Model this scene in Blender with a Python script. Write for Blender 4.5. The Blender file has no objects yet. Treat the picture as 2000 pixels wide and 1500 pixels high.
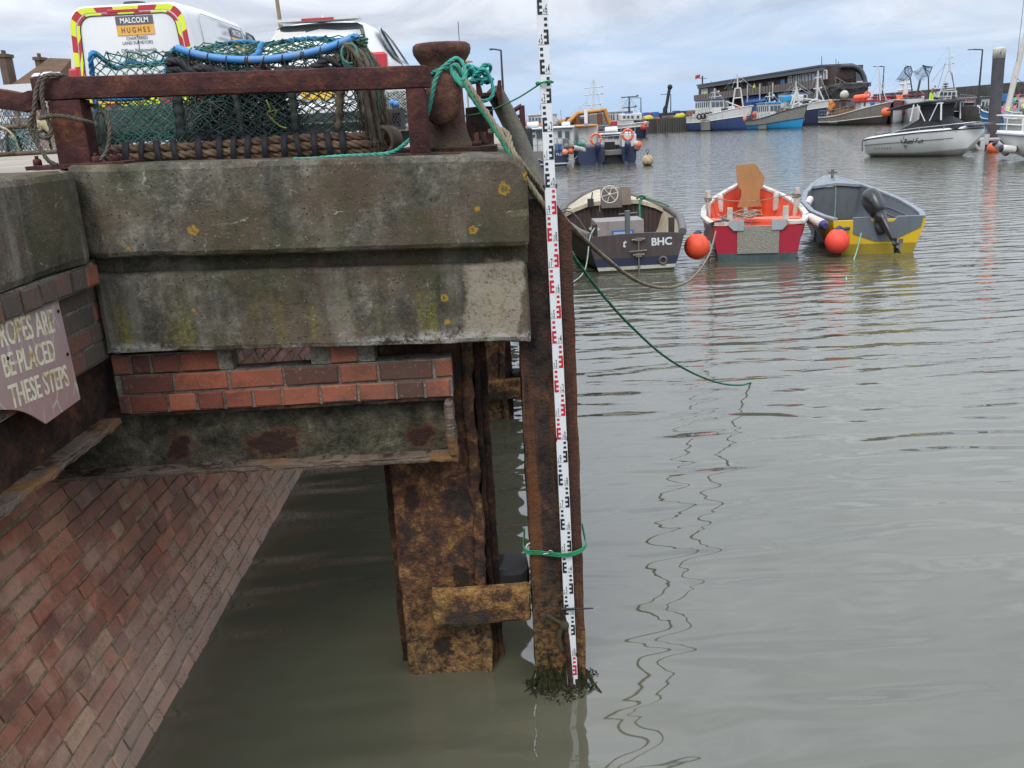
import bpy, bmesh, math, random
from math import sin, cos, pi, radians, sqrt, atan2
from mathutils import Vector, Matrix, noise as mnoise
V = Vector
scene = bpy.context.scene
COL = scene.collection
# ------------------------------------------------------------ camera
F, PITCH, ROLL, EYE = 1750.0, radians(16.3), radians(3.1), 2.40
_fw = V((0, cos(PITCH), -sin(PITCH)))
_r0 = V((1, 0, 0)); _u0 = _r0.cross(_fw)
_r = _r0 * cos(ROLL) - _u0 * sin(ROLL)
_u = _u0 * cos(ROLL) + _r0 * sin(ROLL)
cd = bpy.data.cameras.new("camera")
cam = bpy.data.objects.new("camera", cd); COL.objects.link(cam)
cd.sensor_width = 36.0; cd.lens = F / 2000 * 36; cd.clip_start = 0.05; cd.clip_end = 6000
cam.matrix_world = Matrix((( _r.x, _u.x, -_fw.x, 0), (_r.y, _u.y, -_fw.y, 0), (_r.z, _u.z, -_fw.z, EYE), (0, 0, 0, 1)))
scene.camera = cam
# ------------------------------------------------------------ sky, sun, exposure
SUN_EL, SUN_AZ = radians(52), radians(200)      # azimuth clockwise from +Y
W = bpy.data.worlds.new("World"); scene.world = W; W.use_nodes = True
def build_world():
    nt = W.node_tree; nt.nodes.clear(); N = nt.nodes.new; L = nt.links.new
    out = N('ShaderNodeOutputWorld'); bg = N('ShaderNodeBackground'); L(bg.outputs[0], out.inputs[0])
    sky = N('ShaderNodeTexSky'); sky.sky_type = 'NISHITA'; sky.sun_disc = False
    sky.sun_elevation = SUN_EL; sky.sun_rotation = SUN_AZ; sky.air_density = 1.0; sky.dust_density = 0.6; sky.ozone_density = 1.5
    tc = N('ShaderNodeTexCoord'); sep = N('ShaderNodeSeparateXYZ'); L(tc.outputs['Generated'], sep.inputs[0])
    # cloud layer: project the direction on a plane overhead
    zc = N('ShaderNodeMath'); zc.operation = 'ADD'; zc.inputs[1].default_value = 0.16; L(sep.outputs['Z'], zc.inputs[0])
    zm = N('ShaderNodeMath'); zm.operation = 'MAXIMUM'; zm.inputs[1].default_value = 0.05; L(zc.outputs[0], zm.inputs[0])
    dx = N('ShaderNodeMath'); dx.operation = 'DIVIDE'; L(sep.outputs['X'], dx.inputs[0]); L(zm.outputs[0], dx.inputs[1])
    dy = N('ShaderNodeMath'); dy.operation = 'DIVIDE'; L(sep.outputs['Y'], dy.inputs[0]); L(zm.outputs[0], dy.inputs[1])
    cmb = N('ShaderNodeCombineXYZ'); L(dx.outputs[0], cmb.inputs[0]); L(dy.outputs[0], cmb.inputs[1])
    cov = N('ShaderNodeTexNoise'); cov.inputs['Scale'].default_value = 0.55; cov.inputs['Detail'].default_value = 7; cov.inputs['Roughness'].default_value = 0.55; cov.inputs['Distortion'].default_value = 0.6
    L(cmb.outputs[0], cov.inputs['Vector'])
    tone = N('ShaderNodeTexNoise'); tone.inputs['Scale'].default_value = 1.25; tone.inputs['Detail'].default_value = 8; tone.inputs['Roughness'].default_value = 0.6; tone.inputs['Distortion'].default_value = 0.8
    L(cmb.outputs[0], tone.inputs['Vector'])
    # higher in the sky it is all cloud; low down there are thin bluish gaps
    hi = N('ShaderNodeMapRange'); hi.inputs['From Min'].default_value = 0.0; hi.inputs['From Max'].default_value = 0.16; hi.inputs['To Min'].default_value = -0.16; hi.inputs['To Max'].default_value = 0.42
    L(sep.outputs['Z'], hi.inputs['Value'])
    ad = N('ShaderNodeMath'); ad.operation = 'ADD'; L(cov.outputs[0], ad.inputs[0]); L(hi.outputs[0], ad.inputs[1])
    cr = N('ShaderNodeMapRange'); cr.interpolation_type = 'SMOOTHSTEP'; cr.inputs['From Min'].default_value = 0.36; cr.inputs['From Max'].default_value = 0.78; cr.inputs['To Min'].default_value = 0.0; cr.inputs['To Max'].default_value = 0.95
    L(ad.outputs[0], cr.inputs['Value'])
    tr = N('ShaderNodeValToRGB'); L(tone.outputs[0], tr.inputs[0])
    e = tr.color_ramp.elements; e[0].position = 0.36; e[0].color = (3.9, 4.25, 5.0, 1); e[1].position = 0.64; e[1].color = (6.5, 6.8, 7.3, 1)
    # blue gap colour = sky lifted by thin veil cloud
    gap = N('ShaderNodeMix'); gap.data_type = 'RGBA'; gap.inputs[0].default_value = 0.86
    L(sky.outputs[0], gap.inputs[6]); gap.inputs[7].default_value = (3.2, 4.6, 6.8, 1)
    mx = N('ShaderNodeMix'); mx.data_type = 'RGBA'; L(cr.outputs[0], mx.inputs[0]); L(gap.outputs[2], mx.inputs[6]); L(tr.outputs[0], mx.inputs[7])
    # an overcast sky grows brighter towards the zenith
    zf = N('ShaderNodeMapRange'); zf.inputs['From Min'].default_value = 0.11; zf.inputs['From Max'].default_value = 0.52; zf.inputs['To Min'].default_value = 1.0; zf.inputs['To Max'].default_value = 2.25
    L(sep.outputs['Z'], zf.inputs['Value']); vm = N('ShaderNodeVectorMath'); vm.operation = 'SCALE'; L(mx.outputs[2], vm.inputs[0]); L(zf.outputs[0], vm.inputs['Scale'])
    L(vm.outputs[0], bg.inputs[0]); bg.inputs[1].default_value = 0.10
build_world()
sd = bpy.data.lights.new("sun", 'SUN'); sd.energy = 1.3; sd.angle = radians(25); sd.color = (1.0, 0.96, 0.9)
sun = bpy.data.objects.new("sun", sd); COL.objects.link(sun)
_sd = V((sin(SUN_AZ) * cos(SUN_EL), cos(SUN_AZ) * cos(SUN_EL), sin(SUN_EL)))
sun.rotation_euler = _sd.to_track_quat('Z', 'Y').to_euler(); sun.location = (0, 0, 60)
vs = scene.view_settings; vs.view_transform = 'Standard'; vs.look = 'None'; vs.exposure = 0.5; vs.gamma = 1.0
scene.render.engine = 'CYCLES'
cy = scene.cycles
cy.use_denoising = True; cy.max_bounces = 6; cy.diffuse_bounces = 2; cy.glossy_bounces = 3; cy.transmission_bounces = 4; cy.transparent_max_bounces = 8
cy.caustics_reflective = False; cy.caustics_refractive = False

# ------------------------------------------------------------ where things stand (rays of the camera met with real planes)
EYEP = V((0, 0, EYE))
def ray(px, py): return _fw * F + _r * (px - 1000) + _u * (750 - py)
def at(px, py, Y):
    d = ray(px, py); return EYEP + d * (Y / d.y)
def onz(px, py, z=0.0):
    d = ray(px, py); return EYEP + d * ((z - EYE) / d.z)
def onx(px, py, X):
    d = ray(px, py); return EYEP + d * (X / d.x)
def onv(px, py, a, b):
    "meet the ray with the vertical plane through plan points a and b"
    n = V((b[1] - a[1], a[0] - b[0], 0)); d = ray(px, py)
    return EYEP + d * ((V((a[0], a[1], 0)) - EYEP).dot(n) / d.dot(n))

# ------------------------------------------------------------ object helpers
INV = {}
def tag(o, label=None, cat=None, group=None, kind=None):
    if label: o['label'] = label
    if cat: o['category'] = cat
    if group: o['group'] = group
    if kind: o['kind'] = kind
    return o
def thing(name, label, cat, loc=(0, 0, 0), rz=0.0, group=None):
    o = bpy.data.objects.new(name, None); COL.objects.link(o)
    o.empty_display_size = 0.1
    o.location = loc; o.rotation_euler = (0, 0, rz)
    INV[o.name] = (Matrix.Translation(V(loc)) @ Matrix.Rotation(rz, 4, 'Z')).inverted()
    return tag(o, label, cat, group)
def copy_tree(o, parent=None, loc=None, rz=None, label=None):
    c = o.copy(); COL.objects.link(c); c.parent = parent
    if loc is not None: c.location = loc
    if rz is not None: c.rotation_euler = (0, 0, rz)
    if label: c['label'] = label
    for ch in list(o.children): copy_tree(ch, c)
    return c
class MB:
    "collects shapes into one mesh"
    def __init__(s): s.v = []; s.f = []; s.m = []; s.rnd = []; s.mi = 0; s.r = 0.5; s.sm = True; s.fs = []
    def add(s, vs_, fs_, smooth=None):
        b = len(s.v); s.v += [V(p) for p in vs_]; s.rnd += [s.r] * len(vs_)
        for f in fs_: s.f.append([i + b for i in f]); s.m.append(s.mi); s.fs.append(s.sm if smooth is None else smooth)
        return s
    def box(s, x0, x1, y0, y1, z0, z1, M=None):
        p = [V((x, y, z)) for z in (z0, z1) for y in (y0, y1) for x in (x0, x1)]
        if M: p = [M @ q for q in p]
        return s.add(p, [(0, 2, 3, 1), (4, 5, 7, 6), (0, 1, 5, 4), (2, 6, 7, 3), (0, 4, 6, 2), (1, 3, 7, 5)], False)
    def tube(s, pts, r, n=6, cap=True, closed=False):
        pts = [V(p) for p in pts]; k = len(pts)
        rs = r if isinstance(r, (list, tuple)) else [r] * k
        T = []
        for i in range(k):
            a = pts[(i - 1) % k] if (closed or i > 0) else pts[i]; b = pts[(i + 1) % k] if (closed or i < k - 1) else pts[i]
            d = b - a; T.append(d.normalized() if d.length > 1e-9 else V((0, 0, 1)))
        up = V((0, 0, 1)) if abs(T[0].z) < 0.9 else V((1, 0, 0))
        nrm = T[0].cross(up).normalized(); vs_ = []
        for i in range(k):
            nrm = nrm - T[i] * nrm.dot(T[i])
            if nrm.length < 1e-6: nrm = T[i].cross(V((0.3, 0.5, 0.8)))
            nrm.normalize(); bn = T[i].cross(nrm)
            vs_ += [pts[i] + (nrm * cos(2 * pi * j / n) + bn * sin(2 * pi * j / n)) * rs[i] for j in range(n)]
        fs_ = [(i * n + j, i * n + (j + 1) % n, ((i + 1) % k) * n + (j + 1) % n, ((i + 1) % k) * n + j) for i in range(k if closed else k - 1) for j in range(n)]
        s.add(vs_, fs_)
        if cap and not closed:
            s.add(vs_[:n], [tuple(range(n))[::-1]], False); s.add(vs_[-n:], [tuple(range(n))], False)
        return s
    def bar(s, a, b, r, n=6): return s.tube([a, b], r, n)
    def rope(s, pts, r, pitch=7.0, n=5, strands=3, step=None):
        "three strands laid round each other along a smoothed path"
        path = resample(pts, step or r * 1.1); k = len(path)
        up = V((0, 0, 1)); T0 = (path[1] - path[0]).normalized()
        nrm = T0.cross(up if abs(T0.z) < 0.9 else V((1, 0, 0))).normalized()
        fr = []; 
        for i in range(k):
            t = (path[min(i + 1, k - 1)] - path[max(i - 1, 0)]).normalized()
            nrm = (nrm - t * nrm.dot(t)); nrm = nrm.normalized() if nrm.length > 1e-6 else t.orthogonal().normalized()
            fr.append((nrm.copy(), t.cross(nrm)))
        ln = 0.0; ph = []
        for i in range(k):
            if i: ln += (path[i] - path[i - 1]).length
            ph.append(2 * pi * ln / (pitch * r))
        for q in range(strands):
            a0 = 2 * pi * q / strands
            s.tube([path[i] + (fr[i][0] * cos(ph[i] + a0) + fr[i][1] * sin(ph[i] + a0)) * r * 0.5 for i in range(k)], r * 0.56, n)
        return s
    def lathe(s, prof, c=(0, 0, 0), n=24, axis='Z', M=None):
        vs_ = []
        for (r_, z_) in prof:
            for j in range(n):
                a = 2 * pi * j / n; x, y = r_ * cos(a), r_ * sin(a)
                p = {'Z': V((x, y, z_)), 'Y': V((x, z_, y)), 'X': V((z_, x, y))}[axis]
                vs_.append((M @ p if M else p) + V(c))
        k = len(prof)
        fs_ = [(i * n + j, i * n + (j + 1) % n, (i + 1) * n + (j + 1) % n, (i + 1) * n + j) for i in range(k - 1) for j in range(n)]
        fs_ += [tuple(range(n))[::-1], tuple((k - 1) * n + j for j in range(n))]
        return s.add(vs_, fs_)
    def ball(s, c, r, n=16, k=10, sq=(1, 1, 1)):
        vs_ = [V(c) + V((0, 0, r * sq[2]))]
        for i in range(1, k):
            t = pi * i / k
            vs_ += [V(c) + V((r * sin(t) * cos(2 * pi * j / n) * sq[0], r * sin(t) * sin(2 * pi * j / n) * sq[1], r * cos(t) * sq[2])) for j in range(n)]
        vs_.append(V(c) - V((0, 0, r * sq[2])))
        fs_ = [(0, 1 + j, 1 + (j + 1) % n) for j in range(n)]
        for i in range(k - 2): fs_ += [(1 + i * n + j, 1 + (i + 1) * n + j, 1 + (i + 1) * n + (j + 1) % n, 1 + i * n + (j + 1) % n) for j in range(n)]
        e = len(vs_) - 1; fs_ += [(e, 1 + (k - 2) * n + (j + 1) % n, 1 + (k - 2) * n + j) for j in range(n)]
        return s.add(vs_, fs_)
    def prism(s, poly, a, smooth=False):
        "extrude a 3D polygon by vector a"
        poly = [V(p) for p in poly]; a = V(a); n = len(poly)
        return s.add(poly + [p + a for p in poly], [tuple(range(n))[::-1], tuple(range(n, 2 * n))] + [(i, (i + 1) % n, n + (i + 1) % n, n + i) for i in range(n)], smooth)
    def loft(s, secs, closed=False, cap=False, smooth=True):
        n = len(secs[0]); vs_ = [p for sec in secs for p in sec]
        fs_ = [(i * n + j, i * n + (j + 1) % n, (i + 1) * n + (j + 1) % n, (i + 1) * n + j) for i in range(len(secs) - 1) for j in range(n if closed else n - 1)]
        if cap: fs_ += [tuple(range(n))[::-1], tuple((len(secs) - 1) * n + j for j in range(n))]
        return s.add(vs_, fs_, smooth)
    def torus(s, c, R, r, axis=(0, 0, 1), n=24, m=8, sq=1.0):
        ax = V(axis).normalized(); a = ax.orthogonal().normalized(); b = ax.cross(a)
        return s.tube([V(c) + a * R * cos(2 * pi * i / n) + b * R * sq * sin(2 * pi * i / n) for i in range(n)], r, m, closed=True)
    def text(s, txt, o, u, v, h, bold=0.0, xs=1.0, align='CENTER', off=0.003, shear=0.0):
        "flat letters of cap height h at o, u along the line, v up"
        u = V(u).normalized(); v = V(v).normalized(); nn = u.cross(v)
        vv, ff = glyphs(txt, bold, align, shear)
        k = h / 0.69
        return s.add([V(o) + u * (p[0] * k * xs) + v * (p[1] * k) + nn * off for p in vv], ff, False)
    def rough(s, x0, x1, y0, y1, z0, z1, st, amp, sc=6.0, rnd=0.0, fn=None, seed=0, faces='xXyYzZ'):
        "a box cut into a grid, pitted by noise, its edges worn by rnd"
        nx, ny, nz = [max(1, round((b - a) / st)) for a, b in ((x0, x1), (y0, y1), (z0, z1))]
        idx = {}; vs_ = []; fs_ = []
        def vert(i, j, k):
            if (i, j, k) in idx: return idx[(i, j, k)]
            p = V((x0 + (x1 - x0) * i / nx, y0 + (y1 - y0) * j / ny, z0 + (z1 - z0) * k / nz))
            q = p * sc + V((seed * 7.3, seed * 3.1, seed * 1.7))
            d = V((mnoise.noise(q), mnoise.noise(q + V((31, 5, 9))), mnoise.noise(q + V((7, 77, 3))))) * amp
            d += V((mnoise.noise(q * 4), mnoise.noise(q * 4 + V((3, 5, 9))), mnoise.noise(q * 4 + V((7, 7, 3))))) * amp * 0.4
            e = [(-1 if i == 0 else 1 if i == nx else 0), (-1 if j == 0 else 1 if j == ny else 0), (-1 if k == 0 else 1 if k == nz else 0)]
            if rnd and sum(1 for a in e if a) >= 2:
                w = rnd * (0.6 + 0.9 * abs(mnoise.noise(q * 1.3 + V((9, 9, 9)))))
                d -= V(e) * w * 0.55
            p = p + d
            if fn: p = fn(p)
            vs_.append(p); idx[(i, j, k)] = len(vs_) - 1; return len(vs_) - 1
        def quads(a, b, g, flip):
            for i in range(a):
                for j in range(b):
                    f = (g(i, j), g(i + 1, j), g(i + 1, j + 1), g(i, j + 1)); fs_.append(f[::-1] if flip else f)
        if 'z' in faces: quads(nx, ny, lambda i, j: vert(i, j, 0), True)
        if 'Z' in faces: quads(nx, ny, lambda i, j: vert(i, j, nz), False)
        if 'y' in faces: quads(nx, nz, lambda i, j: vert(i, 0, j), False)
        if 'Y' in faces: quads(nx, nz, lambda i, j: vert(i, ny, j), True)
        if 'x' in faces: quads(ny, nz, lambda i, j: vert(0, i, j), True)
        if 'X' in faces: quads(ny, nz, lambda i, j: vert(nx, i, j), False)
        return s.add(vs_, fs_, False)
    def brick(s, o, u, v, n, w, h, d, ch=0.006, jit=0.003, rg=random):
        "one brick: o lower left of its face, chamfered face, slightly irregular"
        J = lambda: (u * rg.uniform(-jit, jit) + v * rg.uniform(-jit, jit))
        push = n * rg.uniform(-jit, jit)
        c = [o, o + u * w, o + u * w + v * h, o + v * h]
        back = [p - n * d for p in c]; edge = [p - n * ch + J() + push for p in c]
        ins = [c[0] + u * ch + v * ch, c[1] - u * ch + v * ch, c[2] - u * ch - v * ch, c[3] + u * ch - v * ch]
        ins = [p + J() * 1.3 + push + n * rg.uniform(-jit, jit) * 0.6 for p in ins]
        fs_ = [(8, 9, 10, 11)] + [(4 + i, 4 + (i + 1) % 4, 8 + (i + 1) % 4, 8 + i) for i in range(4)] + [(i, (i + 1) % 4, 4 + (i + 1) % 4, 4 + i) for i in range(4)]
        s.r = rg.random(); s.add(back + edge + ins, fs_, False); s.r = 0.5
        return s
    def build(s, name, mats, parent=None, world=True, bevel=0.0, label=None, recalc=True):
        me = bpy.data.meshes.new(name)
        vs_ = s.v
        if parent is not None and world:
            M = INV.get(parent.name)
            if M is not None: vs_ = [M @ p for p in vs_]
        me.from_pydata([tuple(p) for p in vs_], [], s.f)
        mats = mats if isinstance(mats, (list, tuple)) else [mats]
        for m in mats: me.materials.append(m)
        for i, p in enumerate(me.polygons): p.material_index = s.m[i]; p.use_smooth = s.fs[i]
        if len(set(s.rnd)) > 1:
            a = me.attributes.new("rnd", 'FLOAT', 'POINT')
            for i, r in enumerate(s.rnd): a.data[i].value = r
        if recalc:
            bm = bmesh.new(); bm.from_mesh(me); bmesh.ops.recalc_face_normals(bm, faces=bm.faces); bm.to_mesh(me); bm.free()
        me.update()
        o = bpy.data.objects.new(name, me); COL.objects.link(o)
        if parent is not None:
            o.parent = parent; INV[o.name] = INV.get(parent.name)
        if bevel:
            b = o.modifiers.new("bevel", 'BEVEL'); b.width = bevel; b.segments = 2; b.limit_method = 'ANGLE'; b.angle_limit = radians(40)
        if label: o['label'] = label
        return o
    def solo(s, name, mats, label, cat, group=None, bevel=0.0, kind=None):
        "a thing that is one mesh; its origin goes to its base"
        xs = [p.x for p in s.v]; ys = [p.y for p in s.v]; zs = [p.z for p in s.v]
        c = V(((min(xs) + max(xs)) / 2, (min(ys) + max(ys)) / 2, min(zs)))
        s.v = [p - c for p in s.v]
        o = s.build(name, mats, bevel=bevel); o.location = c
        return tag(o, label, cat, group, kind)
def resample(pts, step):
    "Catmull-Rom through pts, points about step apart"
    pts = [V(p) for p in pts]
    if len(pts) == 2: pts = [pts[0], pts[0].lerp(pts[1], 0.5), pts[1]]
    P = [pts[0] * 2 - pts[1]] + pts + [pts[-1] * 2 - pts[-2]]; out = []
    for i in range(1, len(P) - 2):
        k = max(2, int((P[i + 1] - P[i]).length / step))
        for j in range(k):
            t = j / k
            out.append(0.5 * ((2 * P[i]) + (P[i + 1] - P[i - 1]) * t + (2 * P[i - 1] - 5 * P[i] + 4 * P[i + 1] - P[i + 2]) * t * t + (3 * P[i] - P[i - 1] - 3 * P[i + 1] + P[i + 2]) * t ** 3))
    return out + [pts[-1]]
_GL = {}
def glyphs(txt, bold, align, shear):
    k = (txt, bold, align, shear)
    if k not in _GL:
        cu = bpy.data.curves.new("t", 'FONT'); cu.body = txt; cu.align_x = align; cu.offset = bold; cu.shear = shear; cu.resolution_u = 3; cu.fill_mode = 'FRONT'
        o = bpy.data.objects.new("t", cu); COL.objects.link(o)
        bpy.context.view_layer.update()
        me = o.evaluated_get(bpy.context.evaluated_depsgraph_get()).to_mesh()
        _GL[k] = ([tuple(v.co) for v in me.vertices], [tuple(p.vertices) for p in me.polygons])
        bpy.data.objects.remove(o); bpy.data.curves.remove(cu)
    return _GL[k]

# ------------------------------------------------------------ materials
class NT:
    def __init__(s, name):
        s.m = bpy.data.materials.new(name); s.m.use_nodes = True; s.nt = s.m.node_tree
        s.b = s.nt.nodes['Principled BSDF']; s._p = None
    def n(s, t, **kw):
        x = s.nt.nodes.new(t)
        for k, v_ in kw.items(): setattr(x, k, v_)
        return x
    def put(s, inp, val):
        if isinstance(val, bpy.types.NodeSocket): s.nt.links.new(val, inp)
        elif isinstance(val, (tuple, list)): inp.default_value = tuple(val) + ((1,) if len(val) == 3 and len(inp.default_value) == 4 else ())
        else: inp.default_value = val
    def pos(s):
        if s._p is None: s._p = s.n('ShaderNodeTexCoord').outputs['Object']
        return s._p
    def wpos(s): return s.n('ShaderNodeNewGeometry').outputs['Position']
    def map(s, vec, scale=(1, 1, 1), rot=(0, 0, 0), loc=(0, 0, 0)):
        x = s.n('ShaderNodeMapping'); s.put(x.inputs[0], vec); x.inputs['Scale'].default_value = scale; x.inputs['Rotation'].default_value = rot; x.inputs['Location'].default_value = loc
        return x.outputs[0]
    def noise(s, scale, detail=4, rough=0.55, vec=None, dist=0.0):
        x = s.n('ShaderNodeTexNoise'); s.put(x.inputs['Vector'], vec if vec is not None else s.pos())
        x.inputs['Scale'].default_value = scale; x.inputs['Detail'].default_value = detail; x.inputs['Roughness'].default_value = rough; x.inputs['Distortion'].default_value = dist
        return x.outputs[0]
    def voro(s, scale, vec=None, feature='F1', out=0):
        x = s.n('ShaderNodeTexVoronoi', feature=feature); s.put(x.inputs['Vector'], vec if vec is not None else s.pos()); x.inputs['Scale'].default_value = scale
        return x.outputs[out]
    def ramp(s, fac, stops, interp='LINEAR'):
        x = s.n('ShaderNodeValToRGB'); s.put(x.inputs[0], fac); r = x.color_ramp; r.interpolation = interp
        while len(r.elements) < len(stops): r.elements.new(0.5)
        for e, (p, c) in zip(r.elements, stops):
            e.position = p; e.color = (c, c, c, 1) if not isinstance(c, (tuple, list)) else tuple(c) + (1,)
        return x.outputs[0]
    def step(s, fac, a, b):
        x = s.n('ShaderNodeMapRange', interpolation_type='SMOOTHSTEP'); s.put(x.inputs['Value'], fac)
        x.inputs['From Min'].default_value = min(a, b); x.inputs['From Max'].default_value = max(a, b)
        if a > b: x.inputs['To Min'].default_value = 1; x.inputs['To Max'].default_value = 0
        return x.outputs[0]
    def mix(s, fac, a, b, blend='MIX'):
        x = s.n('ShaderNodeMix', data_type='RGBA', blend_type=blend); s.put(x.inputs[0], fac); s.put(x.inputs[6], a); s.put(x.inputs[7], b)
        return x.outputs[2]
    def math(s, op, a, b=0.0):
        x = s.n('ShaderNodeMath', operation=op); s.put(x.inputs[0], a); s.put(x.inputs[1], b); return x.outputs[0]
    def sep(s, vec):
        x = s.n('ShaderNodeSeparateXYZ'); s.put(x.inputs[0], vec); return x.outputs
    def attr(s, name): 
        x = s.n('ShaderNodeAttribute'); x.attribute_name = name; return x.outputs['Fac']
    def bump(s, h, strength=0.5, dist=0.01, normal=None):
        x = s.n('ShaderNodeBump'); s.put(x.inputs['Height'], h); x.inputs['Strength'].default_value = strength; x.inputs['Distance'].default_value = dist
        if normal is not None: s.put(x.inputs['Normal'], normal)
        return x.outputs[0]
    def done(s, col, rough=0.7, normal=None, metal=0.0, spec=0.5):
        s.put(s.b.inputs['Base Color'], col); s.put(s.b.inputs['Roughness'], rough); s.put(s.b.inputs['Metallic'], metal); s.put(s.b.inputs['Specular IOR Level'], spec)
        if normal is not None: s.put(s.b.inputs['Normal'], normal)
        return s.m
_M = {}
def paint(col, rough=0.45, dirt=0.25, name=None, spec=0.5, metal=0.0, sc=4.0, grime=None):
    "weathered paint, plastic or plain metal: broad fading, fine dirt"
    k = (tuple(col), rough, dirt, spec, metal, sc, grime)
    if k in _M: return _M[k]
    t = NT(name or "paint")
    a = t.noise(sc, 6, 0.65); b = t.noise(sc * 9, 4, 0.6)
    g = grime or tuple(c * 0.45 + 0.012 for c in col)
    f = t.math('MULTIPLY', t.ramp(t.math('ADD', t.math('MULTIPLY', a, 0.65), t.math('MULTIPLY', b, 0.35)), [(0.40, 1.0), (0.62, 0.0)]), dirt)
    c = t.mix(f, col, g)
    sk = t.noise(1.0, 5, 0.65, vec=t.map(t.pos(), scale=(sc * 3, sc * 3, sc * .35), loc=(7, 3, 1)))       # runs and rub marks
    sf = t.math('MULTIPLY', t.ramp(sk, [(0.53, 0.0), (0.66, 1.0)]), min(0.75, dirt * 1.6)); c = t.mix(sf, c, g)
    r = t.math('ADD', t.math('MULTIPLY', f, 0.35), rough)
    _M[k] = t.done(c, r, t.bump(b, 0.12, 0.004), metal, spec); return _M[k]
def rust(name, stops, sc=7.0, bump=0.9, pit=None, extra=None):
    t = NT(name); p = t.pos()
    a = t.noise(sc, 9, 0.68, dist=0.4); b = t.noise(sc * 5, 6, 0.7); d = t.noise(sc * 22, 3, 0.6)
    f = t.math('ADD', t.math('MULTIPLY', a, 0.6), t.math('ADD', t.math('MULTIPLY', b, 0.27), t.math('MULTIPLY', d, 0.13)))
    c = t.ramp(f, stops)
    if pit:
        w = t.noise(sc * 0.55, 5, 0.6, vec=t.map(p, loc=(4, 2, 7)))
        c = t.mix(t.math('MULTIPLY', t.ramp(w, [(0.56, 0.0), (0.63, 1.0)]), 0.9), c, pit)
    if extra: c = extra(t, c, a, b)
    h = t.math('ADD', t.math('MULTIPLY', b, 0.6), t.math('ADD', t.math('MULTIPLY', a, 0.8), t.math('MULTIPLY', d, 0.25)))
    return t.done(c, 0.85, t.bump(h, bump, 0.032), 0.0, 0.25)
def rope_mat(col, dark=0.4, name="rope", sc=60.0):
    k = ('rope', tuple(col), dark, sc)
    if k in _M: return _M[k]
    t = NT(name); a = t.noise(sc * 0.25, 4, 0.6); b = t.noise(sc * 6, 3, 0.6)
    f = t.ramp(t.math('ADD', t.math('MULTIPLY', a, 0.6), t.math('MULTIPLY', b, 0.4)), [(0.38, 0.0), (0.62, 1.0)])
    c = t.mix(f, tuple(x * dark for x in col), col)
    _M[k] = t.done(c, 0.8, t.bump(b, 0.5, 0.002), 0, 0.3); return _M[k]
def glass_mat(col=(0.03, 0.04, 0.045), name="window_glass"):
    k = ('glass', tuple(col))
    if k not in _M:
        t = NT(name); _M[k] = t.done(t.mix(t.noise(2.0, 3), col, tuple(c * 1.8 + 0.01 for c in col)), 0.06, None, 0, 0.7)
    return _M[k]
# ============================================================ WATER AND GROUND
def water_mat():
    t = NT("harbour_water"); p = t.wpos()
    # long soft ripples, shorter ones, and wind chop; heights in metres
    w1 = t.noise(1.0, 0.6, 0.4, vec=t.map(p, scale=(0.9, 2.7, 1), rot=(0, 0, radians(5))), dist=0.6)
    w2 = t.noise(1.0, 1, 0.5, vec=t.map(p, scale=(2.3, 6.2, 1), rot=(0, 0, radians(-9)), loc=(3, 8, 0)), dist=0.6)
    w3 = t.noise(1.0, 2, 0.5, vec=t.map(p, scale=(6, 15, 1), rot=(0, 0, radians(14)), loc=(1, 5, 0)))
    def wave(scale_, rot_, dist_, loc_):
        x = t.n('ShaderNodeTexWave', wave_type='BANDS', bands_direction='Y', wave_profile='SIN'); t.put(x.inputs['Vector'], t.map(p, scale=(.55, 1, 1), rot=(0, 0, radians(rot_)), loc=loc_))
        x.inputs['Scale'].default_value = scale_; x.inputs['Distortion'].default_value = dist_; x.inputs['Detail'].default_value = 1.0; x.inputs['Detail Scale'].default_value = 1.1; x.inputs['Detail Roughness'].default_value = .45
        return x.outputs['Fac']
    wa, wb = wave(.72, 6, 9.0, (0, 0, 0)), wave(1.25, -12, 8.0, (5, 2, 0))
    big = t.step(t.noise(0.11, 3, 0.5, vec=p), 0.3, 0.7)     # calmer and livelier patches
    y = t.sep(p)['Y']
    far = t.step(y, 4.5, 11.0)
    calm = t.math('ADD', t.math('MULTIPLY', far, 0.75), 0.25)
    h = t.math('ADD', t.math('ADD', t.math('MULTIPLY', w1, 0.030), t.math('ADD', t.math('MULTIPLY', wa, 0.0080), t.math('MULTIPLY', wb, 0.0036))), t.math('MULTIPLY', t.math('MULTIPLY', w2, 0.019), calm))
    h = t.math('ADD', h, t.math('MULTIPLY', t.math('MULTIPLY', w3, 0.009), t.math('MULTIPLY', far, big)))
    silt = t.noise(0.5, 4, 0.6, vec=p)
    c = t.mix(t.ramp(silt, [(0.35, 0.0), (0.7, 1.0)]), (0.073, 0.073, 0.049), (0.097, 0.096, 0.065))
    m = t.done(c, 0.03, t.bump(h, 1.0, 1.0), 0, 0.5); t.b.inputs['IOR'].default_value = 1.78
    return m
mb = MB()
mb.add([(-1500, -60, 0), (2500, -60, 0), (2500, 4000, 0), (-1500, 4000, 0)], [(0, 1, 2, 3)], False)
tag(mb.build('water', water_mat(), recalc=False), 'grey green harbour water with soft ripples', kind='structure')
def ground_mat():
    t = NT("quay_ground"); p = t.pos()
    a = t.noise(0.8, 8, 0.65); b = t.noise(40, 4, 0.7)
    c = t.ramp(t.math('ADD', t.math('MULTIPLY', a, 0.6), t.math('MULTIPLY', b, 0.4)), [(0.3, (0.16, 0.14, 0.115)), (0.5, (0.30, 0.265, 0.22)), (0.7, (0.42, 0.385, 0.33))])
    return t.done(c, 0.9, t.bump(b, 0.5, 0.01), 0, 0.2)
GZ = 2.30
mb = MB()
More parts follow.
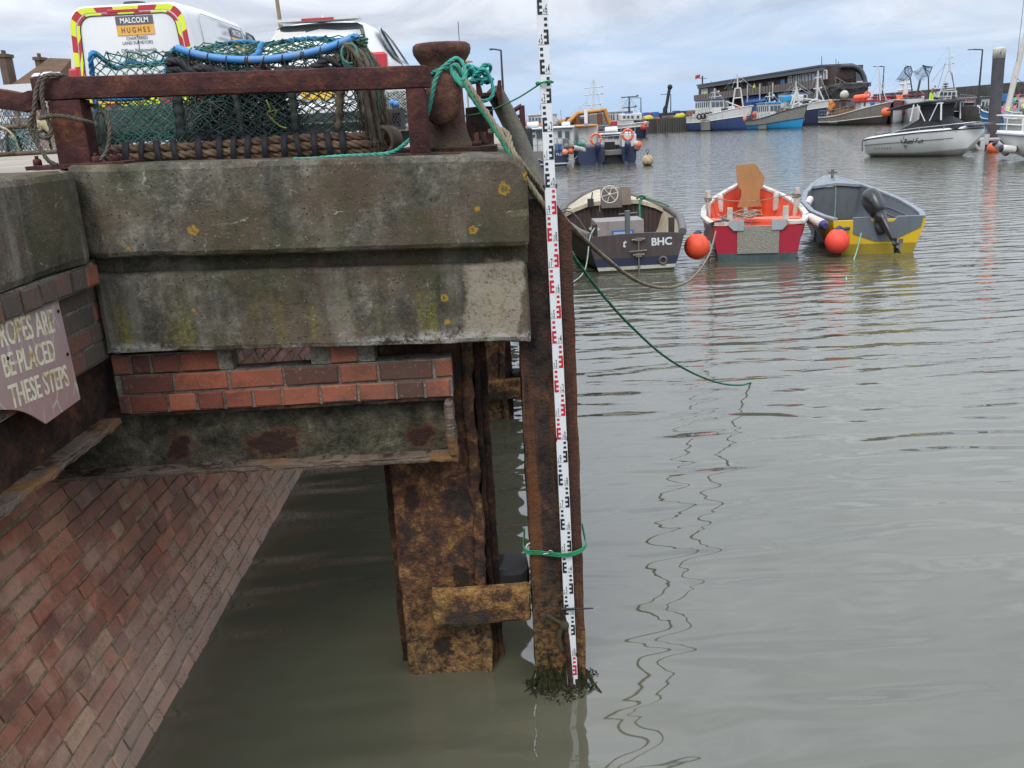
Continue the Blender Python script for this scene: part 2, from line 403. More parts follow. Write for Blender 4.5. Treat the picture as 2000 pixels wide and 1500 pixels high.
mb.box(-120, 0.03, 3.9, 120, 2.0, GZ); mb.box(-120, -1.78, -4, 3.9, 2.0, GZ - 0.004); mb.box(-120, -2.05, -4, 120, -2, 2.0)
tag(mb.build('quay_ground', ground_mat()), 'pale gritty quay surface', kind='structure')

# ============================================================ JETTY: concrete, bricks, steel beam
def concrete_mat(name, spots=(), pale=None, algae=1.0):
    t = NT(name); p = t.wpos(); xyz = t.sep(p)
    n1 = t.noise(2.6, 9, 0.68, vec=p); n2 = t.noise(16, 7, 0.7, vec=p, dist=0.3); n3 = t.noise(85, 4, 0.7, vec=p)
    st = t.noise(1.0, 7, 0.65, vec=t.map(p, scale=(7, 7, 0.9)))
    f = t.math('ADD', t.math('MULTIPLY', n1, 0.5), t.math('ADD', t.math('MULTIPLY', n2, 0.32), t.math('MULTIPLY', n3, 0.18)))
    c = t.ramp(f, [(0.39, (0.017, 0.016, 0.011)), (0.46, (0.055, 0.051, 0.038)), (0.53, (0.108, 0.099, 0.076)), (0.61, (0.235, 0.214, 0.168))])
    c = t.mix(t.math('MULTIPLY', t.ramp(t.noise(4.2, 6, 0.6, vec=t.map(p, loc=(9, 2, 4))), [(0.45, 0.0), (0.60, 1.0)]), 0.72), c, (0.098, 0.068, 0.045))
    c = t.mix(t.math('MULTIPLY', t.ramp(st, [(0.50, 0.0), (0.64, 1.0)]), 0.55), c, (0.042, 0.041, 0.034))
    c = t.mix(t.math('MULTIPLY', t.ramp(t.noise(1.0, 6, 0.6, vec=t.map(p, scale=(6, 6, 0.8), loc=(5, 1, 2))), [(0.56, 0.0), (0.68, 1.0)]), 0.42), c, (0.30, 0.275, 0.23))
    c = t.mix(t.math('MULTIPLY', t.ramp(t.noise(3.1, 6, 0.62, vec=t.map(p, loc=(1, 8, 3))), [(0.50, 0.0), (0.63, 1.0)]), 0.5), c, (0.058, 0.060, 0.026))
    # streaks of green and yellow algae low on the face
    zz = t.math('ADD', xyz['Z'], t.math('MULTIPLY', n2, 0.25))
    ag = t.math('MULTIPLY', t.ramp(t.noise(1.0, 6, 0.62, vec=t.map(p, scale=(5.2, 5.2, 0.55), loc=(3.3, 1, 2))), [(0.49, 0.0), (0.60, 1.0)]), t.step(zz, 2.0, 1.8))
    ag = t.math('MULTIPLY', ag, t.math('MULTIPLY', t.ramp(n3, [(0.42, 0.25), (0.6, 1.0)]), 0.9 * algae))
    c = t.mix(ag, c, t.mix(n2, (0.13, 0.135, 0.015), (0.30, 0.25, 0.03)))
    if pale:
        x0, x1, z0, z1 = pale
        wx = t.math('ADD', xyz['X'], t.math('MULTIPLY', t.math('SUBTRACT', n1, 0.5), 0.22)); wz = t.math('ADD', xyz['Z'], t.math('MULTIPLY', t.math('SUBTRACT', n1, 0.5), 0.30))
        m = t.math('MULTIPLY', t.math('MULTIPLY', t.step(wx, x0, x0 + 0.03), t.step(wx, x1 + 0.02, x1)), t.math('MULTIPLY', t.step(wz, z0 - 0.06, z0 + 0.05), t.step(wz, z1 + 0.01, z1 - 0.01)))
        m = t.math('MULTIPLY', m, t.ramp(t.math('ADD', t.math('MULTIPLY', n3, 0.7), t.math('MULTIPLY', n2, 0.3)), [(0.36, 0.15), (0.5, 0.95)]))
        c = t.mix(t.math('MULTIPLY', m, 0.75), c, (0.33, 0.285, 0.22))
    ef = t.math('MULTIPLY', t.step(t.math('ADD', xyz['Z'], t.math('MULTIPLY', t.math('SUBTRACT', n1, 0.5), 0.22)), 1.655, 1.615), t.ramp(t.math('ADD', t.math('MULTIPLY', n2, .6), t.math('MULTIPLY', n3, .4)), [(0.44, 0.0), (0.54, 0.85)]))
    c = t.mix(ef, c, (0.40, 0.385, 0.345))
    # pits, light grains
    pit = t.voro(38, vec=t.map(p, rot=(0.3, 0.2, 0.5)))
    pitm = t.math('MULTIPLY', t.step(pit, 0.16, 0.06), t.ramp(n1, [(0.42, 0.0), (0.6, 1.0)]))
    c = t.mix(t.math('MULTIPLY', pitm, 0.8), c, (0.02, 0.02, 0.018))
    c = t.mix(t.math('MULTIPLY', t.ramp(t.noise(150, 2, 0.5, vec=p), [(0.67, 0.0), (0.72, 1.0)]), 0.5), c, (0.42, 0.40, 0.35))
    # fine pale hairline cracks
    ck = t.voro(2.3, vec=t.map(t.mix(0.12, p, t.n('ShaderNodeTexNoise').outputs[1]), loc=(1.3, 0.4, 0.2)), feature='DISTANCE_TO_EDGE')
    c = t.mix(t.math('MULTIPLY', t.math('MULTIPLY', t.step(ck, 0.006, 0.002), t.ramp(n2, [(0.54, 0.0), (0.63, 1.0)])), 0.65), c, (0.38, 0.36, 0.31))
    for (sx, sz, r_, hollow) in spots:
        dx = t.math('SUBTRACT', xyz['X'], sx); dz = t.math('SUBTRACT', xyz['Z'], sz)
        d = t.math('POWER', t.math('ADD', t.math('MULTIPLY', dx, dx), t.math('MULTIPLY', dz, dz)), 0.5)
        d = t.math('ADD', d, t.math('MULTIPLY', t.math('SUBTRACT', n3, 0.5), r_ * 2.6))
        m = t.step(d, r_, r_ * 0.85)
        if hollow: m = t.math('MULTIPLY', m, t.math('ADD', t.math('MULTIPLY', t.step(d, r_ * 0.3, r_ * 0.55), 0.75), 0.25))
        c = t.mix(m, c, t.mix(n3, (0.22, 0.12, 0.012), (0.40, 0.26, 0.04)))
    h = t.math('ADD', t.math('MULTIPLY', n2, 0.6), t.math('ADD', t.math('MULTIPLY', n3, 0.3), t.math('MULTIPLY', pitm, -0.7)))
    return t.done(c, 0.9, t.bump(h, 0.75, 0.014), 0, 0.25)
SPOTS = [(p.x, p.z, r_ * .82, h_) for (p, r_, h_) in ((at(376, 451, 3.3), .022, 1), (at(250, 485, 3.3), .011, 0), (at(984, 369, 3.3), .028, 1), (at(932, 407, 3.3), .012, 0), (at(925, 450, 3.3), .020, 1), (at(868, 583, 3.36), .020, 1), (at(874, 628, 3.36), .014, 0), (at(1030, 345, 3.3), .02, 1), (at(378, 606, 3.36), .008, 0))]
CONC = concrete_mat("weathered_concrete", SPOTS, (-0.185, 0.05, 1.60, 1.885))
CONC2 = concrete_mat("coping_concrete", algae=0.5)
def brick_mat(name, stops, grime, gf=0.5, specks=False):
    t = NT(name); p = t.wpos(); rn = t.attr('rnd')
    a = t.noise(9, 7, 0.65, vec=p); b = t.noise(70, 4, 0.65, vec=p); g = t.noise(1.7, 6, 0.65, vec=p)
    c = t.ramp(t.math('ADD', rn, t.math('MULTIPLY', t.math('SUBTRACT', a, 0.5), 0.5)), stops)
    c = t.mix(t.math('MULTIPLY', t.ramp(t.math('ADD', t.math('MULTIPLY', a, .6), t.math('MULTIPLY', b, .4)), [(0.46, 0.0), (0.6, 1.0)]), 0.5), c, tuple(x * 0.35 for x in grime))
    c = t.mix(t.math('MULTIPLY', t.ramp(g, [(0.40, 0.0), (0.62, 1.0)]), gf), c, grime)
    c = t.mix(t.math('MULTIPLY', t.ramp(b, [(0.60, 0.0), (0.72, 1.0)]), 0.35), c, (0.45, 0.38, 0.33))
    rough = 0.8
    if specks:
        dm = t.noise(1.0, 6, 0.65, vec=t.map(p, scale=(1.3, 1.1, .8), loc=(2, 5, 1))); c = t.mix(t.math('MULTIPLY', t.ramp(dm, [(0.50, 0.0), (0.60, 1.0)]), 0.62), c, (0.085, 0.042, 0.034)); c = t.mix(t.math('MULTIPLY', t.ramp(t.noise(3.5, 6, .7, vec=t.map(p, loc=(6, 1, 8))), [(0.52, 0.0), (0.64, 1.0)]), 0.5), c, (0.46, 0.27, 0.19))
    if specks:      # black barnacles and weed low down, near the water
        z = t.math('ADD', t.sep(p)['Z'], t.math('MULTIPLY', g, 0.5))
        v_ = t.voro(45, vec=p); m = t.math('MULTIPLY', t.step(v_, 0.30, 0.18), t.math('MULTIPLY', t.step(z, 0.95, 0.45), t.ramp(a, [(0.42, 0.0), (0.55, 1.0)])))
        y = t.sep(p)['Y']; m = t.math('MULTIPLY', m, t.step(y, 2.6, 4.2))
        c = t.mix(t.math('MULTIPLY', t.step(z, 0.80, 0.35), 0.45), c, (0.43, 0.335, 0.26))
        c = t.mix(m, c, (0.018, 0.018, 0.012)); rough = 0.55
    h = t.math('ADD', t.math('MULTIPLY', a, 0.5), t.math('MULTIPLY', b, 0.35))
    return t.done(c, rough, t.bump(h, 0.6, 0.008), 0, 0.4)
BR_RED = brick_mat("red_brick", [(0.0, (0.085, 0.036, 0.028)), (0.3, (0.19, 0.055, 0.034)), (0.65, (0.285, 0.082, 0.045)), (1.0, (0.35, 0.115, 0.065))], (0.075, 0.046, 0.032), 0.7)
BR_OLD = brick_mat("grimy_brick", [(0.0, (0.075, 0.06, 0.052)), (0.55, (0.12, 0.08, 0.06)), (0.72, (0.35, 0.09, 0.045)), (1.0, (0.42, 0.13, 0.06))], (0.085, 0.075, 0.062), 0.6)
BR_LOW = brick_mat("battered_brick", [(0.0, (0.20, 0.085, 0.06)), (0.25, (0.30, 0.108, 0.066)), (0.5, (0.38, 0.122, 0.066)), (0.75, (0.40, 0.165, 0.095)), (0.92, (0.38, 0.215, 0.145)), (1.0, (0.50, 0.29, 0.17))], (0.17, 0.082, 0.054), 0.5, True)
def mortar_mat(name, c0, c1):
    t = NT(name); p = t.wpos(); a = t.noise(12, 7, 0.65, vec=p); b = t.noise(90, 3, 0.6, vec=p)
    return t.done(t.mix(t.ramp(t.math('ADD', t.math('MULTIPLY', a, .6), t.math('MULTIPLY', b, .4)), [(0.36, 0.0), (0.64, 1.0)]), c0, c1), 0.95, t.bump(b, 0.8, 0.01), 0, 0.2)
MORTAR = mortar_mat("mortar", (0.07, 0.065, 0.052), (0.26, 0.235, 0.19))
MORTAR_Y = mortar_mat("stained_mortar", (0.09, 0.082, 0.058), (0.33, 0.27, 0.155))
def courses(mb, o, u, v, n, W_, H_, bh, j, rg, head=None, skip=None, depth=0.05, jit=0.002, ch=0.005, jp=None):
    k = 0; z = 0.0
    while z < H_ - 0.02:
        h = min(bh, H_ - z); x = -rg.uniform(0, 0.1)
        while x < W_:
            w = rg.choice([0.215, 0.215, 0.105, 0.105, 0.105]) if head is None else head(k, rg)
            a = max(x, 0.0); b = min(x + w, W_)
            if b - a > 0.02 and not (skip and skip(a, b, k)):
                mb.brick(o + u * a + v * z, u, v, n, b - a, h, depth, ch, jit, rg)
            x += w + (j if jp is None else jp)
        z += bh + j; k += 1
def beam_extra(t, c, a, b):
    s_ = t.sep(t.wpos())
    for px, py, rx, rz in ((355, 875, .055, .05), (540, 868, .105, .055), (822, 850, .055, .045), (790, 892, .09, .02), (700, 895, .06, .018)):
        q = at(px, py, 3.475); dx = t.math('DIVIDE', t.math('SUBTRACT', s_['X'], q.x), rx); dz = t.math('DIVIDE', t.math('SUBTRACT', s_['Z'], q.z), rz)
        d = t.math('ADD', t.math('POWER', t.math('ADD', t.math('MULTIPLY', dx, dx), t.math('MULTIPLY', dz, dz)), 0.5), t.math('MULTIPLY', t.math('SUBTRACT', t.noise(13, 6, .65, vec=t.wpos()), 0.5), 3.2))
        c = t.mix(t.math('MULTIPLY', t.step(d, 1.45, 0.8), 0.6), c, (0.14, 0.055, 0.027)); c = t.mix(t.math('MULTIPLY', t.step(d, 1.1, 0.7), 0.9), c, (0.032, 0.016, 0.014))
    return c
MOSSY = rust("mossy_steel", [(0.38, (0.014, 0.013, 0.010)), (0.46, (0.045, 0.042, 0.028)), (0.53, (0.092, 0.083, 0.055)), (0.62, (0.20, 0.175, 0.125))], 6.5, 0.8, pit=(0.06, 0.024, 0.017), extra=beam_extra)
def flake_extra(t, c, a, b):
    w = t.noise(1.0, 7, 0.65, vec=t.map(t.wpos(), scale=(5, 5, 190)), dist=0.4)
    c = t.mix(t.ramp(w, [(0.40, 0.0), (0.56, 0.9)]), c, t.mix(b, (0.12, 0.09, 0.075), (0.36, 0.30, 0.235)))
    c = t.mix(t.math('MULTIPLY', t.ramp(w, [(0.40, 1.0), (0.46, 0.0)]), .85), c, (0.03, 0.022, 0.018))
    return t.mix(t.ramp(t.noise(3.2, 5, .6, vec=t.wpos()), [(0.55, 0.0), (0.66, 0.75)]), c, (0.34, 0.16, 0.045))
FLAKY = rust("flaky_steel_edge", [(0.38, (0.035, 0.026, 0.02)), (0.46, (0.11, 0.065, 0.04)), (0.54, (0.20, 0.135, 0.095)), (0.63, (0.34, 0.19, 0.08))], 14, 1.0, extra=flake_extra)
DARKRUST = rust("dark_rust", [(0.38, (0.014, 0.010, 0.009)), (0.48, (0.036, 0.023, 0.018)), (0.56, (0.085, 0.040, 0.024)), (0.66, (0.22, 0.095, 0.035))], 7, 0.9)
def pile_extra(t, c, a, b):
    z = t.math('ADD', t.sep(t.pos())['Z'], t.math('MULTIPLY', t.math('SUBTRACT', a, 0.5), 1.3))
    och = t.math('MULTIPLY', t.step(z, 0.62, 0.05), t.ramp(b, [(0.44, 0.0), (0.58, 0.75)]))
    c = t.mix(och, c, t.mix(a, (0.15, 0.09, 0.028), (0.38, 0.25, 0.09)))
    bv = t.voro(70); c = t.mix(t.math('MULTIPLY', t.math('MULTIPLY', t.step(bv, .30, .16), t.step(z, .45, .1)), t.ramp(t.noise(24, 5, .7), [(.48, 0.0), (.6, .7)])), c, (0.50, 0.45, 0.36))
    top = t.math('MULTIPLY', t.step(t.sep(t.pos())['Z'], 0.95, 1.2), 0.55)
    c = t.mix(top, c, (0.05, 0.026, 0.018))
    w = t.noise(6.5, 6, 0.65, vec=t.map(t.pos(), loc=(2, 7, 3)))
    c = t.mix(t.math('MULTIPLY', t.ramp(w, [(0.55, 0.0), (0.62, 1.0)]), 0.8), c, (0.032, 0.027, 0.027))
    for px, py, r_ in ((805, 975, .050), (868, 1262, .048), (905, 1130, .06)):
        q = at(px, py, 3.57); s_ = t.sep(t.wpos()); dx = t.math('SUBTRACT', s_['X'], q.x); dz = t.math('MULTIPLY', t.math('SUBTRACT', s_['Z'], q.z), 0.85)
        d = t.math('ADD', t.math('POWER', t.math('ADD', t.math('MULTIPLY', dx, dx), t.math('MULTIPLY', dz, dz)), 0.5), t.math('MULTIPLY', t.math('SUBTRACT', t.noise(16, 5, .65, vec=t.wpos()), 0.5), 0.16))
        c = t.mix(t.math('MULTIPLY', t.step(d, r_ * 1.5, r_ * .7), 0.5), c, (0.20, 0.08, 0.03)); c = t.mix(t.math('MULTIPLY', t.step(d, r_ * 1.05, r_ * .6), 0.9), c, (0.022, 0.017, 0.015))
    return c
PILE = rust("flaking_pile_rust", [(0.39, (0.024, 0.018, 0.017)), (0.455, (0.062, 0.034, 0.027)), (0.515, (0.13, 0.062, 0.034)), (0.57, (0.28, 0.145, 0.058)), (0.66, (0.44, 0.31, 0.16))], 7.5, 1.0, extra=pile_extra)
def fender_extra(t, c, a, b):
    s = t.sep(t.pos()); red = t.step(t.math('ADD', s['X'], t.math('MULTIPLY', a, 0.02)), 0.055, 0.07)
    c = t.mix(t.math('MULTIPLY', red, 0.75), c, t.mix(b, (0.055, 0.028, 0.022), (0.125, 0.05, 0.033)))
    z = t.math('ADD', s['Z'], t.math('MULTIPLY', t.math('SUBTRACT', a, 0.5), 0.5))
    och = t.math('MULTIPLY', t.step(z, 0.62, 0.12), t.ramp(b, [(0.42, 0.0), (0.58, 0.8)]))
    c = t.mix(och, c, (0.27, 0.15, 0.045))
    st = t.noise(1.0, 5, 0.6, vec=t.map(t.pos(), scale=(16, 16, 1.2)))
    c = t.mix(t.math('MULTIPLY', t.ramp(st, [(0.55, 0.0), (0.66, 1.0)]), t.math('MULTIPLY', t.step(z, 1.75, 1.2), 0.6)), c, (0.20, 0.075, 0.025))
    return t.mix(t.math('MULTIPLY', t.ramp(t.noise(2.8, 5, 0.6), [(0.54, 0.0), (0.66, 1.0)]), t.math('MULTIPLY', t.step(z, 1.4, 1.9), 0.5)), c, (0.05, 0.05, 0.025))
FENDER = rust("fender_rust", [(0.38, (0.013, 0.011, 0.010)), (0.47, (0.034, 0.026, 0.023)), (0.55, (0.075, 0.042, 0.030)), (0.66, (0.22, 0.10, 0.038))], 8, 0.9, extra=fender_extra)

J = thing('jetty', 'stained concrete jetty front on brick and a rusty steel beam, beside the levelling staff', 'jetty', (-0.7, 3.6, 0))
tilt = lambda p: V((p.x, p.y, p.z - 0.026 * (p.x + 0.75)))
def capfn(p):
    q = tilt(p)
    if p.x > 0.03: q.z -= max(0, (p.x - 0.03)) * 0.8 * max(0, (p.z - 2.12) / 0.19)
    if p.x > 0.0 and p.z > 2.1: q.y += (p.x) * 0.25
    if p.x < -1.46: q.y += (-1.46 - p.x) * 0.4
    return q
mb = MB(); mb.rough(-1.57, 0.095, 3.30, 3.92, 1.975, 2.312, 0.022, 0.0045, 5, 0.018, capfn)
mb.build('concrete_cap', CONC, J)
mb = MB(); mb.rough(-1.545, 0.088, 3.395, 3.92, 1.905, 1.99, 0.03, 0.003, 5, 0.0, tilt)
mb.rough(-1.55, 0.082, 3.36, 3.90, 1.603, 1.915, 0.022, 0.004, 5, 0.014, tilt, seed=3)
mb.build('concrete_beam', CONC, J)
rg = random.Random(5)
mb = MB(); GAP = [(0.47, 0.78), (1.03, 1.33)]
seq = {0: [0.11, 0.105, 0.105, 0.10, 0.105, 0.105, 0.105, 0.105, 0.105, 0.105, 0.105, 0.105, 0.105], 1: [0.06, 0.205, 0.215, 0.215, 0.215, 0.15, 0.215, 0.3], 2: [0.11, 0.07, 0.105, 0.15, 0.31, 0.115, 0.115, 0.3]}
cnt = {0: 0, 1: 0, 2: 0}
def hd(k, rg_):
    i = cnt[k]; cnt[k] += 1; s_ = seq[k]; return s_[i % len(s_)] * (0.97 if k else rg_.choice([1, 1, 0.9, 1.35]))
courses(mb, V((-1.565, 3.42, 1.362)), V((1, 0, 0)), V((0, 0, 1)), V((0, -1, 0)), 1.33, 0.24, 0.071, 0.010, rg, hd, lambda a, b, k: k == 2 and any(a < g1 - 0.02 and b > g0 + 0.02 for g0, g1 in GAP), 0.09, 0.002)
bp = mb.build('brick_infill', BR_RED, J)
mb = MB(); mb.rough(-1.565, -0.237, 3.428, 3.52, 1.36, 1.518, 0.05, 0.003, 9)
for a, b in ((-1.565, -1.095), (-0.785, -0.535)): mb.rough(a, b, 3.428, 3.50, 1.522, 1.60, 0.05, 0.003, 9)
mb.box(-0.535, -0.237, 3.60, 3.66, 1.52, 1.60)
mb.build('mortar', MORTAR, bp)
mb = MB(); mb.rough(-1.93, -0.24, 3.475, 3.49, 1.115, 1.352, 0.04, 0.004, 7)
sb = mb.build('steel_beam', MOSSY, J)
wav = lambda p: V((p.x, p.y + 0.012 * mnoise.noise(V((p.x * 9, 0, 3))) + (0.006 * mnoise.noise(V((p.x * 40, p.z * 30, 1)))), p.z + 0.004 * mnoise.noise(V((p.x * 14, 8, 0)))))
mb = MB(); mb.rough(-1.95, -0.232, 3.40, 3.56, 1.092, 1.118, 0.013, 0.004, 22, 0.006, wav)
mb.build('lower_flange', FLAKY, sb)
mb = MB(); mb.rough(-1.93, -0.235, 3.425, 3.56, 1.345, 1.359, 0.03, 0.003, 14, 0.004, wav); mb.build('upper_flange', DARKRUST, sb)
mb = MB(); mb.rough(-0.262, -0.228, 3.385, 3.49, 1.115, 1.355, 0.012, 0.006, 18, 0.012, lambda p: V((p.x + 0.03 * (1.355 - p.z) * 0.9 - 0.012, p.y - 0.02 * sin((p.z - 1.11) / 0.24 * pi), p.z))); mb.build('end_stiffener', FLAKY, sb)
mb = MB(); mb.box(-1.9, 0.06, 3.93, 16, 1.92, 1.998); mb.build('deck_slab', CONC2, J)

# ---- quay side wall on the left: coping, brick, steel channel
Q = thing('quay_wall', 'dark concrete coping over grimy brick courses behind the rope warning sign', 'wall', (-1.6, 2.4, 0))
mb = MB()
def copfn(p):
    q = V(p); 
    if p.y > 3.22: q.x -= (p.y - 3.22) ** 2 * 4
    q.x += 0.012 * mnoise.noise(V((0, p.y * 3, p.z * 3)))
    return q
mb.rough(-1.80, -1.50, 0.9, 3.37, 1.985, 2.318, 0.03, 0.005, 5, 0.02, copfn, seed=8); mb.build('concrete_coping', CONC2, Q)
rg = random.Random(11); uy, uz, nx_ = V((0, 1, 0)), V((0, 0, 1)), V((1, 0, 0))
mb = MB(); courses(mb, V((-1.505, 0.9, 1.905)), uy, uz, nx_, 2.42, 0.075, 0.072, 0.008, rg, lambda k, r_: 0.105, None, 0.10, 0.003)
for b_ in range(0): pass
hc = mb.build('header_course', BR_OLD, Q)
mb = MB(); mb.box(-1.60, -1.515, 0.9, 3.31, 1.90, 1.984); mb.build('mortar', MORTAR, hc)
mb = MB(); courses(mb, V((-1.56, 0.9, 1.605)), uy, uz, nx_, 2.51, 0.29, 0.065, 0.009, rg, None, None, 0.10, 0.002)
bw = mb.build('brickwork', BR_OLD, Q)
mb = MB(); mb.box(-1.70, -1.567, 0.9, 3.415, 1.60, 1.899); mb.build('mortar', MORTAR, bw)
mb = MB(); mb.rough(-1.70, -1.63, 0.9, 3.80, 1.30, 1.602, 0.05, 0.004, 7); lb = mb.build('steel_channel', DARKRUST, Q)
wv2 = lambda p: V((p.x + 0.01 * mnoise.noise(V((0, p.y * 9, 3))) + 0.005 * mnoise.noise(V((4, p.y * 40, p.z * 30))), p.y, p.z))
mb = MB(); mb.rough(-1.72, -1.552, 0.9, 3.40, 1.330, 1.358, 0.014, 0.004, 22, 0.006, wv2); mb.build('channel_flange', FLAKY, lb)
# ---- battered brick wall going down into the water
BW = thing('sloping_brick_wall', 'sloping red and purple brick wall running down into the water under the steel beams', 'wall', (-1.6, 5, 0))
vb = V((-0.311, 0, 0.9504)); nb = V((0.9504, 0, 0.311)); ob = V((-1.585 + 0.311 * 0.3, 1.3, -0.3 * 0.9504))
rg = random.Random(21); mb = MB(); courses(mb, ob, uy, vb, nb, 11.5, 1.80, 0.064, 0.009, rg, lambda k, r_: r_.choice([0.205, 0.205, 0.205, 0.20, 0.10, 0.10]), None, 0.05, 0.0045, 0.006, 0.004)
br_ = mb.build('brickwork', BR_LOW, BW)
mb = MB(); a = ob - nb * 0.008; mb.prism([a, a + uy * 11.5, a + uy * 11.5 + vb * 1.82, a + vb * 1.82], nb * -0.12); mb.build('mortar', MORTAR_Y, br_)

# ---- warning sign on the left wall
SGX = -1.53
sg = thing('warning_sign', 'faded pink cracked sign with worn cream lettering on the left brick wall', 'sign', (SGX, 2.7, 1.53))
pts = [(2.0, 1.97), (3.035, 1.927), (3.057, 1.537), (2.802, 1.531)]
arc = [onx(90 - 90 * k / 8, 828 - 28 * sin(min(1, k / 6.0) * pi / 2), SGX) for k in range(1, 9)]
poly = [V((SGX, y, z)) for y, z in pts] + [V((SGX, p.y, p.z)) for p in arc] + [V((SGX, 2.35, 1.66)), V((SGX, 2.0, 1.60))]
def sign_mat():
    t = NT("faded_sign"); p = t.wpos(); a = t.noise(6, 6, .6, vec=p); z = t.sep(p)['Z']
    c = t.mix(t.step(t.math('ADD', z, t.math('MULTIPLY', a, 0.3)), 1.72, 2.08), (0.37, 0.235, 0.215), (0.34, 0.275, 0.28))
    c = t.mix(t.ramp(a, [(0.45, 0.0), (0.65, 0.6)]), c, (0.42, 0.27, 0.235))
    ck = t.voro(9, vec=t.map(p, scale=(1, 1.6, 0.55)), feature='DISTANCE_TO_EDGE')
    c = t.mix(t.math('MULTIPLY', t.step(ck, 0.028, 0.012), t.ramp(t.noise(8, 4, vec=p), [(0.45, 0.0), (0.6, 0.9)])), c, (0.52, 0.48, 0.45))
    return t.done(c, 0.6, t.bump(a, 0.2, 0.004), 0, 0.3)
mb = MB(); mb.prism(poly, (-0.006, 0, 0)); mb.build('board', sign_mat(), sg)
def letter_mat():
    t = NT("worn_lettering"); a = t.noise(22, 6, .7, vec=t.wpos())
    return t.done(t.ramp(a, [(0.33, (0.26, 0.19, 0.10)), (0.40, (0.58, 0.44, 0.20)), (0.50, (0.76, 0.70, 0.53))]), 0.6, None, 0, 0.3)
mb = MB(); du = V((0, 0.995, -0.085))
for s_, (ex, ey), hh, xs_ in (("ROPES ARE", (108, 648), 0.078, 0.60), ("BE PLACED", (110, 703), 0.072, 0.62), ("THESE STEPS", (136, 752), 0.074, 0.62)):
    e = onx(ex, ey, SGX); [mb.text(s_, e + du * q * 0.002, du, (0, 0, 1), hh, 0.008, xs_ * 1.0, 'RIGHT', 0.0012 + .0003 * q) for q in (-1, 0, 1)]
mb.build('lettering', letter_mat(), sg, recalc=False)
mb = MB()
for q in ((113, 608), (131, 692), (14, 700)):
    mb = MB(); p = onx(*q, SGX); mb.lathe([(0.006, 0), (0.006, 0.004), (0.002, 0.006)], p, 10, 'X'); mb.build('screw', DARKRUST, sg)

# ============================================================ PILES
def wavex(amp, f, seed=0): return lambda p: V((p.x + amp * mnoise.noise(V((seed, 1, p.z * f))) + amp * 0.5 * mnoise.noise(V((seed, 4, p.z * f * 4))), p.y + amp * 0.6 * mnoise.noise(V((seed + 9, 1, p.z * f))), p.z))
P1 = thing('steel_pile', 'flaking rusty steel pile with ochre crust rising from the water under the near jetty corner', 'pile', (-0.35, 3.7, 0), 0, 'rusty jetty piles')
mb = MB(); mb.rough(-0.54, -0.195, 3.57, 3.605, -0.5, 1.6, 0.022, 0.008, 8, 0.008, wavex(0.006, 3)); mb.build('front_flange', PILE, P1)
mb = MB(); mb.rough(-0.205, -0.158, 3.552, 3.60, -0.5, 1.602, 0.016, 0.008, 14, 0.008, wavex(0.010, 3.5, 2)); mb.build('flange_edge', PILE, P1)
mb = MB(); mb.rough(-0.158, -0.132, 3.63, 3.96, -0.5, 1.603, 0.04, 0.006, 12, 0.006, wavex(0.008, 3, 5)); mb.build('web', DARKRUST, P1)
mb = MB(); mb.rough(-0.585, -0.10, 3.68, 3.72, -0.5, 1.601, 0.03, 0.006, 9, 0.008, wavex(0.009, 3, 7)); mb.build('rear_flange', DARKRUST, P1)
mb = MB(); mb.rough(-0.405, 0.03, 3.49, 3.55, 0.280, 0.453, 0.02, 0.007, 9, 0.012, lambda p: V((p.x, p.y, p.z + 0.02 * (p.x + 0.2)))); mb.build('strap', rust("strap_crust", [(0.40, (0.03, 0.026, 0.024)), (0.455, (0.11, 0.055, 0.03)), (0.50, (0.27, 0.145, 0.05)), (0.60, (0.50, 0.33, 0.12))], 4.5, 1.0, pit=(0.035, 0.028, 0.026)), P1)
mb = MB(); mb.rough(-0.11, 0.03, 3.64, 3.80, 0.30, 0.47, 0.03, 0.006, 9, 0.015); mb.build('rubber_block', paint((0.018, 0.018, 0.02), 0.7, 0.3), P1)
F1 = thing('fender_pile', 'dark rusty steel fender pile standing in the water right behind the levelling staff', 'pile', (0.15, 3.55, 0), 0, 'steel fender piles')
def fenfn(p):
    q = wavex(0.006, 3, 11)(p) if p.x < 0.12 else V(p)
    if p.x > 0.19 and p.z > 1.85: q.z -= (p.x - 0.19) * 1.5 * (p.z - 1.85) / 0.25
    return q
mb = MB(); mb.rough(0.035, 0.262, 3.445, 3.475, -0.5, 2.12, 0.022, 0.0035, 8, 0.006, fenfn); mb.build('front_flange', FENDER, F1)
mb = MB(); mb.rough(0.135, 0.165, 3.475, 3.74, -0.5, 2.0, 0.06, 0.004, 8); mb.build('web', DARKRUST, F1)
mb = MB(); mb.rough(0.035, 0.255, 3.74, 3.77, -0.5, 2.0, 0.05, 0.004, 8, 0.005, wavex(0.005, 3, 4)); mb.build('rear_flange', FENDER, F1)
P2 = copy_tree(P1, None, (-0.24, 7.30, -0.09), None, 'further rusty steel pile seen through the gap beside the near pile'); P2['group'] = 'rusty jetty piles'
F2 = copy_tree(F1, None, (0.24, 7.2, -0.09), None, 'further fender pile half hidden behind the staff, seen through the gap'); F2['group'] = 'steel fender piles'

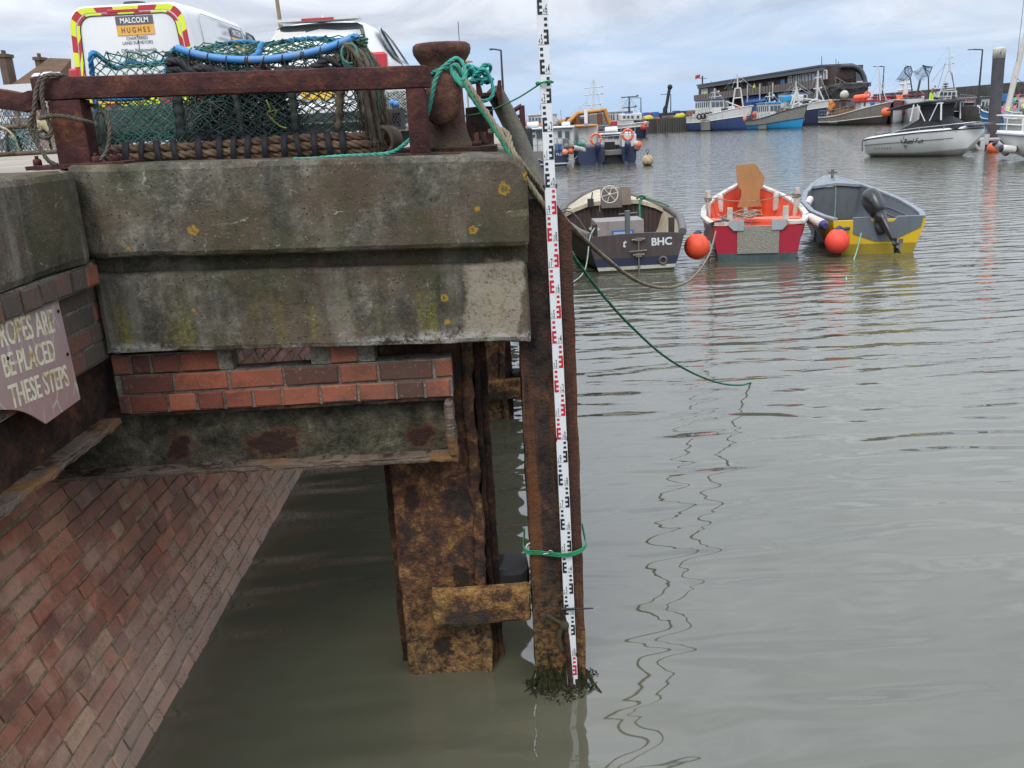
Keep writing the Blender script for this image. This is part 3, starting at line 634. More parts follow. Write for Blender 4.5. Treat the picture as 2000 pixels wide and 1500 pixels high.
# ---- seaweed round the foot of the fender pile, and the old pipe
rg = random.Random(3); mb = MB()
def leafcl(mb, c, r, n, rg, s0=0.012, s1=0.03, flat=0.4):
    for i in range(n):
        a = rg.uniform(0, 2 * pi); d = r * sqrt(rg.random()); p = V(c) + V((d * cos(a), d * sin(a), rg.uniform(-0.2, 1) * r * flat))
        u = V((rg.uniform(-1, 1), rg.uniform(-1, 1), rg.uniform(-0.35, 0.25))).normalized(); w = u.orthogonal().normalized(); L = rg.uniform(s0, s1)
        mb.add([p, p + u * L * 0.5 + w * L * 0.22, p + u * L, p + u * L * 0.5 - w * L * 0.22], [(0, 1, 2, 3)], False)
for cx, cy, r in ((0.06, 3.40, 0.06), (0.13, 3.34, 0.09), (0.20, 3.36, 0.07), (0.27, 3.42, 0.055), (0.015, 3.45, 0.05), (0.28, 3.50, 0.05)): leafcl(mb, (cx, cy, 0.0), r * .68, 120, rg, 0.006, 0.016, 0.12)
for i in range(34):      # wet flat fronds hanging down the pile on to the water
    a = V((rg.uniform(0.03, 0.27), 3.436, rg.uniform(.03, .10) + .09 * rg.random() ** 3)); q = V((rg.uniform(-.03, .03), -rg.uniform(.01, .04), -a.z + .012)); e = q + V((rg.uniform(-.05, .05), -rg.uniform(.02, .06), -.01)); w = V((rg.uniform(.003, .007), 0, 0))
    mb.loft([[a - w, a + w], [a + q - w * 1.3, a + q + w * 1.3], [a + e - w * .5, a + e + w * .5]])
t = NT("seaweed"); WEED = t.done(t.ramp(t.noise(60, 3), [(0.35, (0.006, 0.007, 0.004)), (0.55, (0.02, 0.022, 0.009)), (0.7, (0.030, 0.032, 0.010))]), 0.9, None, 0, 0.1)
mb.solo('seaweed', WEED, 'dark wet seaweed growing at the waterline round the foot of the staff', 'seaweed')
mb = MB(); a, b = at(1098, 1188, 3.42), at(1116, 1335, 3.40)
mb.tube(resample([a, a.lerp(b, .4) + V((0.004, 0, 0)), b + V((0, 0, -0.1))], 0.02), 0.012, 8); pr = mb.solo('old_pipe', DARKRUST, 'thin corroded upright pipe with a mossy collar beside the foot of the staff', 'pipe')
mb = MB(); c = a.lerp(b, .22); mb.ball(c, 0.022, 12, 8, (1, 1, 1.2)); mb.tube([c, c + V((-0.075, 0.0, 0.055))], 0.009, 7); mb.tube(resample([c, c + V((-.025, -.004, -.05)), c + V((-.015, -.004, -.12))], .02), [0.012] * 20 if 0 else 0.011, 7)
INV[pr.name] = Matrix.Translation(pr.location).inverted(); mb.build('mossy_collar', paint((0.05, 0.045, 0.02), 0.9, 0.6, sc=25), pr)
mb = MB(); mb.tube([at(1096, 1190, 3.405), at(1159, 1188, 3.39)], [0.006, 0.003], 6); mb.solo('black_stick', paint((0.012, 0.012, 0.013), 0.5), 'short thin black rod lying across the lower staff', 'stick')

# ============================================================ LEVELLING STAFF
SY = 3.412
def staff_x(r_): return 0.179 + 0.0155 * (4.6 - r_) / 2.6
ST = thing('levelling_staff', 'tall white surveyor levelling staff with red and black E marks standing against the fender pile', 'staff', (staff_x(1.9), SY, 0.0))
ZOFF = -1.842     # staff reading to height above the water
WHITE = paint((0.70, 0.72, 0.74), 0.35, 0.10); BLK = paint((0.012, 0.012, 0.014), 0.4, 0.1); REDM = paint((0.52, 0.015, 0.03), 0.4, 0.1)
SU = (V((staff_x(4.6), 0, 4.6)) - V((staff_x(1.9), 0, 1.9))).normalized(); SR = V((SU.z, 0, -SU.x))
sp = lambda r_, x=0, y=0: V((staff_x(r_), SY + y, r_ + ZOFF)) + SR * x
for k, (a, b, w) in enumerate(((1.78, 2.0, 0.0232), (2.0, 3.0, 0.0222), (3.0, 4.0, 0.0212), (4.0, 5.3, 0.0200))):
    mb = MB(); c = [sp(a, -w, 0), sp(a, w, 0), sp(a, w, 0.022), sp(a, -w, 0.022)]; mb.prism(c, sp(b) - sp(a)); mb.build('section', WHITE, ST, bevel=0.0015)
marks_k, marks_r = MB(), MB()
def plate(mb, r0, r1, x0, x1, w): mb.add([sp(r0, x0, -0.0012), sp(r0, x1, -0.0012), sp(r1, x1, -0.0012), sp(r1, x0, -0.0012)], [(0, 1, 2, 3)], False)
for d in range(18, 52):
    r0 = d / 10; mb = marks_r if (30 <= d < 40 or d < 20) else marks_k
    w = 0.0222 if d < 30 else 0.0212 if d < 40 else 0.0200
    left = d % 2 == 0; sgn = -1 if left else 1
    X = lambda a, b: (min(sgn * a, sgn * b), max(sgn * a, sgn * b))
    plate(mb, r0, r0 + .05, *X(w - .002, w - .009), w)            # spine of the E
    for q in (0, 0.02, 0.04): plate(mb, r0 + q, r0 + q + .01, *X(w - .0085, w - .019), w)
    for q in (0.06, 0.08): plate(mb, r0 + q, r0 + q + .01, *X(-0.001 + (w - .015), w - .005), w)
    tx = -sgn * w * 0.52
    s_ = str(d); o = sp(r0 + 0.004, tx, 0)
    mt = BLK
    marks_t = marks_k
    mb2 = marks_k
    mb2.text(s_[0], sp(r0 + 0.004, tx - 0.0055), SR, SU, 0.018, 0.0, 0.42, 'CENTER', 0.0012); mb2.text(s_[1], sp(r0 + 0.004, tx + 0.003), SR, SU, 0.030, 0.004, 0.36, 'CENTER', 0.0012)
    plate(mb2, r0 - 0.0005, r0 + 0.0008, tx - 0.010, tx + 0.010, w)
marks_k.build('black_marks', BLK, ST, recalc=False); marks_r.build('red_marks', REDM, ST, recalc=False)
for r_ in (2.0, 3.0, 4.0):
    for sgn in (-1, 1): mb = MB(); a = sp(r_ - 0.006, sgn * 0.0225 - 0.003, -0.003); mb.prism([a, a + SR * 0.006, a + SR * 0.006 + V((0, 0.03, 0)), a + V((0, 0.03, 0))], SU * 0.017); mb.build('clip', BLK, ST)
GREEN = rope_mat((0.035, 0.30, 0.13), 0.45); TEAL = rope_mat((0.08, 0.40, 0.30), 0.5); TAN = rope_mat((0.30, 0.25, 0.17), 0.45); DKROPE = rope_mat((0.13, 0.11, 0.085), 0.35); DGREEN = rope_mat((0.03, 0.22, 0.12), 0.4)
# lashing of the staff to the fender pile
mb = MB(); zc = at(1090, 1078, 3.42).z
for k in range(3):
    z = zc + 0.007 * k - 0.006
    mb.tube(resample([V((0.02, 3.60, z + .02)), V((0.015, 3.44, z + .005)), V((0.08, 3.432, z - .006)), V((0.16, 3.405, z - .008)), V((0.215, 3.40, z - 0.004)), V((0.272, 3.435, z + .012)), V((0.275, 3.60, z + .03))], .02), 0.0035, 5)
ls = mb.solo('green_lashing', GREEN, 'green cord lashed round the fender pile and the lower staff', 'cord')
mb = MB(); c = at(1075, 1080, 3.42); mb.torus(c, 0.012, 0.002, (0.1, 1, 0.1), 14, 5); mb.tube([c + V((.01, 0, .003)), c + V((-.03, 0, -.004))], .002, 5); INV[ls.name] = Matrix.Translation(ls.location).inverted(); mb.build('hook', paint((0.5, 0.5, 0.5), 0.3, 0.1, metal=0.8), ls)
mb = MB(); a = at(1036, 1072, 3.47); mb.tube(resample([a + V((.02, 0.01, .03)), a + V((-.012, -.01, .025)), a + V((-.018, -.01, 0)), a + V((0.012, 0.005, -.022))], .008), 0.004, 5); mb.solo('white_hook', paint((0.6, 0.6, 0.58), 0.4), 'small white plastic hook caught on the edge of the fender pile', 'hook')
# ============================================================ ON THE JETTY TOP: rail, bollard, creels, ropes
RAIL = rust("maroon_rust", [(0.38, (0.026, 0.011, 0.012)), (0.47, (0.052, 0.020, 0.019)), (0.55, (0.082, 0.031, 0.024)), (0.62, (0.16, 0.062, 0.032)), (0.71, (0.34, 0.17, 0.09))], 8, 0.5)
BOLL = rust("bollard_rust", [(0.38, (0.032, 0.018, 0.017)), (0.47, (0.07, 0.034, 0.027)), (0.55, (0.13, 0.060, 0.040)), (0.67, (0.28, 0.14, 0.065))], 7, 0.6, extra=lambda t, c, a, b: t.mix(t.math('MULTIPLY', t.step(t.sep(t.pos())['Z'], 0.13, 0.02), 0.65), c, (0.10, 0.085, 0.055)))
RL = thing('rusty_guard_rail', 'rusty square tube guard rail on stub posts in front of the lobster creel', 'rail', (-0.9, 3.45, 2.31))
rt = lambda p: V((p.x, p.y, p.z - 0.020 * (p.x + 0.23)))
mb = MB(); mb.rough(-1.67, -0.234, 3.412, 3.492, 2.533, 2.612, 0.02, 0.0018, 8, 0.007, rt); mb.build('rail_bar', RAIL, RL)
mb = MB(); mb.rough(-3.2, -1.66, 3.43, 3.50, 2.50, 2.572, 0.03, 0.004, 6, 0.01, lambda p: V((p.x, p.y, p.z + 0.028 - 0.030 * (p.x + 1.66) + (0.012 * sin(p.x * 16) if p.x < -1.7 else 0)))); mb.build('broken_rail_end', RAIL, RL)
for x0, x1, zt in ((-1.622, -1.50, 2.560), (-0.328, -0.256, 2.535)):
    mb = MB(); mb.rough(x0, x1, 3.412 if x0 < -1 else 3.405, 3.50, 2.305, zt, 0.02, 0.0018, 8, 0.006); po = mb.build('post', RAIL, RL)
mb = MB(); mb.rough(-1.72, -1.36, 3.36, 3.58, 2.318, 2.336, 0.03, 0.002, 9, 0.004); mb.build('base_plate', RAIL, RL)
for x, y in ((-1.70, 3.42), (-1.475, 3.40), (-1.415, 3.43)): mb = MB(); mb.lathe([(0.017, 0), (0.017, 0.018), (0.012, 0.024)], (x, y, 2.335), 6); mb.lathe([(0.007, 0), (0.007, 0.012)], (x, y, 2.358), 8); mb.build('bolt', RAIL, RL)
mb = MB(); mb.rough(-0.42, -0.14, 3.36, 3.60, 2.29, 2.305, 0.03, 0.003, 9, 0.004, lambda p: V((p.x, p.y, p.z - 0.02 * (p.x + .3)))); mb.build('base_plate', DARKRUST, RL)

B = thing('bollard', 'rusty cast iron mooring bollard with flared top and rounded horn, wound with green rope', 'bollard', (-0.205, 3.74, 2.30))
mb = MB(); mb.lathe([(0.105, 0.0), (0.10, 0.025), (0.083, 0.07), (0.076, 0.12), (0.073, 0.22), (0.072, 0.29), (0.078, 0.325), (0.098, 0.352), (0.111, 0.372), (0.1145, 0.388), (0.112, 0.404), (0.102, 0.412), (0.07, 0.409), (0.0, 0.408)], (-0.205, 3.74, 2.295), 40); mb.build('body', BOLL, B)
mb = MB(); hp = []
for k in range(28):
    a = 2 * pi * k / 28; x, z = 0.074 * cos(a), 0.096 * sin(a)
    if x < 0 and z > 0: x *= 0.86
    if x > 0 and z < 0: z *= 0.95
    hp.append((x + 0.012 * sin(a), z))
c = V((-0.208, 0, 2.495))
secs = [[c + V((x * s_, y, z * s_)) for x, z in hp] for y, s_ in ((3.74, 0.90), (3.64, 0.96), (3.61, 1.0), (3.592, 0.985), (3.583, 0.93), (3.579, 0.5), (3.579, 0.02))]
mb.loft(secs, closed=True, cap=True); mb.build('horn', BOLL, B)
mb = MB(); mb.rough(-0.40, -0.005, 3.585, 3.93, 2.288, 2.318, 0.03, 0.002, 9, 0.006, lambda p: V((p.x, p.y, p.z - 0.02 * (p.x + .2)))); mb.build('base_plate', DARKRUST, B)
for x, y in ((-0.088, 3.66), (-0.06, 3.80), (-0.335, 3.82)):
    mb = MB(); mb.lathe([(0.018, 0), (0.018, 0.02), (0.009, 0.021), (0.009, 0.052)], (x, y, 2.314), 8); mb.build('bolt', RAIL, B)

# steel joist stub and frame behind the bollard
JS = thing('steel_joist', 'rusty steel joist stub behind the bollard with turquoise rope heaped on it', 'joist', (-0.06, 4.05, 2.30))
mb = MB(); x0, x1 = -0.14, 0.015
for za, zb, ya, yb in ((2.505, 2.52, 3.93, 4.10),): pass
prof = [(-.055, 0), (.055, 0), (.055, .014), (.008, .022), (.008, .085), (.055, .093), (.055, .107), (-.055, .107), (-.055, .093), (-.008, .085), (-.008, .022), (-.055, .014)]
# web lies flat, the joist end faces the camera
mb.prism([V((-0.03 + (z - .0535) * 1.0, 3.96, 2.515 + y)) for y, z in prof], (0, 0.5, 0)); mb.build('joist_stub', RAIL, JS, bevel=0.003)
mb = MB(); mb.rough(-0.14, -0.02, 4.02, 4.14, 2.27, 2.47, 0.03, 0.003, 8, 0.006); mb.build('upright', DARKRUST, JS)

# ---- ropes at the bollard
mb = MB()
pth = [at(735 - 5, 308 + 2, 3.50) + V((0, 0, 0)), ]
tail = [at(*q) for q in ((574, 311, 3.42), (600, 311, 3.43), (660, 306, 3.44), (720, 303, 3.45), (765, 298, 3.47), (795, 278, 3.54), (815, 255, 3.56), (835, 222, 3.57), (843, 190, 3.565), (848, 165, 3.565), (858, 140, 3.575), (878, 121, 3.60), (893, 114, 3.63), (905, 125, 3.62), (909, 145, 3.60), (902, 158, 3.585), (893, 150, 3.585), (886, 138, 3.60), (872, 133, 3.62), (850, 140, 3.66), (838, 150, 3.72), (845, 150, 3.80))]
mb.rope(tail, 0.0085, 8.5, 5); mb.solo('bollard_rope', TEAL, 'turquoise twisted rope looped over the bollard horn with its tail lying along the concrete edge', 'rope')
mb = MB(); lp = [at(*q) for q in ((905, 150, 3.60), (893, 128, 3.585), (882, 130, 3.59), (886, 148, 3.585), (898, 163, 3.575), (912, 170, 3.57))]
mb.rope(lp, 0.009, 8.5, 5); lp2 = [at(*q) for q in ((835, 205, 3.64), (846, 212, 3.60), (838, 190, 3.60))]
mb.solo('bollard_knot', TEAL, 'knotted turquoise rope loop on the top of the bollard horn', 'rope')
# heap of turquoise rope on the joist
rg = random.Random(8); mb = MB(); cc = at(937, 150, 3.99)
pts = []
for k in range(36):
    a = k * 0.95; pts.append(cc + V((0.045 * cos(a) + rg.uniform(-.018, .018), 0.04 * sin(a * 1.3), 0.030 * sin(a * 0.7 + 1) + rg.uniform(-.015, .02))))
mb.rope(pts, 0.0085, 8, 4); lp = [at(*q) for q in ((925, 148, 3.95), (945, 135, 3.94), (956, 150, 3.945), (963, 172, 3.94), (960, 190, 3.94), (945, 197, 3.94), (925, 194, 3.95), (915, 180, 3.95))]
mb.rope(lp, 0.0085, 8, 4); mb.solo('rope_heap', rope_mat((0.06, 0.43, 0.38), 0.5), 'heap of bright turquoise rope lying over the steel joist behind the bollard', 'rope')
# mooring ropes going out
A0 = (0.10, 3.40); ER = onz(1465, 748); EG = V((3.62, 14.25, 0))
mb = MB(); g = [at(905, 160, 3.57), at(925, 195, 3.53), at(960, 245, 3.48), at(1000, 310, 3.42)] + [onv(x, y, (A0[0], A0[1]), (ER.x, ER.y)) for x, y in ((1050, 395), (1100, 468), (1130, 515), (1180, 580), (1230, 635), (1290, 690), (1340, 722), (1385, 742), (1420, 751), (1450, 752))] + [ER + V((.02, .03, -.01)), ER + V((0.1, 0.2, -0.12))]
mb.rope(g, 0.0075, 9, 4, step=0.011); mb.solo('green_mooring_rope', DGREEN, 'green mooring rope sagging from the bollard into the water', 'rope')
mb = MB(); g = [at(905, 155, 3.60), at(918, 170, 3.58), at(945, 212, 3.54), at(985, 272, 3.48), at(1020, 322, 3.44)] + [onv(x, y, (A0[0], 3.46), (EG.x, EG.y)) for x, y in ((1062, 378), (1100, 425), (1140, 466), (1180, 502), (1225, 537), (1262, 556), (1295, 562), (1325, 558), (1350, 545), (1372, 520), (1388, 490))] + [at(1398, 452, 14.25)]
mb.rope(g, 0.0125, 8, 4, step=0.02); mb.solo('tan_mooring_rope', TAN, 'thick frayed tan mooring rope sagging from the bollard to the red boat', 'rope')
mb = MB(); ft = at(985, 285, 3.50)
g = [at(*q) for q in ((955, 258, 3.55), (975, 252, 3.53), (992, 262, 3.50), (998, 285, 3.46), (1015, 330, 3.42), (1045, 375, 3.41), (1070, 412, 3.435), (1085, 440, 3.45), (1110, 480, 3.56))]
mb.rope(g, 0.011, 8, 5); mb.solo('worn_tan_rope', TAN, 'short worn tan rope hanging over the jetty corner beneath the mooring ropes', 'rope')
# thin green line from the bollard to the staff
tk = V((staff_x(4.37), SY, 4.37 + ZOFF))
mb = MB(); g = [at(905, 227, 3.80), at(935, 222, 3.75), at(958, 216, 3.70), at(1010, 192, 3.55), tk + V((-0.022, -0.006, -0.004)), tk + V((0, -0.01, 0)), tk + V((0.023, -0.006, 0.002)), tk + V((0.024, 0.026, 0.001)), tk + V((-0.023, 0.026, 0)), tk + V((-0.024, -0.006, 0.0)), tk + V((0, -0.011, 0.004)), tk + V((0.022, -0.006, 0.005))]
mb.rope(g, 0.0032, 9, 4, step=0.006); mb.ball(tk + V((-0.030, -0.006, -0.001)), 0.0075, 10, 7); mb.solo('staff_tie_cord', GREEN, 'thin green cord tying the upper staff back to the bollard', 'cord')
# dark looped rope on the left post
mb = MB()
L1 = [at(*q) for q in ((130, 150, 3.52), (112, 146, 3.42), (88, 148, 3.395), (74, 165, 3.385), (68, 200, 3.38), (66, 235, 3.38), (74, 262, 3.38), (92, 270, 3.38), (100, 258, 3.38), (94, 235, 3.38), (84, 205, 3.38), (82, 170, 3.385), (92, 148, 3.395), (118, 147, 3.42), (135, 152, 3.52))]
L2 = [at(*q) for q in ((172, 204, 3.50), (188, 208, 3.46), (206, 220, 3.44), (214, 245, 3.43), (213, 275, 3.42), (206, 300, 3.41), (193, 313, 3.40))]
L3 = [at(*q) for q in ((76, 232, 3.375), (100, 226, 3.375), (130, 228, 3.375), (160, 235, 3.38), (182, 241, 3.42))]
L4 = [at(*q) for q in ((64, 220, 3.37), (58, 245, 3.37), (66, 268, 3.37), (80, 292, 3.37), (95, 314, 3.37), (112, 322, 3.37))]
for L_ in (L1, L2, L3, L4): mb.rope(L_, 0.0082, 7.5, 5)
mb.solo('tarred_rope', DKROPE, 'old grey tarred rope hung in loops over the left end of the rusty rail', 'rope')

# ---- the big lobster creel behind the rail
NETK = rope_mat((0.065, 0.08, 0.078), 0.35); NETG = rope_mat((0.06, 0.19, 0.13), 0.35); NETT = rope_mat((0.12, 0.33, 0.255), 0.4); BLUER = rope_mat((0.05, 0.25, 0.52), 0.4); FUZZ = rope_mat((0.19, 0.155, 0.11), 0.3); TANB = rope_mat((0.31, 0.195, 0.125), 0.3); BLUEH = paint((0.025, 0.22, 0.58), 0.45, 0.35, grime=(0.22, 0.22, 0.22))
def net(mb, P, nu, nv, r, rg, jit=0.25, n=3):
    "diamond netting over the patch P(u,v), u,v in 0..1"
    def pt(i, j):
        u = (i + rg_off[(i, j)][0]) / nu; v = (j + rg_off[(i, j)][1]) / nv
        return P(min(max(u, 0), 1), min(max(v, 0), 1))
    rg_off = {(i, j): (rg.uniform(-jit, jit), rg.uniform(-jit, jit)) for i in range(-1, nu + 2) for j in range(nv + 1)}
    for s0 in range(nu + 1):
        for d in (1, -1):
            if s0 % 2: continue
            line = []
            i = s0; 
            pts = []
            dd = d
            for j in range(nv + 1):
                pts.append(pt(i, j))
                if not (0 <= i + dd <= nu): dd = -dd
                i += dd
            mb.tube(pts, r, n, cap=False)
    for (i, j) in rg_off:
        if 0 <= i <= nu and (i + j) % 2 == 0 and rg.random() < 0.5: mb.ball(pt(i, j), r * 1.9, 5, 4)
CX0, CX1 = -1.525, -0.475; FY, RY = 3.62, 4.12; CB = 2.315
CR = thing('lobster_creel', 'large lobster creel of dark and green netting with a bright blue hose along its top', 'lobster creel', (-1.0, 3.87, CB))
topf = lambda u: 2.695 - 0.075 * sin(pi * min(1, max(0, (u - 0.12) / 0.85))) ** 1.0 + 0.05 * u
HOSE = [at(*q) for q in ((345, 94, 3.62), (372, 103, 3.61), (420, 113, 3.60), (480, 117, 3.60), (540, 114, 3.60), (600, 104, 3.60), (650, 90, 3.61), (690, 73, 3.63))]
topz = lambda x: min(HOSE, key=lambda p: abs(p.x - x)).z if x > -1.25 else 2.738
front = lambda u, v: V((CX0 + (CX1 - CX0) * u, FY - 0.01 + 0.02 * sin(v * pi), CB + 0.075 + (topz(CX0 + (CX1 - CX0) * u) - 0.01 - CB - 0.075) * v))
bkh = lambda u: 0.36 + 0.056 * min(1, max(0, (u - .22) / .12))
back = lambda u, v: V((CX0 - 0.08 + (CX1 - CX0 + 0.0) * u, RY, CB + 0.05 + bkh(u) * v))
top = lambda u, v: front(u, 1).lerp(back(u, 1), v) - V((0, 0, 0.035 * sin(pi * v)))
sub = lambda P, u0, u1: (lambda u, v: P(u0 + (u1 - u0) * u, v))
rg = random.Random(31)
mb = MB(); net(mb, sub(front, 0.30, 1.0), 34, 20, 0.0021, rg); net(mb, lambda u, v: front(0.30 + 0.36 * u, v) + V((0, 0.10 + 0.05 * sin(5 * u), 0)), 26, 24, 0.0019, rg, 0.5); net(mb, lambda u, v: front(0.32 + 0.30 * u, v) + V((0, 0.04, 0)), 20, 26, 0.0024, rg, 0.6)
mb.build('front_netting', NETK, CR)
mb = MB(); net(mb, sub(front, 0.0, 0.30), 18, 22, 0.0023, rg, 0.4); net(mb, lambda u, v: front(0.02 + 0.28 * u, v * 0.62) + V((0, 0.06, 0)), 20, 22, 0.0022, rg, 0.6); net(mb, lambda u, v: front(0.32 + 0.34 * u, v) + V((0, 0.18, 0)), 16, 18, 0.0022, rg, 0.6)
net(mb, lambda u, v: front(.31 + .64 * u, v) + V((0, 0.22, 0)), 26, 20, 0.0026, rg, 0.7); net(mb, lambda u, v: front(.31 + .36 * u, v) + V((0, 0.012, 0)), 14, 14, 0.002, rg, 0.5)
mb.build('green_netting', NETT, CR)
mb = MB(); net(mb, back, 40, 18, 0.002, rg, 0.4); mb.build('back_netting', NETK, CR)
mb = MB(); net(mb, sub(top, .3, 1), 30, 16, 0.0032, rg, 0.4); net(mb, sub(top, 0, .3), 8, 6, 0.003, rg, 0.3); net(mb, lambda u, v: top(.3 + .7 * u, v) + V((0, 0, 0.012)), 26, 12, 0.003, rg, 0.6); mb.build('top_netting', NETG, CR)
mb = MB(); mb.tube(resample(HOSE, 0.02), 0.0145, 10); mb.build('blue_hose', BLUEH, CR)
mb = MB()     # black twine lashings over the hose
hp = resample(HOSE, 0.02)
for k in range(2, len(hp) - 2, 3):
    c = hp[k]; tl = V((rg.uniform(-.5, .5), 0, 1))
    for q in range(rg.choice([1, 1, 2])):
        d = V((q * .008, 0, 0)); mb.tube([c + d + V((-.006, .012, -.022)), c + d + V((-.002, -.014, -.008)), c + d + V((.002, -.015, .006)), c + d + V((.006, .006, .018))], 0.0026, 4)
    if rg.random() < 0.9: mb.tube(resample([c + V((0, -.014, 0)), c + V((rg.uniform(-.02, .02), -.012, -.04)), c + V((rg.uniform(-.04, .04), -.004, -0.085))], .02), 0.0028, 4)
mb.build('hose_lashing', NETK, CR)
mb = MB()     # blue rope round the top
bk = lambda u: back(u, 1) + V((0, 0, 0.008 * sin(u * 40)))
mb.rope([front(0.0, 0.35) + V((-.01, -.01, 0)), front(0.01, .75) + V((-.012, -.01, 0)), front(0.02, 1) + V((0, -.01, 0.0)), top(0.03, .5), bk(0.03)] + [bk(u) for u in (0.1, .2, .3, .4, .5, .6, .7, .8, .9, .97)] + [top(0.97, .5), HOSE[-1]], 0.011, 7, 5)
mb.rope([HOSE[3] + V((.0, 0, 0)), top(0.585, .35) + V((0, 0, .03)), bk(0.58)], 0.013, 7, 5)
mb.rope([front(0.0, .52) + V((0, -.012, 0)), front(0.1, .50) + V((0, -.014, 0)), front(0.2, .53) + V((0, -.014, 0)), front(0.255, .7) + V((0, -.012, 0)), HOSE[0] + V((-.03, 0, -.02)), HOSE[0]], 0.009, 7, 5)
mb.build('blue_rope', BLUER, CR)
def fuzz(mb, path, r, n, rg, L=0.06, tr=0.0018):
    path = resample(path, 0.02)
    for i in range(n):
        c = rg.choice(path); a = rg.uniform(0, 2 * pi); o = V((cos(a), sin(a), 0)) * r * rg.uniform(0.3, 1.05)
        t_ = V((rg.uniform(-.3, .3), rg.uniform(-.3, .3), -rg.uniform(.5, 1)))
        mb.tube([c + o, c + o * 1.1 + t_ * L * .5 + V((0, 0, .003)), c + o + t_ * L], tr, 3, cap=False)
# wrapped uprights
for u, m, rr in ((0.285, NETK, 0.020), (0.50, NETK, 0.012), (0.715, NETK, 0.015), (0.875, FUZZ, 0.016)):
    mb = MB(); p0, p1 = front(u, 0) + V((rg.uniform(-.03, .03), .02, -.02)), front(u, 1) + V((rg.uniform(-.03, .03), .02, 0))
    pp = resample([p0, p0.lerp(p1, .5) + V((.006, 0, 0)), p1], .012); mb.tube(pp, [rr * (1 + 0.22 * sin(k * 1.9)) for k in range(len(pp))], 8)
    fuzz(mb, pp, rr, 160, rg, 0.035, 0.0016); mb.build('wrapped_upright', m, CR)
# knotted black rope along the middle of the front
mb = MB(); kp = [front(u, 0.86) + V((0, -.015 + .006 * sin(u * 60), .010 * sin(u * 47))) for u in [k / 40 for k in range(11, 37)]]
mb.rope(kp, 0.016, 5, 5); mb.rope([p + V((0, .005, -.03)) for p in kp], 0.015, 5, 5); mb.build('knotted_rope', rope_mat((0.06, 0.06, 0.062), 0.35), CR)
# right end: hanging bundles of frayed rope and green twine
mb = MB()
for k in range(24):
    y = FY - 0.035 + k * 0.019 + rg.uniform(-.01, .01); x = CX1 - 0.035 + rg.uniform(-.05, .035)
    pp = resample([V((x - 0.055, y, 2.715 + .001 * k)), V((x + 0.0, y, 2.65)), V((x + 0.012, y, 2.52)), V((x + 0.022, y, 2.40)), V((x + 0.03, y, 2.35))], .015)
    mb.tube(pp, [0.011 * (1 + 0.15 * sin(i * 1.9 + k)) for i in range(len(pp))], 6); fuzz(mb, pp, 0.017, 170, rg, 0.05, 0.0014)
mb.build('frayed_end', FUZZ, CR)
mb = MB()
for k in range(60):
    y = FY - 0.035 + rg.uniform(0, .4); x = CX1 - 0.035 + rg.uniform(-.05, .03); z0 = rg.uniform(2.52, 2.73); mb.tube([V((x - 0.02, y, z0)), V((x + .012, y - .004, z0 - .06)), V((x + .02, y, z0 - rg.uniform(.1, .22)))], 0.0022, 4, cap=False)
for k in range(3):
    c = V((CX1 - 0.065, FY - .035, 2.655)); mb.tube(resample([c + V((.03 * cos(a), -.006 * k, .035 * sin(a) + .01 * k)) for a in [q * pi / 5 for q in range(9)]], .01), .005, 5)
mb.build('green_twine', NETT, CR)
# base: bundled tan ropes bound with black straps
mb = MB()
for dz, dy, rr in ((0.062, -0.012, 0.0165), (0.032, -0.022, 0.017), (0.008, -0.010, 0.015), (0.05, 0.015, 0.016)):
    pp = [V((CX0 + 0.02, RY, CB + dz)), V((CX0 - 0.01, FY + .1, CB + dz)), V((CX0 + 0.03, FY + dy, CB + dz))] + [V((x, FY + dy, CB + dz + 0.004 * sin(x * 25))) for x in (-1.3, -1.1, -0.9, -0.7)] + [V((CX1 - 0.03, FY + dy, CB + dz)), V((CX1 + 0.02, FY + 0.06, CB + dz)), V((CX1 + 0.02, RY, CB + dz))]
    mb.rope(pp, rr, 7, 5)
mb.build('base_rope', TANB, CR)
for x in [-1.435, -1.375, -1.315, -1.25, -1.155, -1.075, -1.02, -0.965, -0.90, -0.825, -0.775, -0.71, -0.655, -0.60]:
    s_ = rg.uniform(-.008, .012); w = rg.uniform(.019, .027)
    mb = MB()
    for k in range(1):
        ring = [(x + s_, FY - .047, .0), (x, FY - .046, .055), (x - s_ * .5, FY - .032, .085), (x - s_, FY + .02, .092)]
        mb.loft([[V((xx - w / 2, yy, CB + zz)), V((xx + w / 2, yy, CB + zz)), V((xx + w / 2, yy + .006, CB + zz - .002)), V((xx - w / 2, yy + .006, CB + zz - .002))] for xx, yy, zz in ring], closed=True, cap=True)
    mb.build('binding_strap', paint((0.022, 0.022, 0.026), 0.6, 0.3), CR)
mb = MB()
for k in range(12):
    y = FY + .0 + k * .03; c = V((CX1 + .015, y, CB + .04)); mb.torus(c, 0.052, .0085, (0.35, 1, 0.15), 16, 5)
mb.build('corner_binding', FUZZ, CR)
mb = MB()      # frayed pale left end
pp = resample([V((CX0 - .02, FY, 2.36)), V((CX0 - .035, FY, 2.40)), V((CX0 - .01, FY, 2.45)), V((CX0 + 0.005, FY, 2.52))], .012); mb.tube(pp, [0.02 * (1 + .3 * sin(i * 1.7)) for i in range(len(pp))], 7); fuzz(mb, pp, .026, 300, rg, .04, .002)
mb.build('frayed_corner', rope_mat((0.25, 0.30, 0.27), 0.35), CR)
mb = MB()
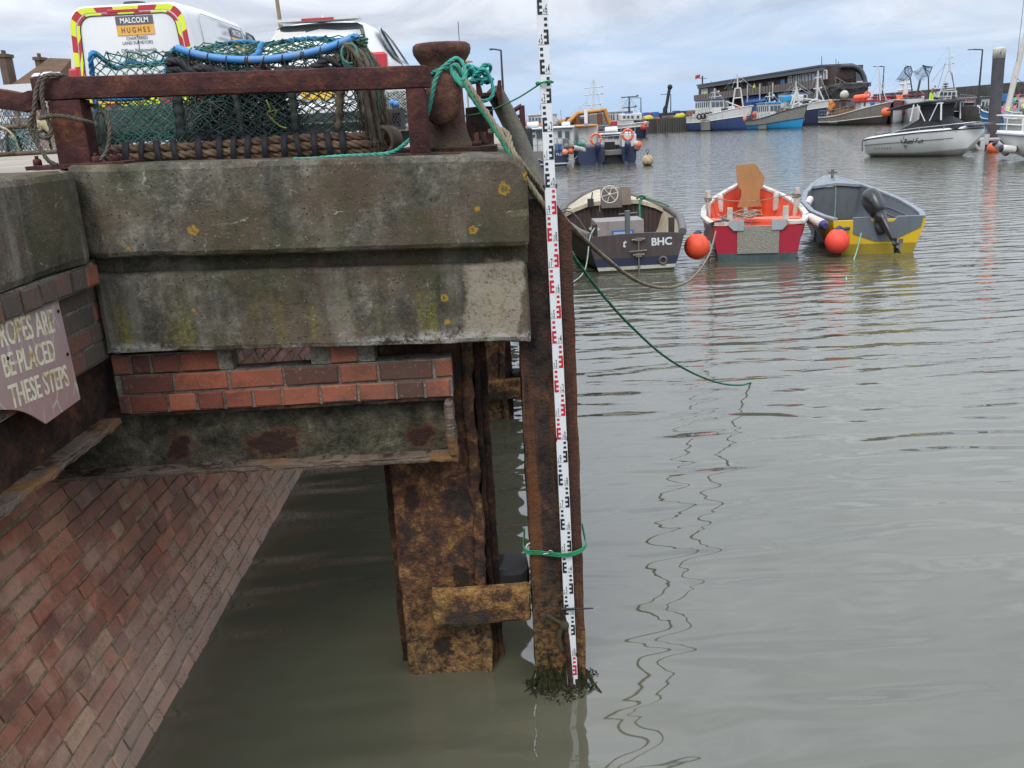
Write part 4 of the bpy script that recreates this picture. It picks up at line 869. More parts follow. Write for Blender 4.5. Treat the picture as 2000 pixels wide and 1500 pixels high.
for k in range(620):   # scraps and tangled twine inside
    u = rg.uniform(.3, .68); p = front(u, rg.uniform(0, .95)) + V((0, rg.uniform(.05, .3), 0)); mb.tube([p, p + V((rg.uniform(-.04, .04), rg.uniform(-.03, .03), rg.uniform(-.05, .02))), p + V((rg.uniform(-.06, .06), rg.uniform(-.04, .04), rg.uniform(-.09, .03)))], rg.choice([.002, .003, .0045]), 4, cap=False)
mb.build('inner_tangle', NETK, CR)
mb = MB(); c = at(505, 250, 3.58)
mb.tube(resample([at(520, 195, 3.58), at(528, 215, 3.57), at(522, 222, 3.57), at(545, 245, 3.57), at(560, 250, 3.57)], .01), .003, 5); mb.tube(resample([at(528, 218, 3.57), at(540, 215, 3.57), at(536, 228, 3.57)], .01), .002, 5); mb.build('yellow_twine', rope_mat((0.42, 0.40, 0.10), .5), CR)

# ---- generic D-shaped creel: hoops, netting, rope-bound base
def creel(name, label, loc, rz, w, d, h, nm, rm, base, group, nu=22, seed=1):
    c = thing(name, label, 'lobster creel', loc, rz, group); rg = random.Random(seed)
    hoop = lambda x, k: V((x, -d / 2 * cos(pi * k), 0.05 + (h - .05) * sin(pi * k) ** 0.7))
    mb = MB(); net(mb, lambda u, v: hoop(-w / 2 + w * u, v), nu, 20, 0.004, rg, .3)
    for x in (-w / 2, w / 2): net(mb, lambda u, v: V((x, -d / 2 + d * u, 0.05 + (h - .08) * v * max(.05, sin(pi * u)) ** .7)), 10, 8, .004, rg, .3)
    mb.build('netting', nm, c, world=False)
    for x in (-w / 2, 0, w / 2):
        mb = MB(); mb.tube([hoop(x, k / 12) for k in range(13)], 0.018, 7); fuzz(mb, [hoop(x, k / 12) for k in range(13)], .02, 60, rg, .05, .004); mb.build('hoop', rm, c, world=False)
    mb = MB(); pp = [V((-w / 2, -d / 2, .03)), V((w / 2, -d / 2, .03)), V((w / 2, d / 2, .03)), V((-w / 2, d / 2, .03)), V((-w / 2, -d / 2, .03))]
    for a, b in zip(pp, pp[1:]): mb.bar(a, b, .03, 8)
    mb.build('base_frame', base, c, world=False)
    return c
BROWNR = rope_mat((0.17, 0.125, 0.085), .4); CREAM = rope_mat((0.50, 0.42, 0.27), .55); WHT = rope_mat((0.55, 0.55, 0.52), .55)
g_ = 'lobster creels stacked on the far quay'
def ground_at(px, py_top, Y): return at(px, py_top, Y)
p = at(12, 270, 13.0); creel('stacked_creel', 'brown rope bound creel at the far left edge of the quay stack', (p.x - .1, 13.0, GZ), 1.25, .75, .6, .40, NETK, CREAM, BROWNR, g_, 18, 2)
p = at(85, 270, 13.2); creel('stacked_creel', 'green netted creel at ground level beneath the tipped brown creel', (p.x, 13.2, GZ), 0.2, .8, .6, .34, NETT, NETK, BROWNR, g_, 18, 3)
p = at(62, 245, 13.3); c_ = creel('stacked_creel', 'rounded brown creel tipped on top of the green netted creel', (p.x, 13.3, GZ + .36), 1.0, .7, .6, .46, BROWNR, FUZZ, BROWNR, g_, 18, 4)
mb = MB(); rg = random.Random(4)
for k in range(5): q = at(82 + 4 * k, 240 + 3 * k, 13.05); mb.ball(q, .07, 10, 7, (1, 1, .8)); 
q = at(86, 240, 13.05); mb.rope([q + V((rg.uniform(-.12, .14), rg.uniform(-.05, .05), rg.uniform(-.15, .1))) for k in range(10)], .025, 7, 4)
mb.solo('cream_rope_bundle', CREAM, 'bundle of cream rope hanging on the stacked creels', 'rope')
# creel with white base rope and black crate seen between the creel end and the right rail post
p0, p1 = at(738, 285, 6.6), at(800, 270, 6.6)
SC = thing('small_creel', 'creel with blue floats and white base rope behind the right rail post', 'lobster creel', ((p0.x + p1.x) / 2, 6.8, GZ))
x0, x1 = p0.x + .03, p1.x + 0.10; zt = at(760, 178, 6.6).z
mb = MB(); net(mb, lambda u, v: V((x0 + (x1 - x0) * u, 6.62, GZ + .12 + (zt - GZ - .12) * v)), 26, 26, .0035, random.Random(7), .35); net(mb, lambda u, v: V((x0 + (x1 - x0) * u, 6.80, GZ + .12 + (zt - GZ - .12) * v)), 26, 26, .0035, random.Random(9), .35); mb.build('netting', WHT, SC)
mb = MB(); net(mb, lambda u, v: V((x0 + (x1 - x0) * u, 6.60 + .4 * v, zt - .17 + .17 * v)), 16, 12, .006, random.Random(8), .5)
for k in range(80): mb.tube([V((random.Random(k).uniform(x0, x1), 6.62, zt - random.Random(k + 99).uniform(0, .15))), V((random.Random(k + 7).uniform(x0, x1), 6.7, zt - random.Random(k + 5).uniform(0, .15)))], .007, 4)
mb.build('dark_mesh', NETG, SC)
for q in ((743, 200), (742, 208), (766, 200), (773, 203), (741, 178)): mb = MB(); mb.ball(at(*q, 6.58), .022, 10, 7); mb.build('blue_float', BLUEH, SC)
mb = MB(); mb.rope([V((x0 - .02, 6.60, GZ + .12)), V(((x0 + x1) / 2, 6.57, GZ + .10)), V((x1 + .02, 6.60, GZ + .13))], .028, 6, 5); mb.build('base_rope', WHT, SC)
mb = MB(); mb.box(x0 + .01, x1, 6.61, 7.0, GZ + .0, GZ + .09); mb.build('base_slab', paint((.02, .02, .022), .7), SC)
q0, q1 = at(749, 255, 6.50), at(788, 212, 6.50)
CRT = thing('black_crate', 'small black plastic crate with lattice front beside the creel with blue floats', 'crate', ((q0.x + q1.x) / 2, 6.55, q0.z))
mb = MB(); a, b, z0, z1 = q0.x, q1.x, q0.z, q1.z
for e in ((a, b, z0, z0 + .02), (a, b, z1 - .025, z1), (a, a + .025, z0 + .02, z1 - .025), (b - .025, b, z0 + .02, z1 - .025)): mb.box(e[0], e[1], 6.48, 6.58, e[2], e[3])
for k in range(4):
    xa = a + .025 + (b - a - .05) * k / 4
    for s_ in (0, 1): mb.bar((xa, 6.49, z0 + .02 if s_ else z1 - .025), (min(xa + .06, b - .02), 6.49, z1 - .025 if s_ else z0 + .02), .005, 4)
mb.build('lattice_front', paint((.015, .015, .016), .5), CRT); mb = MB(); mb.box(a + .03, b - .03, 6.575, 6.60, z0 + .02, z1 - .03); mb.build('back_panel', paint((.02, .02, .02), .5), CRT)

# slanted timber fender, rusty frame, tyres beyond the bollard
TF = rust("weathered_timber", [(0.3, (0.05, 0.05, 0.042)), (0.5, (0.115, 0.11, 0.09)), (0.7, (0.20, 0.185, 0.14))], 6, 0.7)
mb = MB(); pp = [at(965, 178, 4.35), at(985, 215, 4.30), at(1012, 270, 4.2), at(1035, 330, 4.1), at(1050, 372, 4.05)]
mb.tube(resample(pp, .03), 0.042, 12); mb.solo('slanted_fender_pole', TF, 'thick grey slanted timber fender pole leaning past the jetty corner', 'pole')
mb = MB(); mb.tube(resample([at(1026, 305, 4.5), at(1036, 312, 4.45), at(1044, 335, 4.4), at(1052, 372, 4.35)], .03), .035, 10); mb.solo('rubber_fender', paint((.06, .06, .062), .6, .4), 'worn rubber fender stub beside the slanted pole', 'fender')
RF = thing('angle_iron_gantry', 'thin rusty angle iron gantry standing behind the slanted pole', 'gantry', (at(1022, 330, 6.0).x, 6.0, 2.0))
a_, b_, c2 = at(1019, 206, 6.0), at(1026, 340, 6.0), at(985, 228, 6.0)
for m0, m1, rr in ((b_, a_, .018), (a_, c2, .014), (a_ + V((0, 0.03, -.06)), at(990, 236, 6.0), .012)): mb = MB(); mb.bar(m0, m1, rr, 4); mb.build('bar', RAIL, RF)
mb = MB(); pb = [V((x, 10.0, 0)) for x in ()]
pq = at(1028, 300, 18.0); mb.rough(pq.x - .32, pq.x + .14, 17.9, 18.3, -.3, at(1028, 250, 18).z, .15, .02, 3, .03); mb.solo('far_timber_post', paint((.035, .035, .036), .8, .5), 'dark square timber post beside the moored grey workboat', 'post')

# ============================================================ VEHICLES
CARW = paint((0.60, 0.61, 0.62), 0.25, 0.05, spec=0.6); GL = glass_mat(); RUB = paint((0.018, 0.018, 0.019), 0.7, 0.3); TRIM = paint((0.03, 0.03, 0.032), 0.55, 0.2); REDV = paint((0.42, 0.025, 0.035), 0.4, 0.1); YELV = paint((0.62, 0.72, 0.03), 0.45, 0.08); PLATE = paint((0.72, 0.44, 0.035), 0.4, 0.05); REDL = paint((0.45, 0.02, 0.03), 0.15, 0.05, spec=.7); ORNG = paint((0.70, 0.36, 0.06), .45, .05); GRYT = paint((.10, .10, .115), .5, .05); WHL = paint((.35, .36, .37), .35, .2, metal=.7)
def wheel(par, x, y, z, r):
    mb = MB(); mb.lathe([(r * .62, -.09), (r * .95, -.09), (r, -.06), (r, .06), (r * .95, .09), (r * .62, .09)], (x, y, z), 24, 'X'); w = mb.build('wheel', RUB, par, world=False)
    mb = MB(); mb.lathe([(0, -.07), (r * .62, -.075), (r * .62, .075), (0, .07)], (x, y, z), 20, 'X'); mb.build('rim', WHL, w, world=False)
def rsec(y, hw, z0, z1, rad, tum=0.0, k=6):
    "rounded body section: half width hw, tumblehome tum"
    out = [V((-hw * .96, y, z0)), V((-hw, y, z0 + .12)), V((-hw, y, z0 + (z1 - z0) * .45))]
    for i in range(k + 1):
        a = pi - pi / 2 * i / k; out.append(V((-(hw - tum - rad) + rad * cos(a), y, z1 - rad + rad * sin(a))))
    for i in range(k + 1):
        a = pi / 2 - pi / 2 * i / k; out.append(V(((hw - tum - rad) + rad * cos(a), y, z1 - rad + rad * sin(a))))
    return out + [V((hw, y, z0 + (z1 - z0) * .45)), V((hw, y, z0 + .12)), V((hw * .96, y, z0))]
VN = thing('survey_van', 'white survey van with red and yellow chevrons and company lettering on its rear', 'van', (-4.67, 12.4, GZ), 0.0)
HW = 0.86
mb = MB(); secs = [rsec(0.0, HW - .03, .30, 1.74, .20, .10), rsec(0.05, HW, .28, 1.80, .22, .10), rsec(1.2, HW + .01, .27, 1.83, .20, .10), rsec(2.7, HW + .01, .27, 1.82, .20, .11), rsec(3.2, HW, .27, 1.74, .22, .13), rsec(4.0, HW, .27, 1.10, .15, .08), rsec(4.7, HW - .08, .27, .95, .15, .06), rsec(4.9, HW - .2, .30, .7, .12, .05)]
mb.loft(secs, closed=True, cap=True); vb_ = mb.build('body', CARW, VN, world=False)
def rr_poly(cx, cz, w, h, r, y, k=5, top_in=0.0):
    out = []
    for sx, sz, a0 in ((1, -1, -pi / 2), (1, 1, 0), (-1, 1, pi / 2), (-1, -1, pi)):
        for i in range(k + 1):
            a = a0 + pi / 2 * i / k; x, z = cx + sx * (w / 2 - r) + r * cos(a), cz + sz * (h / 2 - r) + r * sin(a)
            out.append(V((cx + (x - cx) * (1 - top_in * (z - cz + h / 2) / h), y, z)))
    return out
# chevron border: ring between outer and inner outline, cut into alternating bands
def ring_bands(mbs, outer, inner, n):
    L = len(outer)
    for i in range(L):
        a, b, c, d = outer[i], outer[(i + 1) % L], inner[(i + 1) % L], inner[i]
        s = max(1, int((b - a).length / .03))
        for q in range(s):
            t0, t1 = q / s, (q + 1) / s; P = [a.lerp(b, t0), a.lerp(b, t1), d.lerp(c, t1), d.lerp(c, t0)]
            m = (P[0] + P[2]) / 2; band = int((m.z * 1.0 - abs(m.x) * .9 + 3) / .20) % 2
            mbs[band].add(P, [(0, 1, 2, 3)], False)
mr, my = MB(), MB()
O1, I1 = rr_poly(0, 1.055, 1.64, 1.43, .22, -.006, top_in=.12), rr_poly(0, 1.06, 1.50, 1.30, .20, -.006, top_in=.12)
O2, I2 = rr_poly(0, 1.06, 1.475, 1.275, .20, -.006, top_in=.12), rr_poly(0, 1.245, 1.34, .86, .16, -.006, top_in=.09)
for a, b in ((O1, I1), (O2, I2)): ring_bands((mr, my), a, b, 9)
for k in range(-2, 9):      # broad diagonal bands below the window panel
    for sx in (-1, 1):
        for i in range(12):
            z0, z1 = .42 + i * .03, .45 + i * .03; c0 = lambda z: sx * (.05 + k * .17 + (z - .42) * .9 * 1)
            xa, xb = sorted((c0(z0), c0(z0) + sx * .17)); 
            lo, hi = (0.005, .70) if sx > 0 else (-.70, -.005); xa, xb = max(xa, lo), min(xb, hi)
            if xb - xa > .005: (mr, my)[k % 2].add([V((xa, -.0055, z0)), V((xb, -.0055, z0)), V((xb, -.0055, z1)), V((xa, -.0055, z1))], [(0, 1, 2, 3)], False)
mr.build('red_chevrons', REDV, VN, world=False, recalc=False); my.build('yellow_chevrons', YELV, VN, world=False, recalc=False)
mb = MB(); mb.tube([V((q.x, -.004, q.z)) for q in rr_poly(0, 1.245, 1.33, .85, .16, 0, top_in=.09)], .007, 5, closed=True); mb.bar((0.10, -.004, .45), (0.10, -.004, 1.70), .004, 4); mb.build('door_seam', TRIM, VN, world=False)
mb = MB(); mb.box(-.24, .16, -.012, .0, 1.70, 1.735); mb.build('brake_light', REDL, VN, world=False, bevel=.004)
mb = MB(); mb.box(-.15, .33, -.009, -.003, 1.545, 1.65); lg = mb.build('logo_panel', GRYT, VN, world=False)
mb = MB(); mb.box(-.15, .33, -.009, -.003, 1.42, 1.54); mb.build('logo_panel_orange', ORNG, VN, world=False)
ux, uzz = V((1, 0, 0)), V((0, 0, 1)); LW = paint((.75, .75, .75), .5, .02); LK = paint((.06, .06, .07), .5, .02)
mb = MB(); mb.text('MALCOLM', (.09, -.009, 1.567), ux, uzz, .062, .018, .86); mb.build('logo_lettering', LW, VN, world=False, recalc=False)
mb = MB(); mb.text('H U G H E S', (.09, -.009, 1.45), ux, uzz, .062, .012, .78)
for s_, z_, h_, xs_ in (('CHARTERED', 1.365, .038, .9), ('LAND SURVEYORS', 1.31, .038, .86), ('Offices Nationwide', 1.215, .044, .92), ('0800 833 312', 1.135, .056, .9), ('www.malcolmhughes.co.uk', 1.04, .042, .9)): mb.text(s_, (.09, -.004, z_), ux, uzz, h_, .006 if z_ > 1.15 else 0, xs_)
mb.build('lettering', LK, VN, world=False, recalc=False)
for sx in (-1, 1):
    mb = MB(); mb.rough(sx * .80 - .065, sx * .80 + .065, -.02, .12, .68, 1.06, .03, 0, 1, .02); mb.build('tail_light', REDL, VN, world=False)
mb = MB(); mb.rough(-.86, .86, -.12, .2, .20, .56, .05, 0, 1, .04); mb.box(-.70, .70, .2, 4.2, .10, .29); mb.build('bumper', TRIM, VN, world=False)
mb = MB(); mb.box(-.63, -.10, -.022, -.008, .60, .72); pl = mb.build('number_plate', PLATE, VN, world=False)
mb = MB(); mb.text('FY', (-.62, -.023, .62), ux, uzz, .085, .01, .7, 'LEFT'); mb.build('plate_lettering', LK, pl, world=False, recalc=False)
sx_ = HW - .055
sideP = lambda y, z: V((HW + .012 - max(0, (z - 1.03)) * .145, y, z))
mb = MB(); wpoly = [(2.8, 1.12), (2.8, 1.66), (3.15, 1.64), (3.8, 1.14)]; mb.add([sideP(y, z) for y, z in wpoly], [(0, 1, 2, 3)], False); mb.tube([sideP(y, z) for y, z in wpoly], .018, 5, closed=True); mb.build('side_window', GL, VN, world=False)
mb = MB(); q = [sideP(y, z) for y, z in ((.42, .75), (.42, 1.62), (.54, 1.70), (2.50, 1.70), (2.62, 1.60), (2.62, .75))]; mb.tube(q, .006, 4, closed=True); mb.build('side_panel_seam', paint((.35, .36, .37), .4), VN, world=False)
def sidebox(y0, y1, z0, z1, m, nm): mb = MB(); mb.add([sideP(y0, z0) + V((.003, 0, 0)), sideP(y1, z0) + V((.003, 0, 0)), sideP(y1, z1) + V((.003, 0, 0)), sideP(y0, z1) + V((.003, 0, 0))], [(0, 1, 2, 3)], False); return mb.build(nm, m, VN, world=False, recalc=False)
sidebox(1.85, 2.48, 1.53, 1.66, GRYT, 'side_logo'); sidebox(1.85, 2.48, 1.36, 1.52, ORNG, 'side_logo_orange')
sv = (sideP(0, 1.5) - sideP(0, 1.2)).normalized()
mb = MB(); mb.text('MALCOLM', sideP(2.165, 1.56), (0, 1, 0), sv, .075, .012, .85, off=.006); mb.build('side_logo_lettering', LW, VN, world=False, recalc=False)
mb = MB(); mb.text('HUGHES', sideP(2.165, 1.40), (0, 1, 0), sv, .085, .008, .85, off=.006)
for s_, z_ in (('Offices Nationwide', 1.62), ('0800 833 312', 1.52), ('www.malcolmhughes.co.uk', 1.43)): mb.text(s_, sideP(1.75, z_), (0, 1, 0), sv, .05, 0, .75, 'RIGHT', .006)
mb.build('side_lettering', LK, VN, world=False, recalc=False)
for x in (-.74, .74):
    for y in (.75, 3.95): wheel(VN, x, y, .31, .31)
mb = MB(); mb.lathe([(.02, 0), (.14, 0), (.14, .05), (0, .06)], (-.02, .4, 1.81), 14); mb.build('roof_beacon', TRIM, VN, world=False)

HC = thing('white_hatchback', 'white hatchback parked beyond the creel, its rear towards the camera', 'car', (-2.18, 11.9, GZ), 0.0)
def csec(y, hw, z0, zb, zr, hr, rad=.12):
    return [V((-hw * .95, y, z0)), V((-hw, y, z0 + .15)), V((-hw, y, zb - .12)), V((-hw * .97, y, zb)), V((-(hr + .02), y, zr - rad)), V((-(hr - rad * .6), y, zr - rad * .25)), V((-(hr - rad * 2), y, zr)), V((0, y, zr + .02)),
            V((hr - rad * 2, y, zr)), V((hr - rad * .6, y, zr - rad * .25)), V((hr + .02, y, zr - rad)), V((hw * .97, y, zb)), V((hw, y, zb - .12)), V((hw, y, z0 + .15)), V((hw * .95, y, z0))]
mb = MB(); mb.loft([csec(0, .80, .28, .72, .80, .66), csec(.05, .86, .26, .88, .98, .70), csec(.16, .87, .25, .95, 1.24, .64), csec(.30, .87, .25, .96, 1.40, .60), csec(.6, .875, .25, .96, 1.455, .60), csec(1.5, .88, .25, .95, 1.48, .61), csec(2.2, .88, .25, .93, 1.42, .60), csec(2.9, .87, .25, .92, 1.05, .66), csec(3.7, .84, .25, .82, .90, .60), csec(4.05, .7, .3, .6, .68, .5)], closed=True, cap=True); mb.build('body', CARW, HC, world=False)
mb = MB(); mb.add([V((-.62, .04, .99)), V((.62, .04, .99)), V((.55, .235, 1.36)), V((.47, .275, 1.405)), V((-.47, .275, 1.405)), V((-.55, .235, 1.36))], [(0, 1, 2, 3, 4, 5)], False); mb.build('rear_window', GL, HC, world=False, recalc=False)
mb = MB(); mb.rough(-.52, .52, .16, .42, 1.435, 1.475, .04, 0, 1, .012); sp_ = mb.build('spoiler', CARW, HC, world=False)
mb = MB(); mb.box(-.20, .20, .148, .17, 1.44, 1.468); mb.build('brake_light', REDL, sp_, world=False)
sw = [(.55, 1.10), (.62, 1.30), (.95, 1.385), (1.5, 1.40), (2.1, 1.33), (2.75, 1.02), (1.4, 1.0), (.75, 1.01)]
sdp = lambda y, z: V((.885 - (z - .95) * .50, y, z))
mb = MB(); mb.add([sdp(y, z) for y, z in sw], [tuple(range(len(sw)))], False); mb.tube([sdp(y, z) for y, z in sw], .016, 5, closed=True); swn = mb.build('side_window', glass_mat((.16, .19, .20)), HC, world=False)  # pale sky reflection is put into the glass colour
mb = MB(); mb.bar(sdp(1.2, 1.0) + V((.006, 0, 0)), sdp(1.05, 1.40) + V((.006, 0, 0)), .018, 4); mb.build('door_pillar', TRIM, swn, world=False)
for sx in (-1, 1): mb = MB(); mb.rough(sx * .74 - .1, sx * .74 + .1, -.01, .14, .82, 1.02, .03, 0, 1, .03); mb.build('tail_light', REDL, HC, world=False)
mb = MB(); mb.box(-.27, .27, -.02, -.002, .50, .63); pl = mb.build('number_plate', PLATE, HC, world=False)
mb = MB(); mb.text('O', (-.19, -.021, .525), ux, uzz, .08, .01, .8); mb.text('X', (.16, -.021, .525), ux, uzz, .08, .01, .8); mb.build('plate_lettering', LK, pl, world=False, recalc=False)
mb = MB(); mb.rough(-.80, .80, -.06, .2, .20, .46, .05, 0, 1, .04); mb.build('bumper', CARW, HC, world=False)
mb = MB(); mb.box(-.6, .6, -.066, -.05, .22, .33); mb.box(-.70, .70, .15, 3.6, .09, .27); mb.build('underbody', TRIM, HC, world=False)
mb = MB(); mb.loft([[V((-.01, .42, 1.47)), V((.01, .42, 1.47)), V((.01, .6, 1.47)), V((-.01, .6, 1.47))], [V((-.003, .55, 1.54)), V((.003, .55, 1.54)), V((.003, .585, 1.54)), V((-.003, .585, 1.54))]], closed=True, cap=True); mb.build('roof_fin', CARW, HC, world=False)
for x in (-.76, .76):
    for y in (.7, 3.2): wheel(HC, x, y, .31, .31)
# a dark mirror / second car roof between rail end and bollard
# ---- posts and lamps on the quay
def lamp(label, px, ytop, ybot, Y, arm, rad=.05, group='street lamps round the harbour', zb=GZ):
    p = at(px, ybot, Y); tpt = at(px, ytop, Y); b0 = V((p.x, Y, zb))
    t = thing('street_lamp', label, 'street lamp', b0, 0, group)
    h = tpt.z - zb; mb = MB(); mb.tube([V((0, 0, 0)), V((0, 0, h * .5)), V((0, 0, h))], [rad, rad * .8, rad * .6], 8); mb.build('column', TRIM, t, world=False)
    mb = MB(); mb.bar((0, 0, h - .02), (arm, 0, h + .05), rad * .55, 6); mb.rough(min(arm, arm * 1.6), max(arm, arm * 1.6), -.1, .1, h + .0, h + .09, .1, 0, 1, .03); mb.build('lamp_head', TRIM, t, world=False); return t
lamp('slim grey street lamp behind the bollard, its head turned left', 984, 97, 205, 45, -.35, .07)
mb = MB(); a, b = at(553, 85, 60), at(545, -30, 60); b = V((a.x - .1, 60, b.z)); mb.tube([V((a.x, 60, GZ)), a, b], [.16, .14, .11], 8); mb.solo('wooden_pole', paint((.27, .19, .12), .8, .3), 'tall bare wooden pole rising beyond the hatchback', 'pole')
mb = MB(); a = at(897, 80, 40); mb.tube([V((a.x, 40, GZ)), V((a.x, 40, at(897, 42, 40).z))], .015, 4); mb.solo('thin_aerial', TRIM, 'hair thin aerial rising behind the bollard', 'aerial')
mb = MB(); a = at(911, 150, 20); mb.tube([V((a.x, 20, GZ)), V((a.x, 20, at(911, 122, 20).z))], .02, 5); mb.lathe([(.16, 0), (.13, .03), (.05, .05)], (a.x, 20, at(911, 122, 20).z), 14); mb.solo('survey_antenna', paint((.32, .27, .12), .5), 'small survey antenna dish on a pole just right of the bollard', 'antenna')

# ---- houses at the far left
HYD = 70.0
BRK = paint((.13, .085, .06), .9, .5, sc=1.5); TILE = rust("roof_tiles", [(.35, (.055, .04, .028)), (.5, (.10, .062, .036)), (.65, (.16, .085, .045))], 2.0, .6); RENDER = paint((.56, .58, .60), .6, .08, sc=.6)
def hp_(px, py, Y=HYD): return at(px, py, Y)
HB = thing('brick_house', 'old brown tiled house with brick chimneys and roof windows at the far left', 'house', (hp_(45, 290).x, HYD, GZ))
r0, r1 = hp_(22, 119), hp_(70, 121); e0, e1 = hp_(-25, 205), hp_(110, 190)
mb = MB(); dpt = 6.0; yb = HYD + dpt * 2
lo0, lo1 = hp_(8, 175), hp_(92, 170)
mb.add([lo0, lo1, V((r1.x, HYD + dpt, r1.z + .6)), V((r0.x, HYD + dpt, r0.z + .6)), V((lo0.x, yb, lo0.z)), V((lo1.x, yb, lo1.z))], [(0, 1, 2, 3), (3, 2, 5, 4), (0, 3, 4), (1, 5, 2)], False); rf = mb.build('roof', TILE, HB)
for px, w, yt in ((9, 13, 106), (78, 9, 112)):
    p = hp_(px, yt, HYD + dpt); ww = w * HYD / 1750 / 2; mb = MB(); mb.box(p.x - ww, p.x + ww, HYD + dpt - .6, HYD + dpt + .6, p.z - 3.2, p.z - .25); mb.box(p.x - ww - .1, p.x + ww + .1, HYD + dpt - .7, HYD + dpt + .7, p.z - .25, p.z); mb.box(p.x - ww * .6, p.x + ww * .1, HYD + dpt - .2, HYD + dpt + .2, p.z, p.z + .3); mb.build('chimney', BRK, HB)
for q in ((33, 140, 44, 148), (50, 137, 66, 146), (66, 138, 84, 144)):
    a, b = hp_(q[0], q[3], HYD - .2), hp_(q[2], q[1], HYD - .2); mb = MB(); k = .55
    fr = lambda p: (p.z - lo0.z) / max(.1, (r0.z + .6 - lo0.z)) * dpt
    mb.prism([V((a.x, HYD + fr(a) - .12, a.z)), V((b.x, HYD + fr(a) - .12, a.z)), V((b.x, HYD + fr(b) - .12, b.z)), V((a.x, HYD + fr(b) - .12, b.z))], (0, -.12, .05)); mb.build('roof_window', paint((.62, .65, .68), .2, .05), rf)
mb = MB(); mb.box(lo0.x + .3, lo1.x - .3, HYD + .4, yb - .4, GZ, lo0.z); mb.build('wall', BRK, HB)
HWY = 62.0
a, b = hp_(-60, 290, HWY), hp_(63, 190, HWY)
HH = thing('white_house', 'white rendered building with glazed balconies at the far left edge', 'house', ((a.x + b.x) / 2, HWY, GZ))
mb = MB(); mb.box(a.x, b.x, HWY + .6, HWY + 5, GZ, b.z + .9); mb.build('wall', RENDER, HH)
for q in ((9, 208, 60, 227), (15, 238, 34, 252), (-8, 238, 5, 252)):
    p0, p1 = hp_(q[0], q[3], HWY + .55), hp_(q[2], q[1], HWY + .55); mb = MB(); mb.box(p0.x, p1.x, HWY + .52, HWY + .7, p0.z, p1.z); w = mb.build('window', paint((.20, .27, .31), .1, .1), HH)
    mb = MB()
    for k in range(4): x = p0.x + (p1.x - p0.x) * k / 3; mb.box(x - .04, x + .04, HWY + .48, HWY + .515, p0.z, p1.z)
    mb.build('frame', RENDER, w)
for q in ((8, 227, 64, 232), (-30, 268, 40, 273)):
    p0, p1 = hp_(q[0], q[3], HWY), hp_(q[2], q[1], HWY); mb = MB(); mb.box(p0.x, p1.x, HWY - .6, HWY + .6, p0.z, p1.z); bl = mb.build('balcony', RENDER, HH)
    mb = MB(); hgt = .85
    for k in range(8): x = p0.x + .05 + (p1.x - p0.x - .1) * k / 7; mb.bar((x, HWY - .55, p1.z), (x, HWY - .55, p1.z + hgt), .025, 4)
    mb.bar((p0.x, HWY - .55, p1.z + hgt), (p1.x, HWY - .55, p1.z + hgt), .03, 4); mb.build('railing', paint((.10, .14, .17), .4), bl)
mb = MB(); p0, p1 = hp_(72, 260, 50), hp_(98, 210, 50); mb.box(p0.x, p1.x, 50, 51, GZ, p1.z); mb.solo('pink_kiosk', paint((.30, .18, .15), .8, .3), 'plain pinkish brick hut behind the left rail post', 'hut')
